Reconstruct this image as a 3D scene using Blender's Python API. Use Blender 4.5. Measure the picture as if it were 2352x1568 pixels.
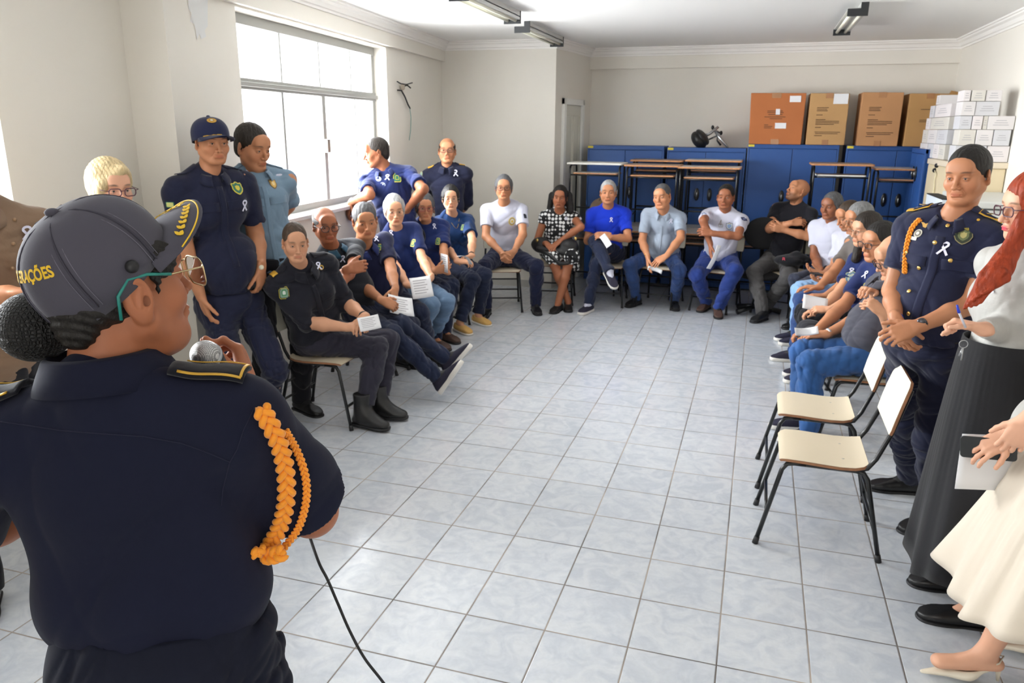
import bpy, math, random
import numpy as np
from mathutils import Vector, Matrix, noise as mnoise
from mathutils.bvhtree import BVHTree

for o in list(bpy.data.objects): bpy.data.objects.remove(o)
scene = bpy.context.scene
COL = scene.collection
random.seed(7); RNG = np.random.default_rng(7)

# ------------------------------------------------------------------ camera
TILE = 0.32
FPX, YAW, PITCH, ROLL = 1759.04, -0.304233524, 0.271027587, 0.00745930606
CAMH = 5.79677390 * TILE
_cy, _sy = math.cos(YAW), math.sin(YAW)
FW = np.array([_sy * math.cos(PITCH), _cy * math.cos(PITCH), -math.sin(PITCH)])
_r = np.array([_cy, -_sy, 0.0]); _u = np.cross(_r, FW)
RT = math.cos(ROLL) * _r + math.sin(ROLL) * _u
UP = -math.sin(ROLL) * _r + math.cos(ROLL) * _u
CAM = np.array([0.0, 0.0, CAMH])
cam_data = bpy.data.cameras.new('camera'); cam = bpy.data.objects.new('camera', cam_data); COL.objects.link(cam)
cam_data.sensor_width = 36.0; cam_data.lens = FPX / 2352 * 36.0
cam_data.clip_start = 0.05; cam_data.clip_end = 200
m = Matrix.Identity(4)
for i in range(3):
    m[i][0] = RT[i]; m[i][1] = UP[i]; m[i][2] = -FW[i]; m[i][3] = CAM[i]
cam.matrix_world = m
cam_data.dof.use_dof = True; cam_data.dof.focus_distance = 1.35; cam_data.dof.aperture_fstop = 13.0
scene.camera = cam

# ------------------------------------------------------------------ world, light, exposure
world = bpy.data.worlds.new('sky'); scene.world = world; world.use_nodes = True
bg = world.node_tree.nodes['Background']
bg.inputs['Color'].default_value = (0.93, 0.97, 1.0, 1); bg.inputs['Strength'].default_value = 1.55
vs = scene.view_settings
vs.view_transform = 'Standard'; vs.look = 'None'; vs.exposure = 0.72; vs.gamma = 1.0; vs.use_curve_mapping = False
def area_light(name, loc, target, sx, sy, power, color=(1, 1, 1)):
    l = bpy.data.lights.new(name, 'AREA'); l.shape = 'RECTANGLE'; l.size = sx; l.size_y = sy; l.energy = power; l.color = color
    o = bpy.data.objects.new(name, l); COL.objects.link(o); o.location = loc
    d = Vector(target) - Vector(loc); o.rotation_euler = d.to_track_quat('-Z', 'Y').to_euler()
    return o
# daylight pouring through the two windows of the left wall
area_light('window_daylight', (-4.35, 5.75, 1.95), (-2.0, 5.9, 1.2), 2.5, 1.3, 370, (0.95, 0.98, 1.0))
area_light('window_daylight', (-4.30, 1.55, 1.95), (-2.0, 1.7, 1.2), 2.3, 1.3, 180, (0.95, 0.98, 1.0))
# fill lamp added behind the camera, inside the walled end of the room
area_light('rear_fill', (0.6, -3.6, 1.7), (0.0, 4.0, 1.2), 3.4, 1.6, 38, (1.0, 0.97, 0.93))

# ------------------------------------------------------------------ materials
MATS = {}
def nd(nt, typ, **kw):
    n = nt.nodes.new(typ)
    for k, v in kw.items(): setattr(n, k, v)
    return n
def mat(name, color, rough=0.6, metal=0.0, bump=0.0, bscale=40.0, bdist=0.002, var=0.0, vscale=6.0, sheen=0.0, alpha=1.0, spec=0.5, weave=0.0, stretch=None, attr=None, emit=0.0):
    """procedural principled material: noise colour variation and noise bump in object space"""
    if name in MATS: return MATS[name]
    M = bpy.data.materials.new(name); M.use_nodes = True; nt = M.node_tree
    b = nt.nodes['Principled BSDF']; L = nt.links.new
    c = (color[0], color[1], color[2], 1)
    b.inputs['Base Color'].default_value = c; b.inputs['Roughness'].default_value = rough; b.inputs['Metallic'].default_value = metal
    b.inputs['Specular IOR Level'].default_value = spec
    if sheen: b.inputs['Sheen Weight'].default_value = sheen; b.inputs['Sheen Roughness'].default_value = 0.5
    tc = nd(nt, 'ShaderNodeTexCoord'); src = tc.outputs['Object']
    if stretch:
        mp = nd(nt, 'ShaderNodeMapping'); mp.inputs['Scale'].default_value = stretch; L(src, mp.inputs['Vector']); src = mp.outputs['Vector']
    colout = None
    if attr:
        a = nd(nt, 'ShaderNodeAttribute', attribute_name=attr); colout = a.outputs['Color']
    if var:
        n = nd(nt, 'ShaderNodeTexNoise'); n.inputs['Scale'].default_value = vscale; n.inputs['Detail'].default_value = 5
        L(src, n.inputs['Vector'])
        mr = nd(nt, 'ShaderNodeMapRange'); mr.inputs['From Min'].default_value = 0.3; mr.inputs['From Max'].default_value = 0.7
        mr.inputs['To Min'].default_value = 1 - var; mr.inputs['To Max'].default_value = 1 + var
        L(n.outputs['Fac'], mr.inputs['Value'])
        mx = nd(nt, 'ShaderNodeVectorMath', operation='SCALE')
        if colout: L(colout, mx.inputs[0])
        else: mx.inputs[0].default_value = color[:3]
        L(mr.outputs['Result'], mx.inputs['Scale']); colout = mx.outputs['Vector']
    if colout: L(colout, b.inputs['Base Color'])
    if bump:
        n = nd(nt, 'ShaderNodeTexNoise'); n.inputs['Scale'].default_value = bscale; n.inputs['Detail'].default_value = 4
        L(src, n.inputs['Vector'])
        bp = nd(nt, 'ShaderNodeBump'); bp.inputs['Strength'].default_value = bump; bp.inputs['Distance'].default_value = bdist
        L(n.outputs['Fac'], bp.inputs['Height'])
        if weave:
            w = nd(nt, 'ShaderNodeTexNoise'); w.inputs['Scale'].default_value = 900; w.inputs['Detail'].default_value = 1
            L(tc.outputs['Object'], w.inputs['Vector'])
            b2 = nd(nt, 'ShaderNodeBump'); b2.inputs['Strength'].default_value = weave; b2.inputs['Distance'].default_value = 0.0006
            L(w.outputs['Fac'], b2.inputs['Height']); L(bp.outputs['Normal'], b2.inputs['Normal']); L(b2.outputs['Normal'], b.inputs['Normal'])
        else: L(bp.outputs['Normal'], b.inputs['Normal'])
    if alpha < 1: b.inputs['Alpha'].default_value = alpha
    MATS[name] = M
    return M
def cloth(name, color, bump=0.5, rough=0.85, sheen=0.15, var=0.08, bscale=9):
    return mat(name, color, rough, bump=bump, bscale=bscale, bdist=0.012, var=var, vscale=5, sheen=sheen, weave=0.25, spec=0.25)
def srgb(r, g, b):
    f = lambda c: (c / 255 / 12.92) if c / 255 <= 0.04045 else ((c / 255 + 0.055) / 1.055) ** 2.4
    return (f(r), f(g), f(b))
def thin_glass(name, tint=(1, 1, 1), refl=0.12, haze=0.0):
    if name in MATS: return MATS[name]
    M = bpy.data.materials.new(name); M.use_nodes = True; nt = M.node_tree; nt.nodes.clear(); L = nt.links.new
    out = nd(nt, 'ShaderNodeOutputMaterial'); t = nd(nt, 'ShaderNodeBsdfTransparent'); t.inputs[0].default_value = (*tint, 1)
    g = nd(nt, 'ShaderNodeBsdfGlossy'); g.inputs['Roughness'].default_value = 0.03
    fr = nd(nt, 'ShaderNodeFresnel'); fr.inputs['IOR'].default_value = 1.45
    mul = nd(nt, 'ShaderNodeMath', operation='MULTIPLY'); mul.inputs[1].default_value = refl / 0.12; L(fr.outputs[0], mul.inputs[0])
    mx = nd(nt, 'ShaderNodeMixShader'); L(mul.outputs[0], mx.inputs[0]); L(t.outputs[0], mx.inputs[1]); L(g.outputs[0], mx.inputs[2])
    last = mx.outputs[0]
    if haze:
        tr = nd(nt, 'ShaderNodeBsdfTranslucent'); tr.inputs[0].default_value = (1, 1, 1, 1)
        m2 = nd(nt, 'ShaderNodeMixShader'); m2.inputs[0].default_value = haze; L(last, m2.inputs[1]); L(tr.outputs[0], m2.inputs[2]); last = m2.outputs[0]
    L(last, out.inputs['Surface']); MATS[name] = M
    return M

# ------------------------------------------------------------------ geometry helpers (world points from camera rays)
def ray(x, y): return FW + RT * (x - 1176) / FPX - UP * (y - 784) / FPX
def on_z(x, y, z): d = ray(x, y); return CAM + d * (z - CAMH) / d[2]
def on_y(x, y, Y): d = ray(x, y); return CAM + d * Y / d[1]
def on_x(x, y, X): d = ray(x, y); return CAM + d * X / d[0]
def at_r(x, y, R): d = ray(x, y); return CAM + d * R / math.hypot(d[0], d[1])
def px_of(P): d = np.asarray(P, float) - CAM; z = d @ FW; return np.array([1176 + FPX * (d @ RT) / z, 784 - FPX * (d @ UP) / z])
def nrm(v): v = np.asarray(v, float); return v / max(1e-9, np.linalg.norm(v))

class MB:
    """collects polygons, then links them as one mesh object"""
    def __init__(s): s.v = []; s.f = []; s.mi = []; s.cur = 0
    def add(s, vs, fs):
        o = len(s.v); s.v.extend([tuple(map(float, p)) for p in vs]); s.f.extend([tuple(o + i for i in f) for f in fs]); s.mi.extend([s.cur] * len(fs)); return s
    def box(s, c, size, R=None):
        c = np.asarray(c, float); h = np.asarray(size, float) / 2
        P = np.array([[x, y, z] for x in (-1, 1) for y in (-1, 1) for z in (-1, 1)]) * h
        if R is not None: P = P @ np.asarray(R).T
        return s.add(P + c, [(0, 1, 3, 2), (4, 6, 7, 5), (0, 4, 5, 1), (2, 3, 7, 6), (0, 2, 6, 4), (1, 5, 7, 3)])
    def hexa(s, b, t):
        n = len(b); fs = [tuple(range(n))[::-1], tuple(range(n, 2 * n))] + [(i, (i + 1) % n, n + (i + 1) % n, n + i) for i in range(n)]
        return s.add(list(b) + list(t), fs)
    def wallseg(s, p, q, z0, z1, th):
        """upright slab from p to q (xy), thickened by th to the left of p->q"""
        p = np.array(p, float); q = np.array(q, float); d = nrm(q - p); n = np.array([-d[1], d[0]]) * th
        b = [(*p, z0), (*q, z0), (*(q + n), z0), (*(p + n), z0)]; t = [(a[0], a[1], z1) for a in b]
        return s.hexa(b, t)
    def tube(s, pts, r, seg=10, closed=False, caps=True, flat=None):
        pts = [np.asarray(p, float) for p in pts]; n = len(pts); rs = r if hasattr(r, '__len__') else [r] * n
        T = []
        for i in range(n):
            a = pts[(i - 1) % n] if (closed or i > 0) else pts[i]; b = pts[(i + 1) % n] if (closed or i < n - 1) else pts[i]
            T.append(nrm(b - a))
        ref = np.array([0, 0, 1.0]) if abs(T[0][2]) < 0.9 else np.array([1.0, 0, 0])
        N = nrm(np.cross(T[0], ref)); vs = []
        for i in range(n):
            N = nrm(N - T[i] * (N @ T[i])); B = np.cross(T[i], N)
            for k in range(seg):
                a = 2 * math.pi * k / seg; vs.append(pts[i] + rs[i] * (math.cos(a) * N + (flat or 1) * math.sin(a) * B))
        fs = []
        for i in range(n if closed else n - 1):
            j = (i + 1) % n
            for k in range(seg):
                k2 = (k + 1) % seg; fs.append((i * seg + k, i * seg + k2, j * seg + k2, j * seg + k))
        if caps and not closed: fs += [tuple(range(seg))[::-1], tuple((n - 1) * seg + k for k in range(seg))]
        return s.add(vs, fs)
    def prism(s, outline, th, O, X, Y, c=0.0):
        """extruded outline: 2-D points in the frame O, X, Y; thickness th along X x Y; optional bevel c"""
        O, X, Y = (np.asarray(a, float) for a in (O, X, Y)); Z = np.cross(X, Y); n = len(outline)
        P = np.array(outline, float); cen = P.mean(0)
        rings = [(0.0, P)] if not c else [(0.0, P + (cen - P) * c / max(1e-6, np.abs(P - cen).max())), (c, P)]
        rings += [(th, P)] if not c else [(th - c, P), (th, rings[0][1])]
        vs = [O + X * q[0] + Y * q[1] + Z * h for h, R in rings for q in R]; m_ = len(rings)
        fs = [tuple(range(n))[::-1], tuple((m_ - 1) * n + k for k in range(n))]
        for i in range(m_ - 1): fs += [(i * n + k, i * n + (k + 1) % n, (i + 1) * n + (k + 1) % n, (i + 1) * n + k) for k in range(n)]
        return s.add(vs, fs)
    def grid(s, P, closed_u=False):
        nu, nv = len(P), len(P[0]); vs = [p for row in P for p in row]; fs = []
        for i in range(nu if closed_u else nu - 1):
            for j in range(nv - 1):
                i2 = (i + 1) % nu; fs.append((i * nv + j, i2 * nv + j, i2 * nv + j + 1, i * nv + j + 1))
        return s.add(vs, fs)
    def ball(s, c, r, n=12, M=None):
        r = np.asarray(r if hasattr(r, '__len__') else [r] * 3, float); c = np.asarray(c, float); vs = []; fs = []
        for i in range(n + 1):
            for j in range(2 * n):
                a = math.pi * i / n; b = math.pi * j / n
                q = np.array([math.sin(a) * math.cos(b), math.sin(a) * math.sin(b), math.cos(a)]) * r
                vs.append(c + (q if M is None else M @ q))
        for i in range(n):
            for j in range(2 * n):
                j2 = (j + 1) % (2 * n); fs.append((i * 2 * n + j, (i + 1) * 2 * n + j, (i + 1) * 2 * n + j2, i * 2 * n + j2))
        return s.add(vs, fs)
    def build(s, name, mats, parent=None, smooth=False, bevel=0.0, solid=0.0, kind=None):
        me = bpy.data.meshes.new(name); me.from_pydata(s.v, [], s.f)
        mats = mats if isinstance(mats, (list, tuple)) else [mats]
        for M in mats: me.materials.append(M)
        if len(mats) > 1: me.polygons.foreach_set('material_index', s.mi)
        if smooth: me.shade_smooth() if smooth is True else (me.shade_smooth(), me.set_sharp_from_angle(angle=smooth))
        me.update()
        return link_mesh(name, me, parent, bevel, solid, kind)
def link_mesh(name, me, parent=None, bevel=0.0, solid=0.0, kind=None):
    o = bpy.data.objects.new(name, me); COL.objects.link(o)
    if parent is not None:
        o.parent = parent
        w = Matrix.Identity(4); p = parent
        while p is not None: w = p.matrix_basis @ w; p = None if p.parent is None else p.parent if False else None
        o.matrix_parent_inverse = world_of(parent).inverted() if not parent.get('_local') else Matrix.Identity(4)
    if solid: md = o.modifiers.new('solid', 'SOLIDIFY'); md.thickness = solid; md.offset = 0
    if bevel: md = o.modifiers.new('bevel', 'BEVEL'); md.width = bevel; md.segments = 2; md.limit_method = 'ANGLE'; md.angle_limit = 0.6
    if kind: o['kind'] = kind
    return o
def world_of(o):
    w = o.matrix_basis.copy()
    while o.parent is not None:
        w = o.parent.matrix_basis @ o.matrix_parent_inverse @ w if o.parent.parent is None else w
        if o.parent.parent is not None: w = world_of(o.parent) @ o.matrix_parent_inverse @ w; break
        o = o.parent
    return w
def tag(o, label, cat, group=None):
    o['label'] = label; o['category'] = cat
    if group: o['group'] = group
    return o
def thing(name, label, cat, loc=(0, 0, 0), rotz=0.0, group=None, local=False):
    o = bpy.data.objects.new(name, None); COL.objects.link(o); o.location = loc; o.rotation_euler = (0, 0, rotz)
    o.empty_display_size = 0.1; o.matrix_basis = Matrix.Translation(loc) @ Matrix.Rotation(rotz, 4, 'Z')
    if local: o['_local'] = 1
    return tag(o, label, cat, group)
def struct(o): o['kind'] = 'structure'; return o
def copy_tree(o, parent=None):
    c = o.copy(); COL.objects.link(c)
    if parent is not None: c.parent = parent
    for ch in [x for x in bpy.data.objects if x.parent == o]: copy_tree(ch, c)
    return c
def rrect(w, h, r, n=5, cx=0.0, cy=0.0):
    P = []
    for (sx, sy, a0) in ((1, 1, 0), (-1, 1, 90), (-1, -1, 180), (1, -1, 270)):
        for i in range(n + 1):
            a = math.radians(a0 + 90 * i / n); P.append((cx + sx * (w / 2 - r) + r * math.cos(a), cy + sy * (h / 2 - r) + r * math.sin(a)))
    return P
# ================================================================== THE ROOM
ZC = 2.815                                     # ceiling height
wallpaint = mat('wall paint', srgb(231, 226, 216), 0.75, bump=0.08, bscale=60, bdist=0.002, var=0.02, vscale=1.3)
trimpaint = mat('moulding plaster', srgb(243, 240, 235), 0.6, bump=0.05, bscale=40)
ceilpaint = mat('ceiling paint', srgb(246, 245, 242), 0.8, bump=0.05, bscale=30)
whitepaint = mat('white gloss paint', srgb(235, 235, 230), 0.35)
def tile_material():
    M = bpy.data.materials.new('floor tiles'); M.use_nodes = True; nt = M.node_tree; L = nt.links.new; b = nt.nodes['Principled BSDF']
    g = nd(nt, 'ShaderNodeNewGeometry'); sp = nd(nt, 'ShaderNodeSeparateXYZ'); L(g.outputs['Position'], sp.inputs[0])
    def M_(op, a, bb=None, c=None):
        n = nd(nt, 'ShaderNodeMath', operation=op)
        for i, v in enumerate((a, bb, c)):
            if v is None: continue
            if isinstance(v, (int, float)): n.inputs[i].default_value = v
            else: L(v, n.inputs[i])
        return n.outputs[0]
    u = M_('ADD', M_('DIVIDE', sp.outputs[0], TILE), 4.97672); v = M_('SUBTRACT', M_('DIVIDE', sp.outputs[1], TILE), 10.69117)
    du = M_('ABSOLUTE', M_('SUBTRACT', M_('FRACT', u), 0.5)); dv = M_('ABSOLUTE', M_('SUBTRACT', M_('FRACT', v), 0.5))
    e = M_('MAXIMUM', du, dv)
    cell = nd(nt, 'ShaderNodeCombineXYZ'); L(M_('FLOOR', u), cell.inputs[0]); L(M_('FLOOR', v), cell.inputs[1])
    wn = nd(nt, 'ShaderNodeTexWhiteNoise'); L(cell.outputs[0], wn.inputs['Vector'])
    off = nd(nt, 'ShaderNodeVectorMath', operation='MULTIPLY_ADD'); L(wn.outputs['Color'], off.inputs[0]); off.inputs[1].default_value = (9, 9, 9); L(g.outputs['Position'], off.inputs[2])
    n1 = nd(nt, 'ShaderNodeTexNoise'); n1.inputs['Scale'].default_value = 9; n1.inputs['Detail'].default_value = 6; n1.inputs['Distortion'].default_value = 1.6; L(off.outputs[0], n1.inputs['Vector'])
    n2 = nd(nt, 'ShaderNodeTexNoise'); n2.inputs['Scale'].default_value = 26; n2.inputs['Detail'].default_value = 3; n2.inputs['Distortion'].default_value = 2.2; L(off.outputs[0], n2.inputs['Vector'])
    cr = nd(nt, 'ShaderNodeValToRGB'); L(n1.outputs['Fac'], cr.inputs[0])
    cr.color_ramp.elements[0].position = 0.36; cr.color_ramp.elements[0].color = (*srgb(193, 199, 208), 1)
    cr.color_ramp.elements[1].position = 0.62; cr.color_ramp.elements[1].color = (*srgb(209, 213, 218), 1)
    el = cr.color_ramp.elements.new(0.50); el.color = (*srgb(202, 207, 214), 1)
    cr2 = nd(nt, 'ShaderNodeMapRange'); L(n2.outputs['Fac'], cr2.inputs['Value']); cr2.inputs['From Min'].default_value = .35; cr2.inputs['From Max'].default_value = .65; cr2.inputs['To Min'].default_value = .975; cr2.inputs['To Max'].default_value = 1.02
    sc = nd(nt, 'ShaderNodeVectorMath', operation='SCALE'); L(cr.outputs[0], sc.inputs[0]); L(cr2.outputs[0], sc.inputs['Scale'])
    tv = nd(nt, 'ShaderNodeMapRange'); L(wn.outputs['Value'], tv.inputs['Value']); tv.inputs['To Min'].default_value = .965; tv.inputs['To Max'].default_value = 1.02
    sc2 = nd(nt, 'ShaderNodeVectorMath', operation='SCALE'); L(sc.outputs[0], sc2.inputs[0]); L(tv.outputs[0], sc2.inputs['Scale'])
    gm = M_('GREATER_THAN', e, 0.4915)
    gn = nd(nt, 'ShaderNodeTexNoise'); gn.inputs['Scale'].default_value = 2.3; gn.inputs['Detail'].default_value = 5; L(g.outputs['Position'], gn.inputs['Vector'])
    gr = nd(nt, 'ShaderNodeValToRGB'); L(gn.outputs['Fac'], gr.inputs[0])
    gr.color_ramp.elements[0].position = .38; gr.color_ramp.elements[0].color = (*srgb(104, 98, 95), 1)
    gr.color_ramp.elements[1].position = .62; gr.color_ramp.elements[1].color = (*srgb(170, 158, 148), 1)
    mx = nd(nt, 'ShaderNodeMix', data_type='RGBA'); L(gm, mx.inputs['Factor']); L(sc2.outputs[0], mx.inputs['A']); L(gr.outputs[0], mx.inputs['B'])
    L(mx.outputs['Result'], b.inputs['Base Color'])
    ro = nd(nt, 'ShaderNodeMapRange'); L(gm, ro.inputs['Value']); ro.inputs['To Min'].default_value = .17; ro.inputs['To Max'].default_value = .8; L(ro.outputs[0], b.inputs['Roughness'])
    b.inputs['Specular IOR Level'].default_value = 0.55
    hgt = M_('SUBTRACT', M_('MULTIPLY', n2.outputs['Fac'], 0.10), M_('MULTIPLY', nd_smooth(nt, e, 0.482, 0.4945), 1.0))
    bp = nd(nt, 'ShaderNodeBump'); bp.inputs['Strength'].default_value = .5; bp.inputs['Distance'].default_value = .0022; L(hgt, bp.inputs['Height']); L(bp.outputs['Normal'], b.inputs['Normal'])
    return M
def nd_smooth(nt, src, a, b_):
    n = nd(nt, 'ShaderNodeMapRange'); n.interpolation_type = 'SMOOTHSTEP'; nt.links.new(src, n.inputs['Value'])
    n.inputs['From Min'].default_value = a; n.inputs['From Max'].default_value = b_; return n.outputs[0]

def LX(Y, off=0.0): return -3.27 - off - 0.092 * (Y - 5.12)     # the window wall runs slightly askew
def LP(px, py, off=0.0):                                        # point of that wall plane seen at a pixel
    d = ray(px, py); k = -3.27 - off + 0.092 * 5.12; return CAM + d * (k / (d[0] + 0.092 * d[1]))
YA = 8.80                                                       # wall beside the window corner
SWX = lambda Y: -2.27 + 0.12 * (Y - 8.8)                        # side wall with the door
FY = lambda X: 10.03 - 0.028 * (X + 2.1)                        # far wall
RX = 1.97
YB = -3.9

f = MB().hexa([(-4.3, YB, -.12), (2.3, YB, -.12), (2.3, 10.4, -.12), (-4.3, 10.4, -.12)], [(-4.3, YB, 0), (2.3, YB, 0), (2.3, 10.4, 0), (-4.3, 10.4, 0)])
struct(f.build('floor', tile_material()))
c = MB().hexa([(-4.3, YB, ZC), (2.3, YB, ZC), (2.3, 10.4, ZC), (-4.3, 10.4, ZC)], [(-4.3, YB, ZC + .12), (2.3, YB, ZC + .12), (2.3, 10.4, ZC + .12), (-4.3, 10.4, ZC + .12)])
struct(c.build('ceiling', ceilpaint))

# window wall: pier 3.73..4.45, window 4.45..7.03, then plain; the nearer stretch is set back with a second window
W0, W1, SILL, HEAD = 4.45, 7.03, 1.205, 2.585
o4 = 0.04
def lseg(mb, y0, y1, z0, z1, off, th=.22): mb.wallseg((LX(y1, off), y1), (LX(y0, off), y0), z0, z1, -th)
w = MB()
lseg(w, 3.73, W0, 0, ZC, o4, .5); lseg(w, W0, W1, 0, SILL, o4); lseg(w, W0, W1, HEAD, ZC, o4); lseg(w, W1, 8.95, 0, ZC, o4)
struct(w.build('wall_left', wallpaint))
V0, V1 = .45, 2.80
w = MB(); o3 = .31
lseg(w, YB, V0, 0, ZC, o3); lseg(w, V0, V1, 0, SILL, o3); lseg(w, V0, V1, HEAD, ZC, o3); lseg(w, V1, 3.76, 0, ZC, o3)
struct(w.build('wall_near_left', wallpaint))
w = MB(); w.wallseg((LX(8.9, -.0), 8.95), (LX(3.70, -.0), 3.70), 2.60, ZC, -.045)
b = struct(w.build('trim_1', wallpaint))
w = MB(); w.wallseg((-2.27, YA), (-3.95, YA), 0, ZC, -.2); w.wallseg((SWX(10.3), 10.3), (-2.27, YA), 0, ZC, -.2)
struct(w.build('wall_corner', wallpaint))
w = MB(); w.wallseg((2.3, FY(2.3)), (-2.4, FY(-2.4)), 0, ZC, -.2)
struct(w.build('wall_back', wallpaint))
w = MB(); w.wallseg((2.2, FY(2.2) - .07), (-2.2, FY(-2.2) - .07), 2.575, ZC, -.09)
struct(w.build('trim_2', wallpaint))
w = MB(); w.wallseg((-4.3, YB), (2.3, YB), 0, ZC, -.2)
struct(w.build('wall_front', wallpaint))
w = MB(); w.wallseg((RX, YB), (RX, 10.2), 0, ZC, -.2)
struct(w.build('wall_right', wallpaint))

# crown moulding: a stepped profile swept along each wall
def crown(name, p, q):
    p = np.array(p, float); q = np.array(q, float); d = nrm(q - p); n = np.array([-d[1], d[0]])
    prof = [(0, -.098), (.012, -.098), (.016, -.08), (.03, -.075), (.045, -.045), (.066, -.03), (.07, -.018), (.085, -.014), (.085, .0), (0, 0)]
    mb = MB(); rows = []
    for e, P in ((-1, p), (1, q)):
        rows.append([(*(P + n * a + d * e * a * 0.9), ZC + b_) for a, b_ in prof])
    mb.grid([rows[0] + [rows[0][0]], rows[1] + [rows[1][0]]]); mb.add(rows[0], [tuple(range(len(prof)))]); mb.add(rows[1], [tuple(range(len(prof)))[::-1]])
    struct(mb.build(name, trimpaint))
crown('trim_3', (LX(YA) + .0, YA), (LX(3.0), 3.0))
crown('trim_4', (-2.27, YA), (LX(YA), YA))
crown('trim_5', (SWX(FY(-2.12) - .07), FY(-2.12) - .07), (-2.27, YA))
crown('trim_6', (RX, FY(RX) - .07), (SWX(9.96), FY(-2.12) - .07))
crown('trim_7', (RX, YB), (RX, FY(RX) - .07))
w = MB()
w.wallseg((-2.27, YA), (LX(YA, o4), YA), 0, .085, .012); w.wallseg((LX(YA, o4), YA), (LX(3.73, o4), 3.73), 0, .085, .012)
struct(w.build('baseboard_left', mat('baseboard tile', srgb(196, 194, 188), .3)))
w = MB(); w.wallseg((RX, YB), (RX, 9.9), 0, .085, .012); struct(w.build('baseboard_right', MATS['baseboard tile']))

# plaster patch on the pier and drill marks
pm = mat('rough plaster patch', srgb(226, 226, 224), .9, bump=.4, bscale=25)
P = [(430, -60), (478, -60), (477, 15), (477, 60), (470, 70), (474, 84), (462, 90), (458, 78), (452, 92), (450, 70), (446, 55), (437, 50), (440, 30), (433, 20)]
pts = [LP(x, y, o4 - .003) for x, y in P]
struct(MB().hexa([LP(x, y, o4 + .01) for x, y in P], pts).build('trim_8', pm))

# ---- window: aluminium frame, four panes above, four below
alu = mat('painted window frame', srgb(158, 158, 153), .45, metal=.0)
gls = thin_glass('window glass', haze=.2)
def window(name, y0, y1, off, cols_top, cols_bot, thick):
    root = thing(name, '', ''); root['kind'] = 'structure'; del root['label']; del root['category']
    fo = off + .13
    P = lambda Y, z, o=0: (LX(Y, fo + o), Y, z)
    def bar(mb, ya, yb, za, zb, dpt=.05, o=0):
        b_ = [P(ya, za, o), P(yb, za, o), P(yb, za, o + dpt), P(ya, za, o + dpt)]; t_ = [(q[0], q[1], zb) for q in b_]; mb.hexa(b_, t_)
    zt0, zt1 = 2.10, 2.175
    mb = MB()
    bar(mb, y0, y1, SILL, SILL + .055, .07, -.01); bar(mb, y0, y1, HEAD - .07, HEAD, .07, -.01)
    bar(mb, y0, y0 + .035, SILL, HEAD); bar(mb, y1 - .07, y1, SILL, HEAD); bar(mb, y0, y1, zt0, zt1, .07, -.01); bar(mb, y0, y1, zt0 + .02, zt0 + .05, .10, -.03)
    for y in cols_top: bar(mb, y - .011, y + .011, zt1, HEAD - .06, .03)
    for y, t in zip(cols_bot, thick): bar(mb, y - t / 2, y + t / 2, SILL + .05, zt0, .045)
    mb.build('window_frame', alu, root, bevel=.003)
    g = MB(); bar(g, y0 + .02, y1 - .03, SILL + .03, HEAD - .03, .004, .02); g.build('window_glass', gls, root)
    s = MB(); b_ = [(LX(y0, off - .05), y0, SILL - .03), (LX(y1, off - .05), y1, SILL - .03), (LX(y1, off + .2), y1, SILL - .03), (LX(y0, off + .2), y0, SILL - .03)]
    s.hexa(b_, [(q[0], q[1], SILL + .001) for q in b_]); s.build('window_sill', mat('sill marble', srgb(206, 205, 203), .25), root, bevel=.004)
    return root
ct = [LP(x, 110, o4 + .13)[1] for x in (643, 731, 803)]; cb = [LP(x, 330, o4 + .13)[1] for x in (657, 749, 820)]
win = window('window_1', W0, W1, o4, ct, cb, (.035, .065, .022))
lt = MB(); q = LP(753, 335, o4 + .11); lt.box(q, (.03, .05, .11)); lt.build('window_latch', mat('latch metal', srgb(170, 168, 160), .3, metal=.8), win, bevel=.004)
window('window_2', V0, V1, o3, [1.0, 1.6, 2.2], [1.0, 1.6, 2.2], (.03, .06, .03))

# ---- door in the side wall
def SP(px, py, off=0):
    d = ray(px, py); return CAM + d * ((-2.27 - .12 * 8.8 + off) / (d[0] - .12 * d[1]))
dr = thing('door_1', '', ''); dr['kind'] = 'structure'; del dr['label']; del dr['category']
mb = MB(); y0, y1, zd = 9.01, 9.71, 2.20
def sw(mb, ya, yb, za, zb, o0, o1):
    b_ = [(SWX(ya) + o0, ya, za), (SWX(yb) + o0, yb, za), (SWX(yb) + o1, yb, za), (SWX(ya) + o1, ya, za)]; mb.hexa(b_, [(q[0], q[1], zb) for q in b_])
sw(mb, y0, y0 + .07, 0, zd, -.01, .035); sw(mb, y1 - .07, y1, 0, zd, -.01, .035); sw(mb, y0, y1, zd - .07, zd, -.01, .035)
mb.build('door_frame', whitepaint, dr, bevel=.004)
mb = MB(); sw(mb, y0 + .07, y1 - .07, 0, zd - .07, -.01, .008)
for k in range(2):
    ya = y0 + .12 + k * .25
    sw(mb, ya, ya + .012, .2, 2.0, .0, .018); sw(mb, ya + .2, ya + .212, .2, 2.0, .0, .018); sw(mb, ya, ya + .212, 2.0, 2.012, .0, .018)
mb.build('door_leaf', mat('door paint', srgb(214, 212, 200), .45), dr, bevel=.003)

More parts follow.
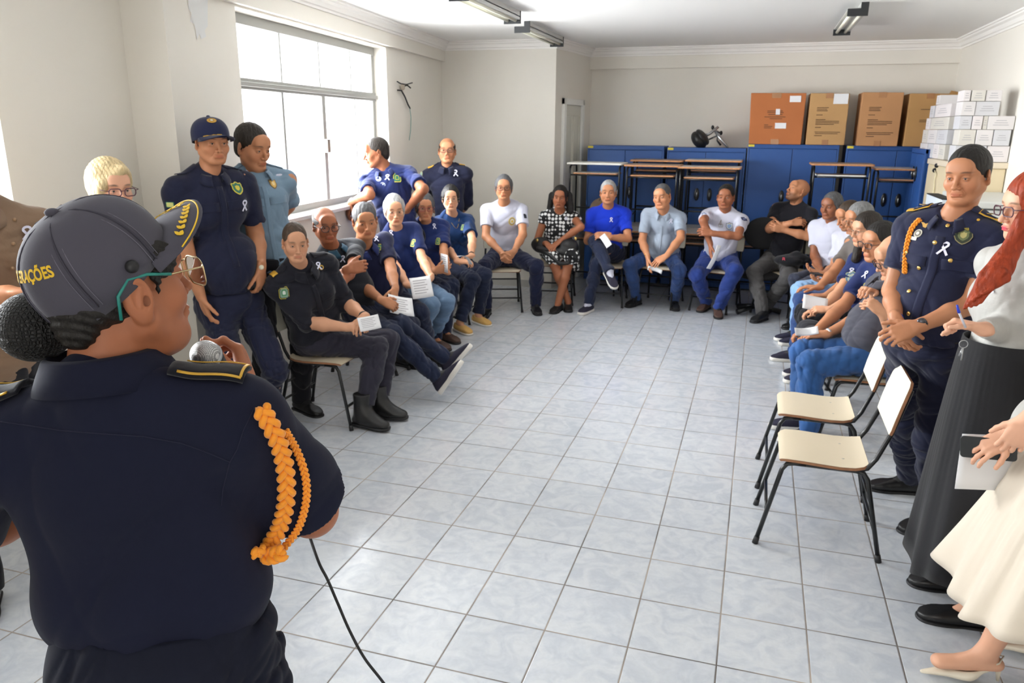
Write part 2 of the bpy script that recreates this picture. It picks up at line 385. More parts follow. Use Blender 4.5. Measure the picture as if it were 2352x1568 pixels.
# ---- torn-out wiring beside the window
wr = thing('loose_wiring', 'torn-out black and green electric wires hanging from a hole beside the window', 'wires', tuple(LP(925, 200, o4)))
wp = lambda x, y, o=.01: LP(x, y, o4 - o)
mb = MB(); mb.ball(wp(925, 200, .022), (.012, .05, .03), 8); mb.build('wall_hole', mat('broken plaster', srgb(190, 178, 160), .9, bump=.6, bscale=60), wr)
blk = mat('black rubber', (.012, .012, .014), .5)
MB().tube([wp(912, 187), wp(920, 192, .05), wp(934, 194, .06), wp(947, 190, .07)], .006, 6).build('wire', blk, wr, True)
MB().tube([wp(930, 197), wp(936, 196, .05), wp(943, 202, .06)], .007, 6).build('wire', blk, wr, True)
MB().tube([wp(913, 207), wp(922, 208, .03), wp(930, 222, .03), wp(937, 240, .03), wp(942, 249, .03)], .008, 6).build('wire', blk, wr, True)
MB().tube([wp(941, 248, .03), wp(944, 270, .02), wp(943, 300, .02), wp(940, 322, .02)], .004, 6).build('wire', mat('green wire', srgb(120, 160, 150), .5), wr, True)

# ---- batten lamps on the ceiling
endm = mat('dark plastic end cap', srgb(38, 40, 42), .5); refl = mat('lamp reflector', srgb(200, 200, 196), .3); tubem = mat('fluorescent tube', srgb(245, 243, 226), .25)
def lamp(x, y0, y1, label):
    t = thing('batten_lamp', label, 'ceiling lamp', (x, y0, ZC), group='twin-tube batten lamps on the ceiling')
    zb = ZC - .10; wd = .15
    for y in (y0, y1):
        mb = MB(); s = -1 if y == y0 else 1
        mb.prism([(-wd / 2, 0), (wd / 2, 0), (wd / 2, .1), (.02, .1), (.02, .055), (-wd / 2, .055)] if True else [], .012, (x, y, zb), (1, 0, 0), (0, 0, 1))
        mb.build('end_cap', endm, t)
    mb = MB(); mb.box((x + .045, (y0 + y1) / 2, ZC - .035), (.05, y1 - y0 - .01, .068)); mb.prism([(-.07, .052), (.07, .052), (.07, .06), (-.07, .06)], y1 - y0, (x, y1, zb), (1, 0, 0), (0, 0, 1)); mb.build('lamp_body', refl, t)
    for dx in (-.042, .03): MB().tube([(x + dx, y0 + .01, zb + .028), (x + dx, y1 - .01, zb + .028)], .014, 12).build('tube', tubem, t, True)
lamp(-2.12, 5.45, 6.70, 'twin-tube ceiling lamp nearest the window, at the top edge')
lamp(-2.22, 7.32, 8.62, 'twin-tube ceiling lamp in front of the wall corner')
lamp(.62, 6.92, 8.24, 'twin-tube ceiling lamp on the right side above the cardboard boxes')
# ================================================================== FURNITURE
blue = mat('blue painted steel', srgb(42, 84, 150), .45, var=.05, vscale=3, bump=.05, bscale=12)
dark = mat('dark gap', (.01, .01, .012), .7)
steel = mat('bare steel', srgb(170, 172, 174), .3, metal=.9)
yellow = mat('yellow tag', srgb(226, 208, 70), .6)
blkm = mat('black painted steel tube', srgb(24, 26, 28), .28, bump=.03)
def cabinet(x0, x1, y0, depth, h, label, rot=False, handles=(1, 1), hz=1.12, tagpos=0):
    """two-door locker; front faces -Y, or -X when rot"""
    t = thing('steel_cabinet', label, 'cabinet', ((x0 + x1) / 2, y0, 0) if not rot else (y0, (x0 + x1) / 2, 0), group=None)
    R = (lambda a, b, z: (a, b, z)) if not rot else (lambda a, b, z: (y0 + (b - y0), x0 + x1 - a, z))
    def bx(mb, a0, a1, b0, b1, z0, z1):
        P = [R(a0, b0, z0), R(a1, b0, z0), R(a1, b1, z0), R(a0, b1, z0)]; mb.hexa(P, [(p[0], p[1], z1) for p in P])
    b = MB(); bx(b, x0, x1, y0 + .018, y0 + depth, 0.02, h); bx(b, x0, x1, y0 - .002, y0 + .03, h - .045, h); bx(b, x0, x1, y0, y0 + .03, .02, .08)
    bx(b, x0, x0 + .02, y0, y0 + .03, .02, h); bx(b, x1 - .02, x1, y0, y0 + .03, .02, h); b.build('cabinet_body', blue, t, bevel=.004)
    xm = (x0 + x1) / 2
    for k, (a0, a1) in enumerate(((x0 + .022, xm - .003), (xm + .003, x1 - .022))):
        d = MB(); bx(d, a0, a1, y0 - .004, y0 + .016, .084, h - .05); dm = d.build('door', blue, t, bevel=.003)
        if handles[k]:
            hx = a1 - .07 if k == 0 else a0 + .07
            m_ = MB(); P = R(hx, y0 - .012, hz); m_.ball(P, (.028, .010, .075) if not rot else (.010, .028, .075), 10); hd = m_.build('handle', mat('black plastic', (.012, .012, .014), .3), dm, True)
            m_ = MB(); P = R(hx, y0 - .024, hz); m_.ball(P, (.008, .006, .03) if not rot else (.006, .008, .03), 8); m_.build('handle_grip', steel, hd, True)
    if tagpos is not None:
        y_ = MB(); bx(y_, x0 + .005 + tagpos, x0 + .07 + tagpos, y0 - .006, y0 - .002, h - .03, h - .004); y_.build('yellow_tag', yellow, t)
    return t
cabinet(-2.02, -1.095, 9.45, .45, 1.665, 'lower blue steel cabinet nearest the white door, leftmost of the row')
cabinet(-1.06, -.165, 9.45, .45, 1.655, 'lower blue steel cabinet with the overturned stool on top')
cabinet(-.15, .825, 9.45, .45, 1.705, 'taller blue steel cabinet carrying the orange-brown box')
cabinet(.90, 1.93, 9.48, .42, 1.70, 'blue steel cabinet in the far corner behind the small white-edged desk')
cabinet(8.50, 9.22, 1.52, .42, 1.69, 'blue steel cabinet along the right wall with its doors facing the chairs', rot=True, tagpos=None, hz=1.44)

# cardboard boxes with printed lines, tape and paper labels
ink = mat('printing ink', srgb(92, 66, 44), .8); paper = mat('white paper', srgb(238, 238, 240), .7); tape = mat('clear brown tape', srgb(168, 116, 72), .2)
def carton(x0, x1, y0, depth, z0, h, col, label, lines, papers, lean=0.0, flap=False):
    cm = mat('cardboard %d' % int(col[0] * 1000), col, .8, bump=.15, bscale=30, bdist=.004, var=.05, vscale=4)
    t = thing('cardboard_box', label, 'box', ((x0 + x1) / 2, y0 + depth / 2, z0), group='tall cardboard boxes on the blue cabinets')
    b = MB(); b.hexa([(x0, y0, z0), (x1, y0, z0), (x1, y0 + depth, z0), (x0, y0 + depth, z0)], [(x0 - lean, y0, z0 + h), (x1 + lean * .3, y0 + .004, z0 + h - .005), (x1 + lean * .3, y0 + depth, z0 + h), (x0 - lean, y0 + depth, z0 + h)])
    b.build('carton_body', cm, t, bevel=.006)
    w = x1 - x0; P = lambda u, v: (x0 + u * w - lean * v, y0 - .0025, z0 + v * h)
    l = MB()
    for u0, u1, v in lines: l.hexa([P(u0, v - .006), P(u1, v - .006), (P(u1, v)[0], y0 + .001, P(u1, v - .006)[2]), (P(u0, v)[0], y0 + .001, P(u0, v - .006)[2])], [P(u0, v + .006), P(u1, v + .006), (P(u1, v)[0], y0 + .001, P(u1, v + .006)[2]), (P(u0, v)[0], y0 + .001, P(u0, v + .006)[2])])
    if lines: l.build('printed_text', ink, t)
    def plate(name, m_, u0, u1, v0, v1, o=.004):
        a = MB(); a.hexa([(P(u0, v0)[0], y0 - o, P(0, v0)[2]), (P(u1, v0)[0], y0 - o, P(0, v0)[2]), (P(u1, v0)[0], y0, P(0, v0)[2]), (P(u0, v0)[0], y0, P(0, v0)[2])], [(P(u0, v1)[0], y0 - o, P(0, v1)[2]), (P(u1, v1)[0], y0 - o, P(0, v1)[2]), (P(u1, v1)[0], y0, P(0, v1)[2]), (P(u0, v1)[0], y0, P(0, v1)[2])]); return a.build(name, m_, t)
    for q in papers:
        s = plate('paper_label', paper, *q)
    plate('tape', tape, .40, .58, .90, .999, .0035); plate('tape', tape, .42, .58, .001, .10, .0035)
    if flap:
        a = MB(); a.hexa([(x0 + .3, y0 - .05, z0 + h - .12), (x0 + .38, y0 - .02, z0 + h + .02), (x1 + .12, y0 + .05, z0 + h - .005), (x1 + .1, y0 + .02, z0 + h - .1)], [(x0 + .3, y0 - .045, z0 + h - .12), (x0 + .38, y0 - .015, z0 + h + .025), (x1 + .12, y0 + .055, z0 + h), (x1 + .1, y0 + .025, z0 + h - .1)]); a.build('flap', cm, t)
    return t
tl = [(.2, .5, .72), (.2, .46, .69), (.2, .48, .66), (.2, .36, .58), (.2, .45, .49), (.2, .8, .46), (.2, .8, .43), (.2, .68, .40), (.2, .35, .34), (.2, .86, .25), (.22, .8, .22), (.2, .4, .18)]
carton(-.145, .415, 9.42, .42, 1.705, .555, srgb(186, 112, 64), 'orange-brown cardboard box, widest of the tall boxes, with three white labels', [(.33, .62, .65), (.33, .64, .62), (.35, .62, .58), (.28, .68, .535), (.38, .62, .50), (.28, .36, .38), (.28, .44, .35), (.28, .42, .32)], [(.74, .95, .82, .94), (.49, .57, .58, .69), (.49, .70, .31, .42)], .02)
carton(.465, .865, 9.42, .42, 1.705, .55, srgb(192, 150, 100), 'tan cardboard box with a large white shipping label at its top corner', tl, [(.60, .97, .79, .985)], .0)
carton(.99, 1.395, 9.40, .42, 1.70, .56, srgb(188, 138, 94), 'tan cardboard box without a label, third along the cabinet tops', tl, [], .0)
carton(1.455, 1.86, 9.40, .42, 1.70, .545, srgb(184, 140, 88), 'tan cardboard box with a raised flap, half hidden by white packages', [(.3, .7, .7), (.3, .8, .5), (.3, .8, .47)], [], .0, True)

# overturned stool
st = thing('overturned_stool', 'black round swivel stool lying on its side on the blue cabinet', 'stool', (-.62, 9.62, 1.655))
oy = 9.60
P_ = lambda x, y, o=0: on_y(1570 + x / 18.09, 270 + y / 18.09, oy + o)
ax = nrm(P_(1450, 380) - P_(700, 980)); c0 = P_(640, 930)
m_ = MB()
Mx = np.array([ax, np.cross([0, 1, 0], ax), [0, 1, 0]]).T
m_.ball(c0 - [0, 0, 0], (.075, .115, .15), 14, Mx); m_.ball(c0 + ax * .05, (.05, .11, .14), 12, Mx)
m_.build('padded_seat', mat('black vinyl', (.012, .012, .013), .45), st, True)
MB().tube([c0 + ax * .06, P_(1080, 670), P_(1450, 380)], [.02, .016, .015], 12).build('column', steel, st, True)
MB().tube([P_(1300, 560, -.02), P_(1480, 800, -.05), P_(1840, 1250, -.10)], [.012, .02, .012], 8).build('base_leg', steel, st, True)
MB().tube([P_(1300, 560, 0), P_(1240, 470, .05)], [.014, .010], 8).build('base_leg', steel, st, True)
MB().tube([P_(1330, 540, 0), P_(1520, 640, .10)], [.014, .010], 8).build('base_leg', steel, st, True)
MB().tube([P_(1060, 910, -.03), P_(1400, 750, -.05), P_(1390, 950, -.06), P_(1550, 1150, -.07)], [.009, .009, .009, .013], 8).build('lever', blkm, st, True)
for q, o in (((1210, 410), .05), ((1560, 640), .1)): MB().ball(P_(*q, o), (.018, .018, .025), 8).build('castor', blkm, st, True)

# school desks, one row standing, another row stood on top
lam = mat('grey laminate', srgb(206, 202, 194), .35, var=.03); lamw = mat('white laminate', srgb(232, 230, 222), .35)
edge = mat('plywood edge', srgb(196, 140, 96), .6, var=.12, vscale=30)
def desk(x, y, z, w, label, top=None, white_edge=False, dz=.765, shelf=None):
    t = thing('school_desk', label, 'desk', (x, y, z), group='school desks stacked in front of the cabinets')
    h = dz; d = .42
    a = MB(); a.prism(rrect(w, d, .03), .018, (x, y, z + h - .018), (1, 0, 0), (0, 1, 0), .003); o = a.build('desk_top', edge if not white_edge else lamw, t)
    a = MB(); a.prism(rrect(w - .012, d - .012, .028), .002, (x, y, z + h + .0001), (1, 0, 0), (0, 1, 0)); a.build('laminate_sheet', top or lam, o)
    a = MB(); a.prism(rrect(w * .80, d * .7, .02), .014, (x, y, z + h - .125), (1, 0, 0), (0, 1, 0), .003); o = a.build('shelf', shelf or edge, t)
    a = MB(); a.prism(rrect(w * .80 - .01, d * .7 - .01, .02), .002, (x, y, z + h - .1109), (1, 0, 0), (0, 1, 0)); a.build('laminate_sheet', top or lam, o)
    for s in (-1, 1):
        xs = x + s * (w / 2 - .035)
        for sy in (-1, 1):
            MB().tube([(xs, y, z + h - .03), (xs, y + sy * .10, z + h - .03), (xs, y + sy * .15, z + h - .045), (xs, y + sy * .165, z + h - .09), (xs, y + sy * .165, z + .0)], .011, 8).build('leg', blkm, t, True)
        MB().tube([(xs, y - .165, z + .12), (xs, y + .165, z + .12)], .009, 8).build('rail', blkm, t, True)
    MB().tube([(x - w / 2 + .035, y + .165, z + .2), (x + w / 2 - .035, y + .165, z + .2)], .009, 8).build('rail', blkm, t, True)
    MB().tube([(x - w / 2 + .035, y - .15, z + h - .135), (x + w / 2 - .035, y - .15, z + h - .135)], .008, 8).build('rail', blkm, t, True)
Y1, Y2 = 8.78, 9.22
desk(-1.755, Y1, 0, .62, 'school desk on the floor under the white-topped desk, by the door'); desk(-1.12, Y1, 0, .62, 'school desk on the floor behind the man in the bright blue shirt')
desk(-.50, Y1, 0, .64, 'school desk on the floor behind the man in the grey shirt'); desk(.16, Y1, 0, .62, 'school desk on the floor behind the seated man in black')
desk(.80, Y1, 0, .62, 'school desk on the floor under the desk with the pale shelf')
desk(-1.755, Y1, .768, .63, 'upper desk with a white top, leftmost of the stacked row', lamw, True, .725)
desk(-1.12, Y1, .768, .61, 'upper desk with a brown top above the bright blue shirt', mat('worn brown laminate', srgb(150, 128, 112), .4), dz=.715)
desk(-.515, Y1, .768, .66, 'upper desk with a pale wood top at the right end of the left stack', lam, dz=.705)
desk(-1.13, Y2, 0, .60, 'floor desk in the second row behind the brown-topped desk'); desk(-.50, Y2, 0, .62, 'floor desk in the second row behind the pale wood desk')
desk(-1.13, Y2, .768, .60, 'upper desk in the second row peeping over the brown top', mat('worn brown laminate', srgb(150, 128, 112), .4), dz=.752)
desk(-.50, Y2, .768, .62, 'upper desk in the second row peeping over the pale wood top', lam, dz=.762)
desk(.80, Y1, .768, .60, 'tall stacked desk standing alone with a pale shelf bar', mat('worn brown laminate', srgb(150, 128, 112), .4), dz=.765, shelf=lamw)
desk(1.36, Y1 + .22, 0, .60, 'floor desk in the corner by the right-hand cabinet'); desk(1.42, Y1 + .25, .768, .56, 'upper desk in the corner with white-capped edges', lam, dz=.72, white_edge=False)

# things behind the seated row
bg_ = thing('brown_bag', 'brown cloth bag on the desk behind the man in bright blue', 'bag', tuple(on_y(1375, 492, 8.72)))
bx_ = MB(); bx_.ball(on_y(1378, 482, 8.72), (.12, .09, .13), 12); bx_.ball(on_y(1384, 465, 8.72), (.08, .07, .06), 10); bx_.build('bag_body', mat('brown canvas', srgb(134, 112, 92), .9, bump=.6, bscale=12, bdist=.01), bg_, True)
MB().tube([on_y(1370, 470, 8.68), on_y(1382, 452, 8.66), on_y(1398, 468, 8.68)], .008, 8).build('strap', mat('brown strap', srgb(90, 72, 58), .8), bg_, True)
oc = thing('office_chair_back', 'black rounded chair back behind the bald man in the black T-shirt', 'chair', (.12, 8.45, 0))
a = MB(); a.ball((.10, 8.42, .82), (.20, .05, .17), 14); a.build('backrest', mat('black fabric', (.01, .01, .011), .9), oc, True)
MB().tube([(.10, 8.47, .7), (.1, 8.47, .35), (.1, 8.3, .34)], .02, 8).build('post', blkm, oc, True)
a = MB(); a.ball((.1, 8.28, .40), (.22, .2, .045), 12); a.build('seat', MATS['black fabric'], oc, True)
MB().tube([(.1, 8.28, .38), (.1, 8.28, .06)], .025, 8).build('column', blkm, oc, True)
for k in range(5):
    an = k * 2 * math.pi / 5; MB().tube([(.1, 8.28, .08), (.1 + .24 * math.cos(an), 8.28 + .24 * math.sin(an), .03)], [.02, .03], 8).build('base_leg', blkm, oc, True)

# big beige appliance, white chest and grey metal box along the right wall
beige = mat('beige enamel', srgb(222, 206, 172), .45, var=.02); off = mat('off-white enamel', srgb(214, 216, 212), .4, var=.02); grey = mat('grey metal', srgb(160, 162, 160), .45)
t = thing('beige_appliance', 'tall beige metal cabinet under the stack of white boxes', 'appliance', (1.75, 7.9, 0))
a = MB(); a.box((1.75, 7.93, .78), (.43, .88, 1.56)); a.build('appliance_body', beige, t, bevel=.012)
a = MB(); a.box((1.75, 7.93, 1.585), (.45, .91, .05)); a.build('top_rim', mat('cream plastic rim', srgb(228, 214, 190), .4), t, bevel=.008)
for q in ((2152, 380), (2147, 391)):
    P = on_x(*q, 1.53); MB().ball(P, (.02, .035, .022), 8).build('socket', mat('black plastic', (.012, .012, .014), .3), t, True)
P = [on_x(*q, 1.522) for q in ((2147, 392), (2150, 402), (2146, 415), (2146, 428), (2140, 470))]; MB().tube(P, .006, 6).build('cord', mat('cream cable', srgb(225, 215, 180), .5), t, True)
t = thing('white_chest', 'white chest with a flat top behind the standing officer', 'appliance', (1.72, 6.9, 0))
a = MB(); a.box((1.73, 6.92, .655), (.42, 1.06, 1.31)); a.build('chest_body', off, t, bevel=.012)
a = MB(); a.box((1.73, 6.92, 1.345), (.44, 1.10, .05)); a.build('lid', off, t, bevel=.01)
t = thing('white_printer_box', 'white flat carton with a dark top edge leaning beside the grey metal box', 'box', (1.5, 7.3, 1.2))
a = MB(); a.box((1.46, 7.28, 1.26), (.09, .62, .14)); a.build('carton_body', mat('cool white card', srgb(212, 220, 228), .6), t, bevel=.004)
a = MB(); a.box((1.46, 7.28, 1.334), (.092, .62, .008)); a.build('dark_edge', dark, t)
t = thing('grey_metal_box', 'grey metal cabinet with a paper sheet taped on its front', 'cabinet', (1.42, 7.0, 0))
a = MB(); a.box((1.42, 7.25, .595), (.17, .76, 1.19)); a.build('box_body', grey, t, bevel=.008)
a = MB(); a.box((1.42, 6.866, 1.02), (.12, .004, .2)); a.build('paper_sheet', paper, t)
a = MB(); a.box((1.44, 6.866, 1.155), (.04, .004, .025)); a.build('blue_sticker', mat('blue sticker', srgb(70, 120, 170), .5), t)
# stack of white packages
pk = [mat('white package %d' % i, c, .6, var=.02) for i, c in enumerate((srgb(226, 222, 222), srgb(214, 214, 218), srgb(232, 226, 226), srgb(220, 216, 208)))]
rows = [(2.10, 2.19, [(2142, 2150), (2150, 2182), (2183, 2219), (2221, 2253), (2254, 2291)]), (1.985, 2.10, [(2131, 2140), (2143, 2178), (2179, 2195), (2196, 2234), (2234, 2290)]),
        (1.875, 1.985, [(2126, 2135), (2137, 2178), (2179, 2190), (2191, 2231), (2232, 2256), (2257, 2268), (2268, 2346)]),
        (1.745, 1.875, [(2122, 2133), (2134, 2154), (2155, 2178), (2179, 2206), (2207, 2245), (2246, 2285), (2286, 2326), (2327, 2366)]), (1.612, 1.745, [(2120, 2137), (2138, 2150), (2151, 2163), (2164, 2178), (2179, 2200), (2201, 2276), (2277, 2364)])]
side_n = ['top', 'second', 'third', 'fourth', 'bottom']
for ri, (z0, z1, iv) in enumerate(rows):
    for k, (a0, a1) in enumerate(iv):
        yy = 120
        if a1 <= 2178:
            ya = on_x(a1, 290, 1.56)[1]; yb = on_x(a0, 290, 1.56)[1]; ya = max(7.5, ya)
            c = ((1.56 + 1.74) / 2, (ya + yb) / 2, (z0 + z1) / 2); s = (.18, max(.02, yb - ya - .004), z1 - z0 - .003)
        else:
            xa = max(1.56, on_y(a0, 290, 7.48)[0]); xb = min(1.965, on_y(a1, 290, 7.48)[0])
            if xb - xa < .02: continue
            c = ((xa + xb) / 2, 7.60 + random.uniform(-.006, .006), (z0 + z1) / 2); s = (xb - xa - .003, .22, z1 - z0 - .003)
        t = MB(); t.box(c, s); root = t.build('white_package', pk[(ri + k) % 4], None, bevel=.003)
        place = 'on its side face' if a1 <= 2178 else 'on its front'
        tag(root, 'white package, %s layer of the stack, %s from the left in it' % (side_n[ri], ('first', 'second', 'third', 'fourth', 'fifth', 'sixth', 'seventh', 'eighth')[k]), 'package', 'white packages stacked on the beige appliance')
        t = MB()
        for j in range(3):
            if a1 <= 2178: t.box((c[0] - s[0] / 2 - .0006, c[1], c[2] + (j - 1) * .018), (.001, s[1] * (.6 - .1 * j), .004))
            else: t.box((c[0], c[1] - s[1] / 2 - .0006, c[2] + (j - 1) * .018), (s[0] * (.6 - .1 * j), .001, .004))
        t.build('printed_text', mat('faint grey print', srgb(172, 170, 176), .8), root)

# ------------------------------------------------------------------ school chairs (front faces local +X)
cream = mat('cream laminate', srgb(222, 208, 182), .38, var=.015, bump=.03, bscale=200); ply = mat('brown plywood edge', srgb(150, 104, 72), .5, var=.1, vscale=40)
creamb = mat('cream laminate back', srgb(232, 228, 210), .38, var=.01)
def make_chair():
    t = thing('school_chair', '', 'chair', (0, 0, 0), local=True)
    def sheet(name, prof, w, m_top, m_edge, taper=None):
        """profile in xz, swept across y, with rounded corners"""
        n = len(prof); W = [w / 2] * n if taper is None else taper; th = .011; mb = MB()
        top = [[(p[0], s * W[i], p[1]) for s in np.linspace(-1, 1, 9)] for i, p in enumerate(prof)]
        nn = []
        for i in range(n):
            a = np.array(prof[max(0, i - 1)]); b = np.array(prof[min(n - 1, i + 1)]); d = nrm(b - a); q_ = np.array([-d[1], d[0]]); nn.append(q_ if (q_[1] > .5 or q_[0] > .5) else -q_)
        bot = [[(p[0] - nn[i][0] * th, s * W[i], p[1] - nn[i][1] * th) for s in np.linspace(-1, 1, 9)] for i, p in enumerate(prof)]
        eps = [[(q[0] + nn[i][0] * .0012, q[1] * .985, q[2] + nn[i][1] * .0012) for q in row] for i, row in enumerate(top)]
        core = MB(); core.grid(top); core.grid([r[::-1] for r in bot])
        ring_t = [top[0][j] for j in range(9)] + [top[i][8] for i in range(1, n)] + [top[n - 1][j] for j in range(7, -1, -1)] + [top[i][0] for i in range(n - 2, 0, -1)]
        ring_b = [bot[0][j] for j in range(9)] + [bot[i][8] for i in range(1, n)] + [bot[n - 1][j] for j in range(7, -1, -1)] + [bot[i][0] for i in range(n - 2, 0, -1)]
        k = len(ring_t); core.add(ring_t + ring_b, [(i, (i + 1) % k, k + (i + 1) % k, k + i) for i in range(k)])
        o = core.build(name, m_edge, t, 0.7)
        l = MB(); l.grid(eps[0:n]); lo = l.build('laminate_sheet', m_top, o, 0.7); lo.matrix_parent_inverse = Matrix.Identity(4)
        return o
    sp = [(.195 - .0, .418), (.185, .427), (.165, .433), (.10, .434), (.02, .430), (-.06, .427), (-.12, .430), (-.155, .438), (-.175, .448)]
    sheet('seat', sp, .39, cream, ply, [.165, .178, .19, .195, .195, .195, .193, .186, .17])
    bp = [(-.235, .60), (-.240, .62), (-.248, .66), (-.262, .72), (-.278, .78), (-.290, .815), (-.296, .832)]
    sheet('backrest', bp[::-1], .38, creamb, ply, [.145, .170, .184, .190, .192, .191, .184])
    for s in (-1, 1):
        y = s * .165
        for fx in (1, -1):
            o = MB().tube([(fx * .08, y, .408), (fx * .13, y, .408), (fx * .16, y * 1.01, .402), (fx * .18, y * 1.04, .375), (fx * .262, s * .198, .012)], .0105, 10).build('leg', blkm, t, True)
            c = MB().tube([(fx * .257, s * .1965, .034), (fx * .264, s * .199, .0)], [.0125, .0145], 10).build('foot_cap', MATS['black rubber'], o, True); c.matrix_parent_inverse = Matrix.Identity(4)
        MB().tube([(-.08, y, .408), (.08, y, .408)], .0105, 10).build('seat_rail', blkm, t, True)
        MB().tube([(-.02, y * 1.03, .412), (-.12, y * 1.05, .413), (-.17, y * 1.06, .43), (-.20, y * 1.06, .48), (-.245, y * 1.02, .60), (-.300, y * .95, .80)], .0105, 10).build('back_post', blkm, t, True)
    for fx, z in ((1, .15), (-1, .15), (-1, .27)):
        xx = fx * (.18 + .08 * (1 - z / .37)); yy = .166 + .03 * (1 - z / .37)
        MB().tube([(xx, -yy, z), (xx, yy, z)], .008, 8).build('rung', blkm, t, True)
    s_ = MB()
    for x, y in ((.1, .09), (.1, -.09), (-.08, .09), (-.08, -.09)): s_.ball((x, y, .4335 if x > 0 else .4285), (.007, .007, .0015), 6)
    s_.build('rivets', mat('rivet', srgb(190, 184, 170), .4, metal=.5), t, True)
    return t
CH = make_chair(); FIRST = [True]
def chair(x, y, facing_deg, label, group=None):
    o = CH if FIRST[0] else copy_tree(CH); FIRST[0] = False
    o.location = (x, y, 0); o.rotation_euler = (0, 0, math.radians(facing_deg)); o['label'] = label
    if group: o['group'] = group
    elif 'group' in o: del o['group']
    return o
chair(.395, 3.59, 180, 'empty cream-seated school chair nearest the camera', 'empty chairs beside the standing officer')
chair(.400, 4.19, 180, 'empty cream-seated school chair behind the nearest empty one', 'empty chairs beside the standing officer')
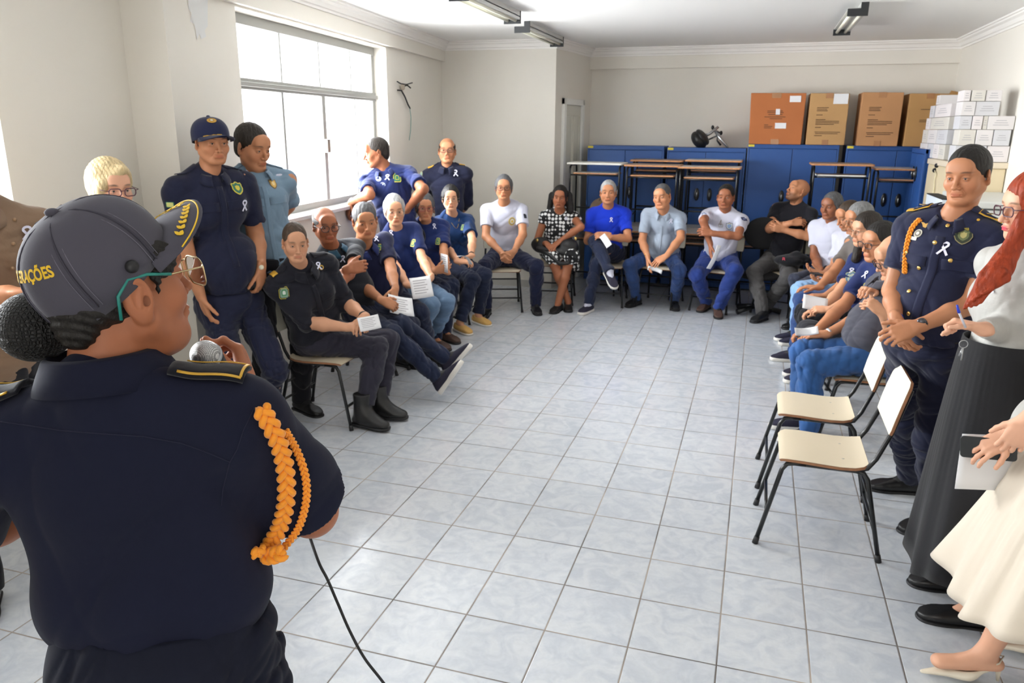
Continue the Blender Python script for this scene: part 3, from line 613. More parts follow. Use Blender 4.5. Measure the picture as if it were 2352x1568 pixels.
# ================================================================== FIGURES: smooth-blended volumes turned into meshes
class Vol:
    """a list of blended primitives; each is evaluated only around itself"""
    def __init__(s): s.P = []; s.cuts = []; s.disp = None
    def rc(s, a, b, ra, rb=None, k=.02, M=None, sc=None, op='u', clip=None):
        a = np.asarray(a, float); b = np.asarray(b, float); rb = ra if rb is None else rb
        s.P.append(('rc', a, b, ra, rb, k, M, sc, op, clip)); return s
    def el(s, c, r, M=None, k=.02, op='u', clip=None):
        s.P.append(('el', np.asarray(c, float), np.asarray(r, float), None, None, k, M, None, op, clip)); return s
    def cut(s, p, n): s.cuts.append((np.asarray(p, float), nrm(n))); return s
    def bounds(s):
        lo = np.full(3, 1e9); hi = np.full(3, -1e9)
        for p in s.P:
            if p[8] != 'u': continue
            l, h = s.pb(p); lo = np.minimum(lo, l); hi = np.maximum(hi, h)
        return lo, hi
    @staticmethod
    def pb(p):
        if p[0] == 'el': r = float(max(p[2])); return p[1] - r, p[1] + r
        m = max(p[3], p[4]) * (max(p[7]) if p[7] is not None else 1)
        return np.minimum(p[1], p[2]) - m, np.maximum(p[1], p[2]) + m
    @staticmethod
    def dist(p, X):
        kind, a, b, ra, rb, k, M, sc, op, clip = p
        if kind == 'el':
            q = X - a
            if M is not None: q = q @ M
            q = q / b; k0 = np.sqrt((q * q).sum(-1)) + 1e-9; k1 = np.sqrt(((q / b) ** 2).sum(-1)) + 1e-9
            d = k0 * (k0 - 1) / k1
        else:
            q = X - a; ab = b - a
            if M is not None: q = q @ M; ab = ab @ M
            if sc is not None: q = q / sc; ab = ab / np.asarray(sc)
            L2 = max(1e-9, ab @ ab); t = np.clip((q @ ab) / L2, 0, 1)
            d = np.sqrt(((q - t[..., None] * ab) ** 2).sum(-1)) - (ra + (rb - ra) * t)
            if sc is not None: d = d * min(sc)
        if clip:
            for c, n in clip: d = np.maximum(d, (X - np.asarray(c)) @ nrm(n))
        return d
    def grid(s, lo, hi, res):
        n = np.ceil((hi - lo) / res).astype(int) + 1
        ax = [lo[i] + res * np.arange(n[i]) for i in range(3)]
        D = np.full(n, .08)
        for p in s.P:
            l, h = s.pb(p); k = p[5]; mgn = k + 2.5 * res + (.01 if p[8] == 'u' else 0)
            i0 = np.maximum(0, np.floor((l - mgn - lo) / res).astype(int)); i1 = np.minimum(n, np.ceil((h + mgn - lo) / res).astype(int) + 1)
            if (i1 <= i0).any(): continue
            X = np.stack(np.meshgrid(*[ax[i][i0[i]:i1[i]] for i in range(3)], indexing='ij'), -1)
            d = s.dist(p, X); sl = tuple(slice(i0[i], i1[i]) for i in range(3)); A = D[sl]
            if p[8] == 'u': hh = np.maximum(k - np.abs(A - d), 0) / k; D[sl] = np.minimum(A, d) - hh * hh * k / 4
            else: hh = np.maximum(k - np.abs(A + d), 0) / k; D[sl] = np.maximum(A, -d) + hh * hh * k / 4
        if s.cuts or s.disp:
            X = np.stack(np.meshgrid(*ax, indexing='ij'), -1)
            if s.disp:
                m = np.abs(D) < .04; D[m] = D[m] + s.disp(X[m])
            for c, nn in s.cuts: D = np.maximum(D, (X - c) @ nn)
        return D, lo
    def nets(s, res, lo=None, hi=None):
        """surface nets"""
        if lo is None: lo, hi = s.bounds(); lo = lo - 3 * res; hi = hi + 3 * res
        D, lo = s.grid(np.asarray(lo, float), np.asarray(hi, float), res); S = D < 0
        n = np.array(D.shape) - 1; cnt = np.zeros(n, np.int8)
        for i in (0, 1):
            for j in (0, 1):
                for k in (0, 1): cnt += S[i:n[0] + i, j:n[1] + j, k:n[2] + k]
        C = np.argwhere((cnt > 0) & (cnt < 8))
        if not len(C): return np.zeros((0, 3)), np.zeros((0, 4), int)
        idx = np.full(n, -1, np.int64); idx[tuple(C.T)] = np.arange(len(C))
        acc = np.zeros((len(C), 3)); w = np.zeros(len(C))
        cr = [(i, j, k) for i in (0, 1) for j in (0, 1) for k in (0, 1)]
        V = {c: D[tuple((C + c).T)] for c in cr}
        for a in cr:
            for ax_ in range(3):
                if a[ax_]: continue
                b = list(a); b[ax_] = 1; b = tuple(b); va, vb = V[a], V[b]; m = (va < 0) != (vb < 0)
                t = np.where(m, va / np.where(m, va - vb, 1), 0)
                p = np.tile(np.array(a, float), (len(C), 1)); p[:, ax_] += t
                acc[m] += p[m]; w[m] += 1
        verts = lo + (C + acc / w[:, None]) * res
        F = []
        for ax_ in range(3):
            u, v = (ax_ + 1) % 3, (ax_ + 2) % 3
            sl0 = [slice(None)] * 3; sl1 = [slice(None)] * 3; sl0[ax_] = slice(0, -1); sl1[ax_] = slice(1, None)
            E = np.argwhere(S[tuple(sl0)] != S[tuple(sl1)])
            E = E[(E[:, u] > 0) & (E[:, v] > 0) & (E[:, u] < n[u]) & (E[:, v] < n[v])]
            if not len(E): continue
            du = np.zeros(3, int); dv = np.zeros(3, int); du[u] = 1; dv[v] = 1
            q = np.stack([idx[tuple((E - du - dv).T)], idx[tuple((E - dv).T)], idx[tuple(E.T)], idx[tuple((E - du).T)]], 1)
            ins = S[tuple(E.T)]; q[~ins] = q[~ins][:, ::-1]; F.append(q)
        F = np.concatenate(F); F = F[(F >= 0).all(1)]
        return verts, F
def vol_mesh(name, vol, res, mats, parent, blocks=(), color=None, smooth=True, kind=None):
    """one mesh; `blocks` are finer boxes (lo, hi, res) whose inside replaces the coarse surface"""
    V, F = vol.nets(res); parts = []
    if len(blocks):
        for bi, (lo, hi, r) in enumerate(blocks):
            lo = np.asarray(lo, float); hi = np.asarray(hi, float)
            cen = V[F].mean(1); F = F[~((cen > lo + .8 * res).all(1) & (cen < hi - .8 * res).all(1))]
            for (l2, h2, r2) in blocks[:bi]: pass
            v2, f2 = vol.nets(r, lo, hi); parts.append((v2, f2))
    allV = [V]; allF = [F]; o = len(V)
    for v2, f2 in parts: allV.append(v2); allF.append(f2 + o); o += len(v2)
    V = np.concatenate(allV); F = np.concatenate(allF)
    used = np.zeros(len(V), bool); used[F.ravel()] = True; re = np.cumsum(used) - 1; V = V[used]; F = re[F]
    me = bpy.data.meshes.new(name); me.vertices.add(len(V)); me.vertices.foreach_set('co', V.astype(np.float32).ravel())
    me.loops.add(len(F) * 4); me.loops.foreach_set('vertex_index', F.astype(np.int32).ravel())
    me.polygons.add(len(F)); me.polygons.foreach_set('loop_start', np.arange(0, len(F) * 4, 4, dtype=np.int32)); me.polygons.foreach_set('loop_total', np.full(len(F), 4, np.int32))
    me.update(calc_edges=True); me.validate()
    for M in (mats if isinstance(mats, (list, tuple)) else [mats]): me.materials.append(M)
    me.shade_smooth()
    if color is not None:
        a = me.color_attributes.new('tone', 'FLOAT_COLOR', 'POINT'); co = np.ones((len(me.vertices), 4), np.float32)
        vv = np.empty(len(me.vertices) * 3, np.float32); me.vertices.foreach_get('co', vv); co[:, :3] = color(vv.reshape(-1, 3).astype(float)); a.data.foreach_set('color', co.ravel())
    return link_mesh(name, me, parent, kind=kind)
def folds(seed, amp=.004, f=22, dirv=None):
    r = np.random.default_rng(seed); A = r.normal(size=(7, 3)); A /= np.linalg.norm(A, axis=1)[:, None]; ph = r.uniform(0, 6.28, 7); B = r.normal(size=(3, 3)) * 9
    if dirv is not None: A = A * .6 + np.asarray(dirv)
    def g(X):
        Wp = np.sin(X @ B.T) * .06; Y = X + Wp; v = np.zeros(len(X))
        for i in range(7): v += (1 - np.abs(np.sin(Y @ A[i] * f * (.6 + .13 * i) + ph[i]))) ** 2 * (.9 - .08 * i)
        return amp * (v - 1.05)
    return g
def frame(fwd, up=(0, 0, 1)):
    """columns: x = the figure's left, y = forward, z = up"""
    f = nrm(fwd); l = nrm(np.cross(up, f)); u = np.cross(f, l); return np.stack([l, f, u], 1)
def rot_axis(v, axis, a):
    axis = nrm(axis); return v * math.cos(a) + np.cross(axis, v) * math.sin(a) + axis * (axis @ v) * (1 - math.cos(a))
# ------------------------------------------------------------------ building a figure
def skin_mat(): return mat('skin', (1, 1, 1), .48, attr='tone', bump=.12, bscale=240, bdist=.0012, var=.035, vscale=22, spec=.35)
def hair_mat(key, c): return mat('hair ' + key, c, .55, bump=1.0, bscale=90, bdist=.006, stretch=(1, 1, .35), var=.25, vscale=60, spec=.35)
HAIRC = dict(black=(.012, .010, .009), dark=(.022, .016, .012), brown=(.05, .032, .02), grey=(.20, .20, .20), light=(.38, .38, .38), salt=(.10, .10, .105), blonde=srgb(206, 184, 140), red=srgb(150, 54, 20), tied=(.07, .045, .03))
SK = dict(fair=srgb(226, 172, 142), light=srgb(214, 158, 124), tan=srgb(192, 132, 96), brown=srgb(160, 100, 70), dark=srgb(128, 78, 54), red=srgb(200, 124, 96))
def head_vol(V, O, R, w=1.0, fat=1.0, ears=True, nose=1.0, s=1.0, open_mouth=False, es=1.0):
    """head with brow, sockets, nose, lips, chin and ears. O = eye level at mid skull; R columns left, forward, up"""
    P = lambda x, y, z: O + R @ (np.array([x * w, y, z]) * s)
    e = lambda c, r, k=.02, op='u': V.el(P(*c), np.array([r[0] * w, r[1], r[2]]) * s, R, k * s, op)
    c_ = lambda a, b, ra, rb=None, k=.02, op='u': V.rc(P(*a), P(*b), ra * s, None if rb is None else rb * s, k * s, op=op)
    e((0, -.014, .032), (.0735, .094, .084), .02)
    e((0, .030, -.030), (.060, .060, .082), .035)
    for q in (-1, 1):
        c_((q * .054 * fat, .004, -.052), (q * .026 * fat, .058, -.094), .017 * fat, .016, .03)
        e((q * .043, .060, -.030), (.021 * fat, .018, .020), .03)
    e((0, .071, -.096), (.020, .016, .015), .03)
    if fat > 1.05: e((0, .038, -.100), (.044 * fat, .042, .026), .03)
    c_((-.034, .080, .021), (.034, .080, .021), .0105, .0105, .022); e((0, .074, .048), (.050, .018, .03), .03)
    for q in (-1, 1): e((q * .0325, .100, .0), (.0185, .018, .0135), .014, 's')
    c_((0, .086, .012), (0, .1075 + .003 * nose, -.033), .0062, .0088 * nose, .012); e((0, .109 + .003 * nose, -.036), (.0098 * nose, .0085, .0082), .007)
    for q in (-1, 1): e((q * .0125 * nose, .097, -.0395), (.0078, .0095, .0070), .007); e((q * .0065, .1055, -.0475), (.0038, .0055, .0034), .004, 's')
    e((0, .0865, -.0655), (.026, .010, .015), .016)
    e((0, .0940, -.0628), (.0240, .0062, .0040), .006); e((0, .0930, -.0720), (.0200, .0070, .0046), .006)
    c_((-.0245, .0945, -.0675), (.0245, .0945, -.0675), .0011, .0011, .0035, 's')
    if open_mouth: e((0, .1035, -.0685), (.015, .010, .004), .004, 's')
    e((0, .0905, -.0835), (.020, .006, .005), .008, 's')
    for q in (-1, 1):
        e((q * .0315, .0775, -.0005), (.0148, .0142, .0125), .005)
        e((q * .0315, .0945, -.0015), (.0120, .0080, .0034), .0022, 's')
    for q in (-1, 1):
        c_((q * .0185, .0925, -.043), (q * .031, .0790, -.067), .0013, .0011, .0065, 's'); c_((q * .020, .0880, -.0125), (q * .041, .0800, -.0135), .0009, .0009, .005, 's')
    if ears:
        for q in (-1, 1):
            Re = R @ np.array([[math.cos(q * -.45), -math.sin(q * -.45), 0], [math.sin(q * -.45), math.cos(q * -.45), 0], [0, 0, 1]])
            V.el(P(q * (.0785 + .006 * (es - 1)), -.010, -.008), np.array([.0070, .0185, .0300]) * s * es, Re, .008 * s); V.el(P(q * .0780, -.006, -.008 - .024 * es), np.array([.0065, .010, .012]) * s * es, Re, .008 * s)
            V.el(P(q * (.0868 + .0085 * (es - 1)), -.008, -.004), np.array([.0056, .0115, .0195]) * s * es, Re, .003 * s, 's'); V.el(P(q * .0815, .001, -.014), np.array([.0055, .0060, .0080]) * s * es, Re, .003 * s, 's')
            V.rc(P(q * .0815, -.004, .006), P(q * .0815, -.010, -.020), .0028 * s * es, .0030 * s * es, .004)
    return P
def hand_vol(V, W, u, n, side, curl=.5, s=1.0, spread=1.0, thumb=.6, res_blocks=None, r3=.003, curls=None):
    """palm and five separate fingers. W wrist, u hand direction, n palm normal (where the palm faces)"""
    u = nrm(u); n = nrm(np.asarray(n, float) - u * (u @ np.asarray(n, float))); t = nrm(np.cross(n, u)) * side   # t = thumb side
    M = np.stack([t, u, n], 1)
    V.el(W + u * .052 * s, np.array([.039, .053, .0155]) * s, M, .012); V.rc(W - u * .02 * s, W + u * .03 * s, .0235 * s, .021 * s, .015, M, (1.15, 1, .72))
    pts = [W]
    L = [.070, .079, .073, .058]; off = [.029, .0095, -.0105, -.029]; start = [.092, .096, .091, .083]; rr = [.0088, .0090, .0086, .0077]
    for i in range(4):
        p = W + u * start[i] * s + t * off[i] * s; d = nrm(u + t * (off[i] * 3.2 * spread)); c = curls[i] if curls else curl * (1 + .08 * i)
        V.rc(W + u * .045 * s + t * off[i] * .8 * s, p, .0105 * s, .0094 * s, .010)
        for j, (fl, rj) in enumerate(((.44, 1.0), (.30, .93), (.26, .85))):
            d = rot_axis(d, t * side if False else np.cross(d, n), c * (.75 if j == 0 else 1.0)); q = p + d * L[i] * fl * s
            V.rc(p, q, rr[i] * rj * s, rr[i] * (rj - .07) * s, .005); p = q
        pts.append(p)
    p = W + u * .022 * s + t * .024 * s; d = nrm(u * .72 + t * .62 * (1.2 - .5 * thumb) + n * .35 * thumb)
    V.rc(W + u * .01 * s + t * .012 * s, p, .017 * s, .0145 * s, .012)
    for j, (l, r) in enumerate(((.040, .0125), (.031, .0105), (.026, .0092))):
        q = p + d * l * s; V.rc(p, q, r * s, (r - .0013) * s, .006); p = q; d = nrm(d * 1.0 + u * .22 + n * .25 * thumb - t * .12 * thumb)
    pts.append(p)
    pts = np.array(pts); lo = pts.min(0) - .035 * s; hi = pts.max(0) + .035 * s
    if res_blocks is not None: res_blocks.append((lo, hi, r3))
    return pts
def ik(S, W, l1, l2, hint=None, pole=None):
    S = np.asarray(S, float); W = np.asarray(W, float); d = W - S; L = np.linalg.norm(d)
    if L > .995 * (l1 + l2): k = L / (.995 * (l1 + l2)); l1 *= k; l2 *= k
    if L < abs(l1 - l2) + .01: W = S + nrm(d) * (abs(l1 - l2) + .01); d = W - S; L = np.linalg.norm(d)
    a = (l1 * l1 - l2 * l2 + L * L) / (2 * L); h = math.sqrt(max(0, l1 * l1 - a * a)); ax = d / L
    e1 = nrm(np.cross(ax, [0.3, .2, 1])); e2 = np.cross(ax, e1); best = None
    for i in range(72):
        t = 2 * math.pi * i / 72; E = S + ax * a + (e1 * math.cos(t) + e2 * math.sin(t)) * h
        c = 0.0
        if hint is not None: c += np.linalg.norm(px_of(E) - np.array(hint)) / FPX * np.linalg.norm(E - CAM)
        if pole is not None: c -= (.25 if hint is not None else 1.0) * ((E - S - ax * a) @ nrm(pole))
        if best is None or c < best[0]: best = (c, E)
    return best[1]
def glasses_on(P, R, frame_m, parent, w=1.0, style='rect', half=False):
    fr = MB(); s = 1; thk = .0013 if 'thin' in frame_m.name else .0023
    out = []
    for q in (-1, 1):
        cx = q * .0335; pts = []
        for (a, b) in rrect(.051, .034 if style == 'rect' else .042, .013 if style == 'rect' else .020, 5): pts.append(P((cx + a) / w, .1135 - abs(cx + a) * .12, -.004 + b))
        fr.tube(pts, thk, 6, closed=True); out.append(pts)
        fr.tube([P(q * .060 / w, .107, .004), P(q * .077 / w, .095, .005), P(q * .083 / w, .02, .005), P(q * .083 / w, -.012, -.004)], .0017, 6)
    fr.tube([P(-.009 / w, .1125, .002), P(0, .1155, .005), P(.009 / w, .1125, .002)], .0016, 6)
    o = fr.build('glasses', frame_m, parent, True)
    for pts in out:
        l = MB(); l.add(pts, [tuple(range(len(pts)))]); l.build('lens', thin_glass('spectacle lens', (.93, .93, .95), .10), o)
    return o
def ribbon_at(P, N, up, parent, s=1.0, m=None):
    """awareness ribbon: one crossing loop, slightly proud of the cloth"""
    N = nrm(N); X = nrm(np.cross(up, N)); Y = np.cross(N, X); mb = MB(); w = .0075 * s; pts = []
    for t in np.linspace(-1, 1, 15):
        a = t * math.pi * .62; r = .011 * s
        if abs(t) < .62: x = r * math.sin(a * 1.55); y = r * math.cos(a * 1.35) + .008 * s
        else: k = (abs(t) - .62) / .38; x = math.copysign(1, t) * (r * .55 - k * .022 * s); y = .004 * s - k * .030 * s
        pts.append((x, y, .003 * s + .0035 * s * (t + 1) / 2))
    P0 = [P + X * x + Y * y + N * z for x, y, z in pts]; n = len(P0); vs = []; 
    for i in range(n):
        d = nrm(P0[min(n - 1, i + 1)] - P0[max(0, i - 1)]); side = nrm(np.cross(N, d)); 
        for a, h in ((-1, 0), (1, 0), (1, .0012), (-1, .0012)): vs.append(P0[i] + side * a * w / 2 + N * h)
    fs = []
    for i in range(n - 1):
        for k in range(4): fs.append((i * 4 + k, i * 4 + (k + 1) % 4, (i + 1) * 4 + (k + 1) % 4, (i + 1) * 4 + k))
    mb.add(vs, fs + [(0, 1, 2, 3), tuple((n - 1) * 4 + k for k in (3, 2, 1, 0))]); return mb.build('ribbon', m or mat('white satin ribbon', srgb(228, 228, 246), .4), parent, 0.8)
def hit(obj, px, py):
    bv = obj.get('_bv'); d = Vector(ray(px, py)).normalized(); key = obj.name
    if key not in BV: BV[key] = BVHTree.FromPolygons([v.co[:] for v in obj.data.vertices], [p.vertices[:] for p in obj.data.polygons])
    loc, nr, i, dist = BV[key].ray_cast(Vector(CAM), d)
    if loc is None:
        # nearest point instead
        c = np.mean([obj.bound_box[k][:] for k in range(8)], 0); R = np.linalg.norm(c - CAM); q = CAM + np.array(d) * R; loc, nr, i, dist = BV[key].find_nearest(Vector(q))
    nr = np.array(nr)
    if nr @ np.array(d) > 0: nr = -nr
    # steady the normal over a small patch
    acc = nr.copy()
    for dx, dy in ((-5, 0), (5, 0), (0, 5), (0, -5)):
        l2, n2, _, _ = BV[key].ray_cast(Vector(CAM), Vector(ray(px + dx, py + dy)).normalized())
        if n2 is not None:
            n2 = np.array(n2); acc += n2 if n2 @ np.array(d) < 0 else -n2
    return np.array(loc), nrm(acc)
BV = {}
def badge(P, N, up, parent, kind, w, h, cols, name='badge', text=None):
    """flat emblem lying on the cloth: shield / disc / rect, nested coloured layers"""
    N = nrm(N); X = nrm(np.cross(up, N)); Y = np.cross(N, X)
    def outline(k):
        if kind == 'disc': return [(w / 2 * k * math.cos(a), h / 2 * k * math.sin(a)) for a in np.linspace(0, 2 * math.pi, 28, endpoint=False)]
        if kind == 'rect': return rrect(w * k, h * k, min(w, h) * .12)
        if kind == 'shield': return [(x * w / 2 * k, y * h / 2 * k) for x, y in ((-1, .62), (-.8, .78), (-.45, .72), (-.2, .9), (0, 1), (.2, .9), (.45, .72), (.8, .78), (1, .62), (.9, .3), (.98, -.1), (.75, -.55), (.35, -.85), (0, -1), (-.35, -.85), (-.75, -.55), (-.98, -.1), (-.9, .3))][::-1]
        if kind == 'arch': return [(x * w / 2 * k, y * h / 2 * k) for x, y in ((-.72, -.95), (.72, -.95), (.95, -.7), (.95, .45), (.8, .6), (.6, .95), (-.6, .95), (-.8, .6), (-.95, .45), (-.95, -.7))]
        return kind
    root = None; n = len(cols)
    for i, (k, c) in enumerate(cols):
        o = MB().prism(outline(k), .0016, P + N * (.0005 + .0012 * i), X, Y).build(name if root is None else 'emblem', mat('badge %d %d %d' % tuple(int(q * 255) for q in c), c, .5), parent if root is None else root, bevel=0)
        if root is None: root = o
    if text: text_obj(text[0], P + N * (.0005 + .0012 * n + .0005) + Y * text[2], X, Y, text[1], mat('badge text', srgb(*text[3]), .5), root)
    return root
def text_obj(s, P, X, Y, size, m, parent, warp=None, depth=.0006, name='lettering', bold=0.0):
    cu = bpy.data.curves.new(name, 'FONT'); cu.body = s; cu.size = size; cu.align_x = 'CENTER'; cu.align_y = 'CENTER'; cu.extrude = depth; cu.offset = bold; cu.resolution_u = 4
    tmp = bpy.data.objects.new(name, cu); COL.objects.link(tmp); dg = bpy.context.evaluated_depsgraph_get(); dg.update(); me = bpy.data.meshes.new_from_object(tmp.evaluated_get(dg)); bpy.data.objects.remove(tmp)
    X = nrm(X); Y = nrm(Y); Z = np.cross(X, Y)
    for v in me.vertices:
        if warp: v.co = warp(v.co.x, v.co.y, v.co.z)
        else: v.co = P + X * v.co.x + Y * v.co.y + Z * v.co.z
    me.materials.clear(); me.materials.append(m); me.update()
    return link_mesh(name, me, parent)

def person(label, base, neck, tyaw, hip, head, face, arms, legs, **o):
    """neck/hip: world points (base of neck, mid hip joints); tyaw: facing of the chest (deg, 0 = +X, 90 = +Y);
    head: world point at eye level mid-skull; face: (yaw, pitch, roll) deg; arms/legs: dicts l, r"""
    g = lambda k, d=None: o.get(k, d)
    t = thing('person', label, 'person', tuple(base), group=None)
    res = g('res', .007); hres = g('hres', .0035); S = g('s', 1.0); fem = g('fem', False); fat = g('fat', 1.0); belly = g('belly', 0.0); seed = g('seed', 1)
    neck = np.asarray(neck, float); hip = np.asarray(hip, float); H = np.asarray(head, float)
    a = math.radians(tyaw); fwd = np.array([math.cos(a), math.sin(a), 0]); up = nrm(neck - hip); T = frame(fwd - up * (fwd @ up), up); L = np.linalg.norm(neck - hip)
    ha = math.radians(g('hyaw', tyaw)); hf = np.array([math.cos(ha), math.sin(ha), 0]); HL = np.cross([0, 0, 1], hf)
    sw = g('sw', .178 if not fem else .158) * S; TP = lambda x, y, z: neck + T @ np.array([x, y, z])
    sh = {}
    for k, q in (('l', 1), ('r', -1)):
        sh[k] = TP(q * sw, g('shy', .0), -.078 * S + g('shz_' + k, 0))
    hj = {k: hip + HL * q * .085 * S for k, q in (('l', 1), ('r', -1))}
    yw, pt, rl = [math.radians(v) for v in face]
    f = np.array([math.cos(yw) * math.cos(pt), math.sin(yw) * math.cos(pt), math.sin(pt)]); RH = frame(f); 
    if rl: RH = np.stack([rot_axis(RH[:, 0], f, rl), f, rot_axis(RH[:, 2], f, rl)], 1)
    skin = np.array(SK[g('skin', 'tan')]) * g('tone', 1.0); hw = g('hw', 1.0) * (.95 if fem else 1.0); hs = g('hs', .98 if fem else 1.03)
    l1, l2 = .285 * S, .255 * S; t1, t2 = .43 * S, .42 * S
    J = {}
    for k, q in (('l', 1), ('r', -1)):
        A = arms.get(k)
        if A is None: continue
        W = np.asarray(A['w'], float); pole = A.get('pole'); pole = (T @ np.array(pole if pole is not None else (q * .5, -.5, -.7)))
        J['e' + k] = ik(sh[k], W, l1, l2, A.get('e'), pole); J['w' + k] = W
    for k in ('l', 'r'):
        G = legs.get(k)
        if G is None: continue
        An = np.asarray(G['a'], float); pole = np.asarray(G.get('pole', (hf[0], hf[1], .6)), float); J['k' + k] = ik(hj[k], An, t1, t2, G.get('k'), pole); J['a' + k] = An
    bulk = g('bulk', 1.0)
    def torso(V, d, seg='all', kk=.06):
        e = lambda x, y, z, r, k=kk: V.el(TP(x, y, z), np.array(r) + d, T, k)
        ch = (.155 if not fem else .135) * S * bulk; dp = (.105 if not fem else .098) * S * bulk
        e(0, .008, -.17 * S, (ch, dp, .155 * S)); e(0, belly * .35, -.63 * L, ((.138 + belly * .35) * S * bulk, (.098 + belly * .55) * S * bulk, .15 * S))
        if belly: e(0, .035 + belly * .6, -.72 * L, ((.11 + belly * .45) * S, (.08 + belly * .5) * S, .12 * S))
        V.el(hip + np.array([0, 0, .02]), np.array([.158 * S * bulk * (1.04 if fem else 1) + belly * .2, .118 * S * bulk + belly * .25, .115 * S]) + d, frame(hf), kk)
        V.rc(sh['l'] * .88 + sh['r'] * .12, sh['r'] * .88 + sh['l'] * .12, .050 * S + d, None, .05)
        for k, q in (('l', 1), ('r', -1)):
            V.rc(TP(q * .01, -.014, .004), sh[k] + T[:, 2] * .012 * S, .042 * S + d, .034 * S + d, .05)
        if fem:
            bu = g('bust', 1.0)
            for q in (-1, 1): e(q * .068 * S, (.055 + .030 * bu) * S, -.20 * S, (.060 * S, .050 * S * bu, .060 * S), .05)
    # ---- body: one continuous skin surface, finer around the head and the hands
    V = Vol(); torso(V, -.012)
    nr = g('neck_r', .056 if not fem else .048) * (1 + (fat - 1) * .5); V.rc(H + RH @ np.array([0, -.020, -.055]), neck + T @ np.array([0, .0, -.02]), nr * .98, nr * 1.08, .03)
    if g('headless'): P = lambda x, y, z: H
    else: P = head_vol(V, H, RH, hw, fat, True, g('nose', 1.0), hs, g('mouth', False), g('ear_s', 1.0))
    blocks = [] if g('headless') else [(H - .155 * hs, H + .155 * hs, hres)]
    for k, q in (('l', 1), ('r', -1)):
        if 'e' + k in J:
            af = g('arm', 1.0) * (.92 if fem else 1.0); E, W = J['e' + k], J['w' + k]
            V.el(sh[k], np.array([.058, .058, .062]) * S * af, None, .03); V.rc(sh[k], E, .050 * S * af, .039 * S * af, .02); V.rc(E, E * .62 + W * .38, .040 * S * af, .0405 * S * af, .02); V.rc(E * .62 + W * .38, W, .0405 * S * af, .0255 * S, .02)
            A = arms[k]
            if not A.get('hide'):
                u = A.get('u'); u = nrm(W - E) if u is None else np.asarray(u, float); n = np.asarray(A.get('n', (0, 0, -1)), float)
                J['h' + k] = hand_vol(V, W, u, n, q, A.get('curl', .45), S * g('hand_s', .95 if fem else 1.02) , A.get('spread', 1.0), A.get('thumb', .6), blocks, g('fres', .0032), curls=A.get('curls'))
        if 'k' + k in J:
            K, An = J['k' + k], J['a' + k]
            V.rc(hj[k], K, .078 * S, .052 * S, .03); V.rc(K, K * .65 + An * .35, .050 * S, .052 * S, .02); V.rc(K * .65 + An * .35, An, .052 * S, .034 * S, .02)
            G = legs[k]; ff = G.get('f', hf); ff = nrm(ff); fz = np.asarray(G.get('up', (0, 0, 1)), float); V.rc(An, An + ff * .07 - nrm(fz) * .045, .028 * S, .022 * S, .02)
            if g('barefoot'):
                fo = An + ff * .15 + np.array([0, 0, -.055]); V.rc(An - ff * .03 + np.array([0, 0, -.045]), fo, .030, .028, .02, frame(ff), (1.15, 1, .8))
    lips = np.array(g('lips', skin * np.array([.84, .60, .60]))); HT = np.array(HAIRC[g('hair_c', 'black')]); stub = g('beard', 0.0); bald = g('hair') in ('bald',); buzz = g('hair') == 'rim'
    browc = skin * .16 + np.minimum(HT, .06) * .6
    def color(X):
        q = (X - H) @ RH / hs; q[:, 0] /= hw; C = np.tile(skin, (len(X), 1)); n = mnz(X * 14)[:, None]; C = C * (1 + .05 * n)
        m = np.exp(-((q[:, 0] / .021) ** 4 + ((q[:, 2] + .0675) / .0095) ** 4)) * (q[:, 1] > .086); C = C * (1 - m[:, None]) + lips * m[:, None]
        bz = .0225 + .004 * np.cos((np.abs(q[:, 0]) - .034) / .02 * 1.4); m = np.exp(-(((np.abs(q[:, 0]) - .034) / .0185) ** 4 + ((q[:, 2] - bz + .0) / .0040) ** 4)) * (q[:, 1] > .05) * g('browk', .85); C = C * (1 - m[:, None]) + browc * m[:, None]
        m = np.exp(-(((np.abs(q[:, 0]) - .0315) / .0135) ** 4 + ((q[:, 2] - .0030 + 14 * (np.abs(q[:, 0]) - .0315) ** 2) / .0013) ** 4)) * (q[:, 1] > .078); C = C * (1 - m[:, None]) + skin * .10 * m[:, None]
        ck = np.exp(-(((np.abs(q[:, 0]) - .042) / .022) ** 2 + ((q[:, 2] + .035) / .022) ** 2)) * (q[:, 1] > .04) * .14; C = C * (1 + ck[:, None] * np.array([.25, -.25, -.25]))
        if stub:
            m = stub * 1 / (1 + np.exp((q[:, 2] + .048 + .2 * np.maximum(0, .05 - q[:, 1])) / .006)) * (q[:, 1] > -.01) * (q[:, 2] > -.13) * (np.linalg.norm(q, axis=1) < .17); ml = np.exp(-((q[:, 0] / .022) ** 4 + ((q[:, 2] + .0675) / .008) ** 4)); m = m * (1 - ml); C = C * (1 - m[:, None]) + (skin * .3 + HT * .5) * m[:, None]
        return C
    body = vol_mesh('body', V, res, skin_mat(), t, blocks, color)
    # ---- eyes
    if not g('headless') and not g('noeyes'):
        for q in (-1, 1):
            c = P(q * .0315, .0775, -.001); gz = nrm(RH @ np.array([g('gaze', (0, 0))[0], 1, g('gaze', (0, 0))[1]]))
            eb = MB().ball(c, .0128 * hs, 10).build('eye', mat('eye white', srgb(178, 168, 162), .25), t, True)
            MB().ball(c + gz * .0068 * hs, .0069 * hs, 8).build('iris', mat('dark iris', (.018, .010, .006), .15), eb, True)
    # ---- hair
    hc = g('hair_c', 'black'); hm = hair_mat(hc, HAIRC[hc]); hk = g('hair', 'short')
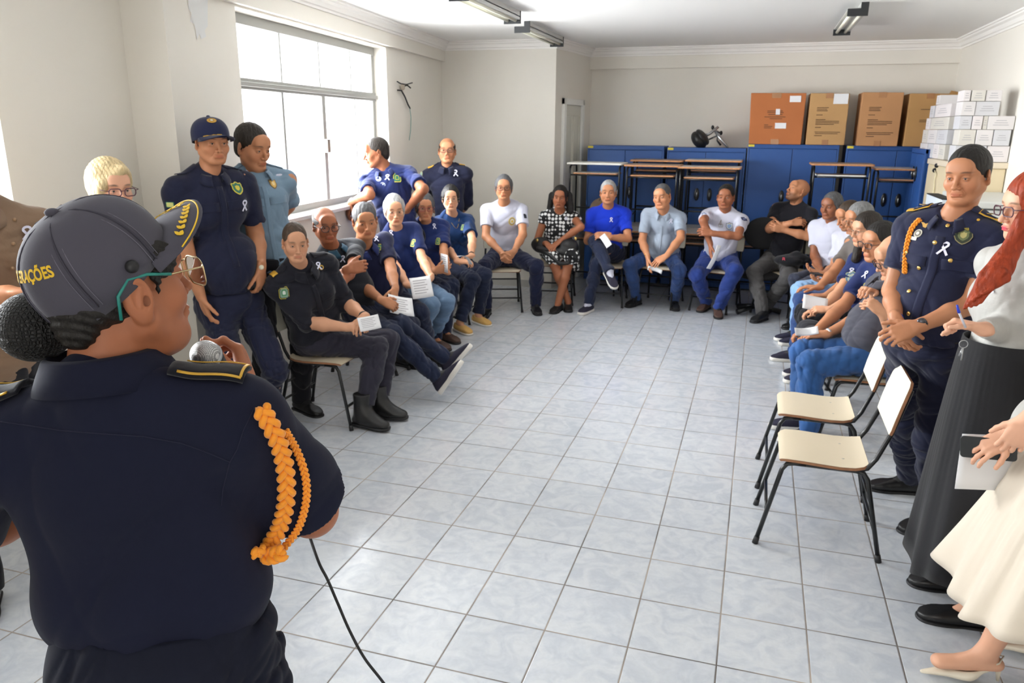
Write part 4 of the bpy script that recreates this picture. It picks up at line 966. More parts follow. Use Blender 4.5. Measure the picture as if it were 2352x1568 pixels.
    if hk not in ('bald', None) and not g('headless'):
        hv = Vol(); th = dict(buzz=.0035, short=.009, full=.016, rim=.007, long=.016, tied=.005).get(hk, .011) * g('hairt', 1.0); B = lambda x, y, z: P(x, y, z)
        hv.el(B(0, -.014, .033 + th * .35), np.array([.0735 * hw + th * .75, .094 + th * .8, .084 + th * 1.1]) * hs, RH, .02)
        hl = g('hairline', .066); n = RH @ nrm([0, .84, -.66]); cl = [(B(0, .082, hl), n)]
        hv.P[-1] = hv.P[-1][:9] + (cl,)
        if hk in ('full', 'long'):
            for q in (-1, 1): hv.el(B(q * .070, -.020, .0), np.array([.016 + th * .3, .052, .062]) * hs, RH, .03, clip=[(B(0, .028, 0), RH @ np.array([0, 1, -.35]))])
        hv.el(B(0, -.062, -.030), np.array([.052 * hw + th * .5, .034 + th * .6, .048]) * hs, RH, .03)
        if hk == 'rim': hv.cut(B(0, 0, .052), RH @ np.array([0, .35, 1]))
        # keep the ears and the face free
        for q in (-1, 1):
            if hk not in ('long',) and not g('coverears'): hv.el(B(q * .088, -.004, -.012), np.array([.017, .021, .034]) * hs, RH, .006, 's')
        if g('fringe'): hv.el(B(g('fringe') * .02, .066, .075), np.array([.055, .030, .022]) * hs, RH, .02)
        if hk == 'tied': hv.el(B(0, -.100, .0), np.array([.035, .03, .035]) * hs, RH, .02)
        for sp_ in g('strands', []): hv.rc(*sp_)
        fr_ = np.random.default_rng(seed); ph = fr_.uniform(0, 6, 6); amp = g('hamp', min(.0016, th * .13))
        def hd(X):
            q = (X - H) @ RH; an = np.arctan2(q[:, 0], q[:, 1] + .02); return amp * (np.sin(an * 34 + ph[0] + 30 * q[:, 2]) * .5 + np.sin(q[:, 0] * 210 + q[:, 1] * 60 + ph[1]) * .5 + np.sin(q @ np.array([150, 190, 120]) + ph[2]) * .6)
        hv.disp = hd
        vol_mesh('hair', hv, min(hres * 1.0, .004), hm, t)
    if g('glasses'): glasses_on(P, RH, g('glasses'), t, hw, g('gstyle', 'rect'))
    # ---- top garment
    top = None; ft = g('ftone', .011)
    if g('top'):
        V = Vol(); torso(V, ft, kk=.06); sl = g('sleeve', .55)
        zb = g('hem', .02)
        for pr in g('extra', []): V.rc(TP(*pr[0]), TP(*pr[1]), pr[2], pr[3], .06)
        if not g('robe'): V.P = [p[:9] + ([(hip + np.array([0, 0, zb]), g('hemn') or (0, 0, -1))],) for p in V.P]
        neckc = TP(0, .030 if not g('vneck') else .034, .035 + g('neckdrop', 0.0)); 
        for k, q in (('l', 1), ('r', -1)):
            if 'e' + k not in J: continue
            E, W = J['e' + k], J['w' + k]; af = g('arm', 1.0)
            V.el(sh[k] - T[:, 2] * .006, np.array([.056, .058, .056]) * S * af + ft * .3, None, .04)
            if sl <= 1: Q = sh[k] * (1 - sl) + E * sl; d = nrm(E - sh[k]); V.rc(sh[k], Q, .056 * S * af, .062 * S * af + g('flare', .0), .03, clip=[(Q, d)])
            else:
                V.rc(sh[k], E, .057 * S * af, .052 * S * af, .03); d = nrm(W - E); Q = E + (W - E) * (sl - 1); V.rc(E, Q, .053 * S * af, .040 * S * af, .02, clip=[(Q, d)])
        V.P = [p if p[0] != 'el' or True else p for p in V.P]
        V.el(neckc + T @ np.array([0, .01, .02]), np.array([.062, .060, .062]) * (1.0 + g('neckopen', 0)), T, .012, 's')
        if g('vneck'): V.rc(TP(0, .09, .02), TP(0, .150 + (.03 if fem else 0), -.055 - .02 * g('vneck')), .040, .010, .01, op='s')
        if g('robe'):                                   # dress/skirt volumes supplied by the caller
            for prim in g('robe'): V.rc(*prim[:-1], **prim[-1]) if isinstance(prim[-1], dict) else V.rc(*prim)
        V.disp = folds(seed, g('foldamp', .0085), g('foldf', 26), up * -.3)
        top = vol_mesh(g('topname', 'shirt'), V, res * .85, g('top'), t)
    if g('under'):
        V = Vol(); torso(V, ft * .2, kk=.06); V.el(neckc + T @ np.array([0, .006, .03]), np.array([.060, .058, .060]), T, .010, 's'); V.cut(TP(0, 0, -.095), -up); V.cut(TP(0, .02, 0), -T[:, 1]); vol_mesh('undershirt', V, res, g('under'), t)
    if g('collar'): collar(neck, T, g('collar'), t, top, S, g('collar_r', 1.0), g('collar_open', .5))
    # ---- trousers or skirt
    trs = None
    if g('pants'):
        V = Vol(); V.el(hip + np.array([0, 0, .02]), np.array([.160 * S * bulk * (1.04 if fem else 1) + belly * .2, .122 * S * bulk + belly * .22, .12 * S]) + .008, frame(hf), .05)
        if g('waist', .085) > .15: V.el(hip + np.array([0, 0, .12]), np.array([.150 * S * bulk + belly * .3, .118 * S * bulk + belly * .3, .14 * S]) + .008, frame(hf), .05)
        lw = g('legw', 1.0); V.P = [p[:9] + ([(hip + np.array([0, 0, g('waist', .085)]), (0, 0, 1))],) for p in V.P]
        for k, q in (('l', 1), ('r', -1)):
            if 'k' + k not in J: continue
            K, An = J['k' + k], J['a' + k]; V.rc(hj[k], K, .092 * S * lw, .067 * S * lw, .045); d = nrm(An - K); end = An + d * g('cuff', .01)
            V.rc(K, K * .6 + An * .4, .066 * S * lw, .062 * S * lw, .03); V.rc(K * .6 + An * .4, end + d * .02, .062 * S * lw, .052 * S * lw * g('flarep', 1.0), .03, clip=[(end, d)])
        V.disp = folds(seed + 5, g('pfold', .0085), 28)
        trs = vol_mesh('trousers', V, res * .9, g('pants'), t)
    if g('belt'):
        V = Vol(); V.el(hip + np.array([0, 0, .02]), np.array([.160 * S * bulk + belly * .2, .122 * S * bulk + belly * .22, .14 * S]) + .016, frame(hf), .05)
        w_ = g('waist', .085); V.cut(hip + np.array([0, 0, w_ - .002]), (0, 0, 1)); V.cut(hip + np.array([0, 0, w_ - .042]), (0, 0, -1)); vol_mesh('belt', V, .006, g('belt'), t)
    # ---- shoes
    sm = g('shoe')
    if sm:
        for k in ('l', 'r'):
            if 'a' + k not in J: continue
            An = J['a' + k]; G = legs[k]; ff = nrm(G.get('f', hf)); uu = np.asarray(G.get('up', (0, 0, 1)), float); uu = nrm(uu - ff * (uu @ ff)); M = frame(ff, uu); Q = lambda x, y, z: An + M @ (np.array([x, y, z]) * S * g('shoe_s', 1.0))
            V = Vol(); sty = g('shoe_t', 'shoe')
            V.rc(Q(0, -.045, -.050), Q(0, .155, -.062), .034, .033, .02, M, (1.12, 1, .78)); V.el(Q(0, .11, -.052), np.array([.044, .07, .030]), M, .02); V.rc(Q(0, -.02, -.02), Q(0, .06, -.045), .042, .032, .03)
            if sty == 'boot': V.rc(Q(0, -.005, .14), Q(0, .0, -.02), .056, .052, .02, clip=[(Q(0, 0, .13), M[:, 2])]); V.rc(Q(0, .0, .02), Q(0, .09, -.045), .050, .040, .03)
            else: V.cut(Q(0, -.02, .018), M @ np.array([0, .35, 1]))
            if sty == 'flat':
                V.el(Q(0, .01, .02), np.array([.040, .075, .062]), M, .01, 's')
            V.cut(Q(0, 0, -.078), -M[:, 2]); V.disp = None
            if sty != 'flat' and g('pants'):
                V2 = Vol(); K = J['k' + k]; V2.rc(An + nrm(K - An) * .14, An, .042 * S, .037 * S, .02); V2.rc(An, Q(0, .07, -.045), .037 * S, .03 * S, .02); vol_mesh('sock', V2, .007, g('sock', strapblk), t)
            so = vol_mesh({'boot': 'boot', 'flat': 'flat_shoe'}.get(sty, 'shoe'), V, .005, sm, t)
            V = Vol(); V.rc(Q(0, -.050, -.074), Q(0, .158, -.074), .036, .036, .02, M, (1.18, 1, 1)); V.el(Q(0, .105, -.074), np.array([.049, .08, .03]), M, .02); V.cut(Q(0, 0, -.070 if sty != 'sneaker' else -.058), M[:, 2]); V.cut(Q(0, 0, -.089), -M[:, 2])
            vol_mesh('sole', V, .005, g('sole', mat('black rubber', (.012, .012, .014), .5)), so)
    return dict(root=t, body=body, top=top, pants=trs, J=J, sh=sh, T=T, neck=neck, hip=hip, P=P, R=RH, H=H, TP=TP, S=S, seed=seed)
def mnz(X):
    return (np.sin(X[:, 0] * 3.1 + 1.3 * np.sin(X[:, 1] * 2.3)) + np.sin(X[:, 1] * 2.7 + 1.7 * np.sin(X[:, 2] * 3.3)) + np.sin(X[:, 2] * 2.9 + 1.1 * np.sin(X[:, 0] * 2.1))) / 3
def collar(neck, T, m, parent, top, S=1.0, rs=1.0, opening=.5):
    """folded shirt collar lying round the neck"""
    rows = []
    for th in np.linspace(-math.pi + opening * .55, math.pi - opening * .55, 37):
        a = th - math.pi / 2 + math.pi   # 0 at the back
        ang = math.pi / 2 + math.pi + th  # measured from +x; back of neck at -y
        dx, dy = math.cos(ang), math.sin(ang); fr = (1 - math.cos(th)) / 2    # 0 back .. 1 front
        r0 = .060 * rs * S; r1 = .083 * rs * S; ztop = (.034 - .046 * fr) * S; zb = (-.012 - .050 * fr ** 1.3) * S; yo = .012 + .022 * fr
        pk = max(0.0, (abs(th) - 2.1) / 1.0)
        inner = neck + T @ np.array([dx * r0, dy * r0 + yo, ztop - .038 * S]); topp = neck + T @ np.array([dx * (r0 + .004), dy * (r0 + .004) + yo, ztop])
        mid = neck + T @ np.array([dx * (r0 + r1) / 2 * 1.0, dy * (r0 + r1) / 2 + yo, ztop - .008 * S]); out = neck + T @ np.array([dx * (r1 + .012 * fr), dy * (r1 + .012 * fr) + yo + .01 * fr, zb - .012 * pk])
        rows.append([inner, topp, mid, mid * .45 + out * .55 + T @ np.array([dx, dy, 0]) * .004, out])
    o = MB().grid(rows).build('collar', m, parent, True, solid=.004)
    return o
def seg_band(a, b, t0, t1, r, name, m, parent, th=.004):
    """bracelet or watch strap round a limb"""
    a = np.asarray(a); b = np.asarray(b); p0 = a + (b - a) * t0; p1 = a + (b - a) * t1
    return MB().tube([p0, p0 * .5 + p1 * .5, p1], [r, r + th * .4, r], 18).build(name, m, parent, True)
# ================================================================== THE PEOPLE
navy = cloth('navy uniform cloth', srgb(26, 30, 54)); navyblue = cloth('navy polo knit', srgb(30, 42, 92)); navytee = cloth('navy T-shirt knit', srgb(24, 40, 92))
nblack = cloth('black uniform cloth', srgb(25, 26, 36)); charcoal = cloth('charcoal trouser cloth', srgb(46, 45, 58)); white = cloth('white knit', srgb(200, 201, 216), var=.03)
lightblue = cloth('pale blue uniform cloth', srgb(118, 142, 162), var=.04); jeans = cloth('blue denim', srgb(46, 70, 118), var=.25, bscale=14); djeans = cloth('dark denim', srgb(30, 38, 62), var=.2, bscale=14)
ljeans = cloth('washed denim', srgb(104, 130, 160), var=.15, bscale=14); royal = cloth('bright blue knit', srgb(22, 56, 196)); greyshirt = cloth('light grey shirting', srgb(158, 170, 186), var=.04)
blacktee = cloth('black knit', srgb(24, 24, 32)); gjeans = cloth('grey denim', srgb(76, 74, 74), var=.25, bscale=12); sky = cloth('sky blue denim', srgb(140, 178, 220), var=.1); gtee = cloth('grey polo knit', srgb(74, 74, 84))
blackcloth = cloth('black cloth', srgb(20, 20, 26)); darktrouser = cloth('navy trousers cloth', srgb(24, 30, 58)); brownshirt = cloth('brown corduroy', srgb(128, 104, 84), bscale=14)
shoeblk = mat('black leather', (.012, .012, .013), .32, bump=.2, bscale=40); shoebr = mat('brown leather', srgb(84, 62, 52), .5, bump=.2, bscale=40); sneak = mat('dark mesh sneaker', srgb(36, 34, 54), .8, bump=.3, bscale=150)
solew = mat('white rubber', srgb(226, 222, 214), .6); gold = mat('gold thread', srgb(214, 168, 60), .45, metal=.3); brass = mat('brass button', srgb(222, 188, 110), .25, metal=.9)
fblk = mat('black spectacle frame', (.012, .01, .014), .3); fred = mat('red spectacle frame', srgb(150, 50, 60), .35); fpur = mat('plum spectacle frame', srgb(84, 44, 60), .3); fmet = mat('thin metal frame', srgb(150, 140, 120), .3, metal=.8)
strapblk = mat('black strap', (.01, .01, .012), .5); skin_s = None
def seat(x, y, deg, label, back=.06, z=.53, group='school chairs the seated people sit on'):
    chair(x, y, deg, label, group); a = math.radians(deg); return np.array([x - math.cos(a) * back, y - math.sin(a) * back, z])
XP = lambda x, y, X: on_x(x, y, X)
YP = lambda x, y, Y: on_y(x, y, Y)
ZP = lambda x, y, z: on_z(x, y, z)
def rib(F, px, py, s=1.0):
    P, N = hit(F['top'], px, py); ribbon_at(P, N, (0, 0, 1), F['top'], s)
G_, Y_, K_, W_ = srgb(36, 110, 84), srgb(206, 190, 60), srgb(20, 24, 40), srgb(214, 220, 214)
def crest(F, px, py, w=.05, h=.065, kind='arch', cols=None, name='crest', obj=None, text=None):
    P, N = hit(obj or F['top'], px, py); return badge(P, N, (0, 0, 1), obj or F['top'], kind, w, h, cols or [(1, Y_), (.84, G_), (.5, Y_), (.38, G_)], name, text)
def strip(obj, A, B, w, nd_, m, name, parent, lift=.003, th=.003, n=14, wd=None, nm=5):
    """band that follows the cloth surface from A to B"""
    bv = BVHTree.FromPolygons([v.co[:] for v in obj.data.vertices], [p.vertices[:] for p in obj.data.polygons]) if obj.name + '_s' not in BV else BV[obj.name + '_s']; BV[obj.name + '_s'] = bv
    A, B, nd_ = np.asarray(A, float), np.asarray(B, float), nrm(nd_); W = nrm(np.cross(B - A, nd_)); rows = []
    for t in np.linspace(0, 1, n):
        row = []
        for s in np.linspace(-.5, .5, nm):
            p = A + (B - A) * t + W * s * (w if wd is None else w + (wd - w) * t); l, nn, _, d = bv.ray_cast(Vector(p + nd_ * .16), Vector(-nd_), .34)
            row.append(np.array(l) + nd_ * lift if l is not None else p)
        rows.append(row)
    return MB().grid(rows).build(name, m, parent, True, solid=th)
def watch(J, k, m_strap, m_face, parent, t=.88):
    a, b = J['e' + k], J['w' + k]; seg_band(a, b, t, t + .055, .029, 'watch_strap', m_strap, parent)
def sheet_paper(label, P, X, Y, w, h, bend=.12, m=None, group=None, name='paper_sheet', text=True, fold=False):
    """a sheet or folded leaflet with a gentle bend"""
    X = nrm(X); Y = nrm(np.asarray(Y, float) - X * (X @ np.asarray(Y, float))); N = np.cross(X, Y); rows = []
    for i in np.linspace(-.5, .5, 9): rows.append([P + X * w * i + Y * h * j + N * (bend * w * (4 * i * i) * .25 + (abs(i) * .25 * w if fold else 0)) for j in np.linspace(-.5, .5, 5)])
    o = MB().grid(rows).build(name, m or paper, None, True, solid=.0015); tag(o, label, 'paper', group)
    if text:
        L = MB()
        for j in range(6):
            y = .34 - j * .12; r = []
            for i in np.linspace(-.36, .30 - .1 * (j % 2), 5):
                r.append([P + X * w * i + Y * h * (y + dy) + N * (bend * w * i * i + (abs(i) * .25 * w if fold else 0) + (.0016)) for dy in (-.018, .018)])
            L.grid(r)
        L.build('printed_text', mat('faint grey print', srgb(172, 170, 176), .8), o)
    return o
RZ = lambda deg: np.array([math.cos(math.radians(deg)), math.sin(math.radians(deg)), 0.0])

# ---------------- left row, facing the room
h = seat(-2.59, 4.22, 0, 'school chair under the policewoman in black boots')
F = person('seated woman in black long uniform shirt with pulled-back hair and shoulder patch', (-2.5, 4.22, 0), XP(687, 606, -2.62), -32, (-2.66, 4.22, .54), XP(678, 556, -2.56), (-48, -8, 0),
    dict(r=dict(w=XP(800, 752, -2.30), e=(730, 768), n=(-.2, .3, -1), u=(.6, .75, .05), curl=.5), l=dict(w=XP(838, 728, -2.24), e=(800, 700), n=(0, -.6, -.8), u=(.1, -.9, -.35), curl=.6)),
    dict(r=dict(a=ZP(834, 948, .10), k=(872, 800), f=(.95, -.1, 0)), l=dict(a=ZP(872, 928, .10), k=(912, 776), f=(.95, .1, 0))),
    hyaw=3, fem=True, sw=.175, bulk=1.14, belly=.03, skin='light', tone=.92, hair='tied', hair_c='tied', top=nblack, sleeve=1.05, hem=-.02, collar=nblack, pants=charcoal, cuff=-.06, shoe=shoeblk, shoe_t='boot', hs=.94, legw=1.08, res=.006, hres=.003, seed=3, arm=1.12)
rib(F, 731, 610); crest(F, 652, 672, .062, .078, 'arch', [(1, Y_), (.92, K_), (.8, srgb(120, 150, 130)), (.5, srgb(60, 130, 90)), (.3, W_)], 'sleeve_patch', text=('POLÍCIA', .012, .026, (210, 190, 80)))
watch(F['J'], 'l', strapblk, gold, F['root'])
P_, N_ = F['TP'](-.15, .02, .0), None
strip(F['top'], F['TP'](-.09, 0, 0), F['TP'](-.19, 0, 0), .05, F['T'][:, 2], nblack, 'epaulette', F['top'], .006); strip(F['top'], F['TP'](-.155, 0, 0), F['TP'](-.19, 0, 0), .052, F['T'][:, 2], gold, 'epaulette_band', F['top'], .011)
strip(F['top'], F['TP'](.09, 0, 0), F['TP'](.19, 0, 0), .05, F['T'][:, 2], nblack, 'epaulette', F['top'], .006); crest(F, 738, 614, .03, .03, 'disc', [(1, gold.node_tree.nodes['Principled BSDF'].inputs['Base Color'].default_value[:3]), (.6, K_)], 'pin')
strip(F['top'], F['TP'](0, .1, -.10), F['TP'](0, .1, -.48), .03, F['T'][:, 1], nblack, 'placket', F['top'], .003)
strip(F['top'], F['TP'](.085, .1, -.17), F['TP'](.085, .1, -.22), .11, F['T'][:, 1], nblack, 'pocket_flap', F['top'], .004)
sheet_paper('white leaflet with a red corner in the hands of the seated policewoman', XP(848, 742, -2.18), (.7, .6, .1), (-.2, .5, .8), .13, .09, .2)

h = seat(-2.78, 4.90, 8, 'school chair under the bald man with crossed arms')
F = person('seated bald man in glasses and black polo with crossed arms and outstretched legs', (-2.7, 4.9, 0), (-2.86, 4.80, 1.03), -28, (-2.72, 4.93, .54), YP(747, 516, 4.70), (-42, -6, 2),
    dict(r=dict(w=XP(800, 618, -2.50), e=(765, 640), u=(.5, .5, .1), n=(-.7, .3, -.3), curl=.6), l=dict(w=XP(782, 652, -2.49), e=(842, 640), u=(-.6, -.6, .1), n=(-.6, .6, 0), curl=.5, pole=(.7, .3, -.6))),
    dict(r=dict(a=ZP(1004, 866, .17), k=(905, 770), f=(.55, .15, .85), up=(-.9, -.1, .5)), l=dict(a=ZP(1022, 822, .22), k=(915, 740), f=(.6, .25, .75), up=(-.8, -.2, .6))),
    hyaw=5, skin='brown', tone=1.12, hair='rim', hair_c='grey', glasses=fblk, gstyle='round', top=cloth('black polo knit', srgb(30, 32, 40)), sleeve=.75, collar=cloth('teal collar knit', srgb(40, 78, 100)), hem=-.03, pants=djeans, shoe=sneak, sole=solew, shoe_t='sneaker', shoe_s=1.08, res=.006, hres=.003, seed=4, belly=.03, brow=1, t2=.5)
rib(F, 788, 594)
h = seat(-2.80, 5.47, 5, 'school chair under the grey-haired man in the navy polo')
F = person('seated grey-haired man in navy polo leaning forward with an open booklet', (-2.7, 5.47, 0), (-2.84, 5.22, .99), -38, (-2.78, 5.47, .54), YP(838, 506, 5.10), (-52, -10, 4),
    dict(r=dict(w=XP(878, 690, -2.45), e=(815, 660), u=(.5, .4, -.35), n=(-.4, .5, -.5), curl=.7), l=dict(w=XP(908, 664, -2.46), e=(898, 618), u=(.1, -.5, -.5), n=(-.5, -.3, -.5), curl=.7)),
    dict(r=dict(a=ZP(925, 815, .09), k=(940, 745), f=(.9, -.2, 0)), l=dict(a=np.array([-2.42, 5.50, .09]), k=(955, 700), f=(.9, -.1, 0))),
    hyaw=-2, skin='tan', fat=1.12, hw=1.06, hair='short', hair_c='salt', top=cloth('dark navy polo knit', srgb(28, 32, 64)), sleeve=.75, collar=navyblue, belly=.06, bulk=1.06, pants=djeans, shoe=shoeblk, hem=-.02, res=.006, hres=.003, seed=5)
rib(F, 864, 548); crest(F, 871, 570, .055, .072); watch(F['J'], 'l', strapblk, gold, F['root']); crest(F, 828, 574, .03, .008, 'rect', [(1, Y_)], 'name_tape')
sheet_paper('open white booklet hanging from the hands of the man in navy polo', XP(920, 702, -2.38), (.6, .8, -.3), (-.5, .3, .8), .20, .15, .2)

h = seat(-2.82, 5.97, 0, 'school chair under the woman in washed jeans')
F = person('seated grey-haired woman with round glasses, navy T-shirt and washed jeans', (-2.7, 5.97, 0), (-2.86, 5.84, 1.045), -42, (-2.80, 5.97, .54), YP(906, 482, 5.76), (-58, -6, 3),
    dict(r=dict(w=XP(936, 655, -2.52), e=(915, 620), u=(.6, .3, -.2), n=(0, 0, -1), curl=.5), l=dict(w=XP(990, 638, -2.40), e=(968, 595), u=(-.2, -.4, -.6), n=(-.6, -.4, -.3), curl=.6)),
    dict(r=dict(a=ZP(952, 790, .09), k=(985, 690), f=(.8, -.3, 0)), l=dict(a=ZP(990, 772, .09), k=(1016, 672), f=(.85, -.3, 0))),
    hyaw=-4, fem=True, bulk=1.1, belly=.04, skin='light', hair='full', hair_c='light', glasses=fmet, gstyle='round', hairt=.6, top=navytee, sleeve=.8, neckopen=.15, pants=ljeans, shoe=shoeblk, hem=-.03, legw=1.1, res=.006, hres=.003, seed=6, flarep=1.1, hs=1.03)
rib(F, 898, 534); crest(F, 949, 558, .055, .07, cols=[(1, Y_), (.8, G_), (.5, Y_)])
sheet_paper('white brochure with grey print on the knees of the woman in washed jeans', XP(968, 660, -2.36), (.8, .5, .1), (-.3, .4, .8), .16, .17, .15)
h = seat(-2.84, 6.47, 0, 'school chair under the woman with red glasses')
ph_ = MB().box((-2.60, 6.34, .443), (.13, .07, .012)).build('red_phone', mat('red phone case', srgb(190, 40, 50), .3), None, bevel=.003); tag(ph_, 'red phone lying on the chair seat beside the woman in red glasses', 'phone')
F = person('seated woman with short dark grey hair, red glasses and navy T-shirt', (-2.7, 6.47, 0), (-2.84, 6.40, 1.04), -48, (-2.82, 6.47, .54), YP(976, 475, 6.32), (-60, -4, 0),
    dict(r=dict(w=XP(1000, 622, -2.52), e=(960, 610), u=(.7, .2, .2), n=(.2, .8, .2), curl=.5), l=dict(w=XP(1026, 625, -2.5), e=(1018, 585), u=(-.3, -.4, .2), n=(-.6, -.4, -.3), curl=.6)),
    dict(r=dict(a=ZP(1000, 775, .09), k=(1010, 680), f=(.8, -.4, 0)), l=dict(a=ZP(1022, 760, .09), k=(1036, 662), f=(.8, -.4, 0))),
    hyaw=-8, fem=True, skin='tan', hair='full', hair_c='salt', hairt=.75, glasses=fred, top=navytee, sleeve=.72, neckopen=.12, pants=djeans, shoe=shoebr, shoe_t='flat', hem=-.03, res=.006, hres=.003, seed=7)
rib(F, 997, 519); crest(F, 1006, 554, .05, .065)
sheet_paper('small white booklet held upright by the woman in red glasses', XP(1021, 604, -2.44), (.75, -.6, 0), (0, 0, 1), .12, .15, .1)
h = seat(-2.82, 7.02, -4, 'school chair beside the wall under the woman with yellow sandals')
F = person('seated woman with short black hair, thin glasses and navy T-shirt, last in the left row', (-2.7, 7.0, 0), (-2.80, 6.95, 1.05), -52, (-2.80, 7.02, .54), YP(1035, 455, 6.86), (-66, 0, 0),
    dict(r=dict(w=XP(1052, 600, -2.50), e=(1012, 580), u=(.7, .1, 0), n=(0, .3, -1), curl=.6), l=dict(w=XP(1082, 588, -2.45), e=(1092, 555), u=(-.5, -.5, -.1), n=(0, -.4, -.8), curl=.6)),
    dict(r=dict(a=ZP(1056, 740, .09), k=(1084, 640), f=(.75, -.55, 0)), l=dict(a=ZP(1098, 722, .09), k=(1112, 622), f=(.8, -.5, 0))),
    hyaw=-20, fem=True, skin='light', hair='full', hair_c='black', hairt=.8, glasses=fmet, top=cloth('petrol blue T-shirt knit', srgb(20, 52, 98)), sleeve=.7, neckopen=.15, pants=djeans, cuff=-.02, shoe=mat('yellow sandal leather', srgb(212, 168, 96), .5), sole=solew, shoe_t='flat', hem=-.03, res=.006, hres=.003, seed=8, flarep=1.15)
crest(F, 1062, 522, .05, .062); watch(F['J'], 'l', strapblk, gold, F['root'])
MB().tube([F['TP'](-.05, .07, -.03), F['TP'](-.02, .115, -.09), F['TP'](0, .12, -.115), F['TP'](.02, .115, -.09), F['TP'](.05, .07, -.03)], .0012, 6).build('necklace', gold, F['root'], True)
sheet_paper('rolled white paper in the hands of the woman with yellow sandals', XP(1070, 590, -2.40), (.5, .6, -.5), (.4, -.5, .2), .15, .05, .9, text=False)

# ---------------- back row, facing the camera
h = seat(-2.52, 7.655, -69, 'school chair under the man in the white T-shirt by the wall')
F = person('seated man in white T-shirt and dark glasses, hands clasped between his knees, by the wall', (-2.5, 7.6, 0), YP(1158, 466, 7.56), -71, (-2.50, 7.70, .54), YP(1157, 430, 7.47), (-72, 0, 0),
    dict(r=dict(w=YP(1150, 578, 7.28), e=(1112, 545), u=(.45, -.3, -.6), n=(.6, .2, -.4), curl=.5), l=dict(w=YP(1180, 578, 7.28), e=(1206, 545), u=(-.5, -.3, -.6), n=(-.6, .2, -.4), curl=.5)),
    dict(r=dict(a=ZP(1118, 705, .09), k=(1112, 605), f=(.1, -1, 0)), l=dict(a=ZP(1230, 697, .09), k=(1232, 595), f=(.45, -.9, 0))),
    hyaw=-71, skin='tan', tone=.96, hair='full', hair_c='salt', hairt=.5, glasses=fblk, top=white, sleeve=.62, pants=darktrouser, shoe=shoeblk, hem=-.01, res=.0065, seed=9, legw=1.08, neckopen=.1, belt=strapblk, waist=.10)
crest(F, 1176, 508, .075, .085, 'disc', [(1, srgb(214, 186, 80)), (.8, srgb(150, 140, 110)), (.62, srgb(220, 214, 190)), (.3, srgb(214, 186, 80))]); crest(F, 1103, 500, .04, .06, 'shield', [(1, srgb(90, 130, 180)), (.5, srgb(180, 200, 220))], 'sleeve_patch'); crest(F, 1206, 496, .03, .05, 'rect', [(1, K_)], 'sleeve_flag')
h = seat(-2.06, 8.19, -80, 'school chair under the woman in the polka-dot dress')
pm_ = bpy.data.materials.new('polka dot cloth'); pm_.use_nodes = True; nt = pm_.node_tree; vo = nd(nt, 'ShaderNodeTexVoronoi'); vo.inputs['Scale'].default_value = 25; vo.inputs['Randomness'].default_value = .30; tc = nd(nt, 'ShaderNodeTexCoord'); nt.links.new(tc.outputs['Object'], vo.inputs['Vector'])
rp = nd(nt, 'ShaderNodeValToRGB'); nt.links.new(vo.outputs['Distance'], rp.inputs[0]); rp.color_ramp.elements[0].position = .40; rp.color_ramp.elements[0].color = (.86, .86, .86, 1); rp.color_ramp.elements[1].position = .43; rp.color_ramp.elements[1].color = (.012, .012, .014, 1); nt.links.new(rp.outputs[0], nt.nodes['Principled BSDF'].inputs['Base Color']); nt.nodes['Principled BSDF'].inputs['Roughness'].default_value = .8
kr, kl = YP(1270, 592, 7.80), YP(1312, 590, 7.82); hp = np.array([-2.06, 8.24, .54])
F = person('seated woman in black and white polka-dot dress with dark curly hair', (-2.05, 8.1, 0), YP(1286, 484, 8.12), -76, hp, YP(1286, 452, 8.06), (-82, -4, -4),
    dict(r=dict(w=YP(1256, 560, 7.85), e=(1240, 530), u=(.5, -.4, -.3), n=(.3, 0, -1), curl=.4), l=dict(w=YP(1288, 552, 7.88), e=(1325, 525), u=(-.5, -.4, -.45), n=(-.3, 0, -1), curl=.4)),
    dict(r=dict(a=ZP(1305, 692, .08), k=(1272, 598), f=(.25, -.95, 0)), l=dict(a=ZP(1282, 696, .08), k=(1308, 596), f=(-.1, -1, 0))),
    hyaw=-80, fem=True, bulk=1.05, belly=.02, skin='brown', tone=1.08, hair='full', hair_c='black', hairt=.6, top=pm_, topname='dress', sleeve=.28, vneck=.8, neckopen=.25, pants=None, shoe=shoeblk, shoe_t='flat', res=.0065, seed=10, foldamp=.005,
    robe=[(hp + [-.09, 0, 0], kr + [0, .02, .0], .115, .085, dict(k=.05, clip=[(kr + [0, -.03, 0], (0, -1, -.1))])), (hp + [.09, 0, 0], kl + [0, .02, 0], .115, .085, dict(k=.05, clip=[(kl + [0, -.03, 0], (0, -1, -.1))])), (hp + [.12, .0, -.06], YP(1322, 612, 7.95), .09, .05, dict(k=.05))],
    strands=[(YP(1268, 448, 8.14), YP(1262, 482, 8.12), .035, .03, .02), (YP(1306, 448, 8.14), YP(1310, 484, 8.10), .04, .035, .02), (YP(1286, 440, 8.20), YP(1290, 480, 8.22), .07, .07, .03)])
rib(F, 1300, 501, .8)
t = thing('black_handbag', 'black handbag on the lap of the woman in the polka-dot dress', 'bag', tuple(YP(1270, 575, 7.9)))
V = Vol(); V.el(YP(1243, 562, 7.93), (.11, .07, .085), None, .03); V.el(YP(1305, 568, 7.90), (.11, .08, .10), None, .03); V.rc(YP(1245, 572, 7.84), YP(1300, 580, 7.84), .06, .06, .03, np.eye(3), (1, .6, .6)); V.disp = folds(3, .003, 20)
vol_mesh('bag_body', V, .007, mat('black soft leather', (.014, .014, .016), .5, bump=.4, bscale=25), t)
MB().tube([YP(1240, 575, 7.82), YP(1262, 585, 7.74), YP(1285, 606, 7.72), YP(1304, 604, 7.72), YP(1312, 590, 7.78)], .011, 8, flat=2).build('strap', strapblk, t, True)
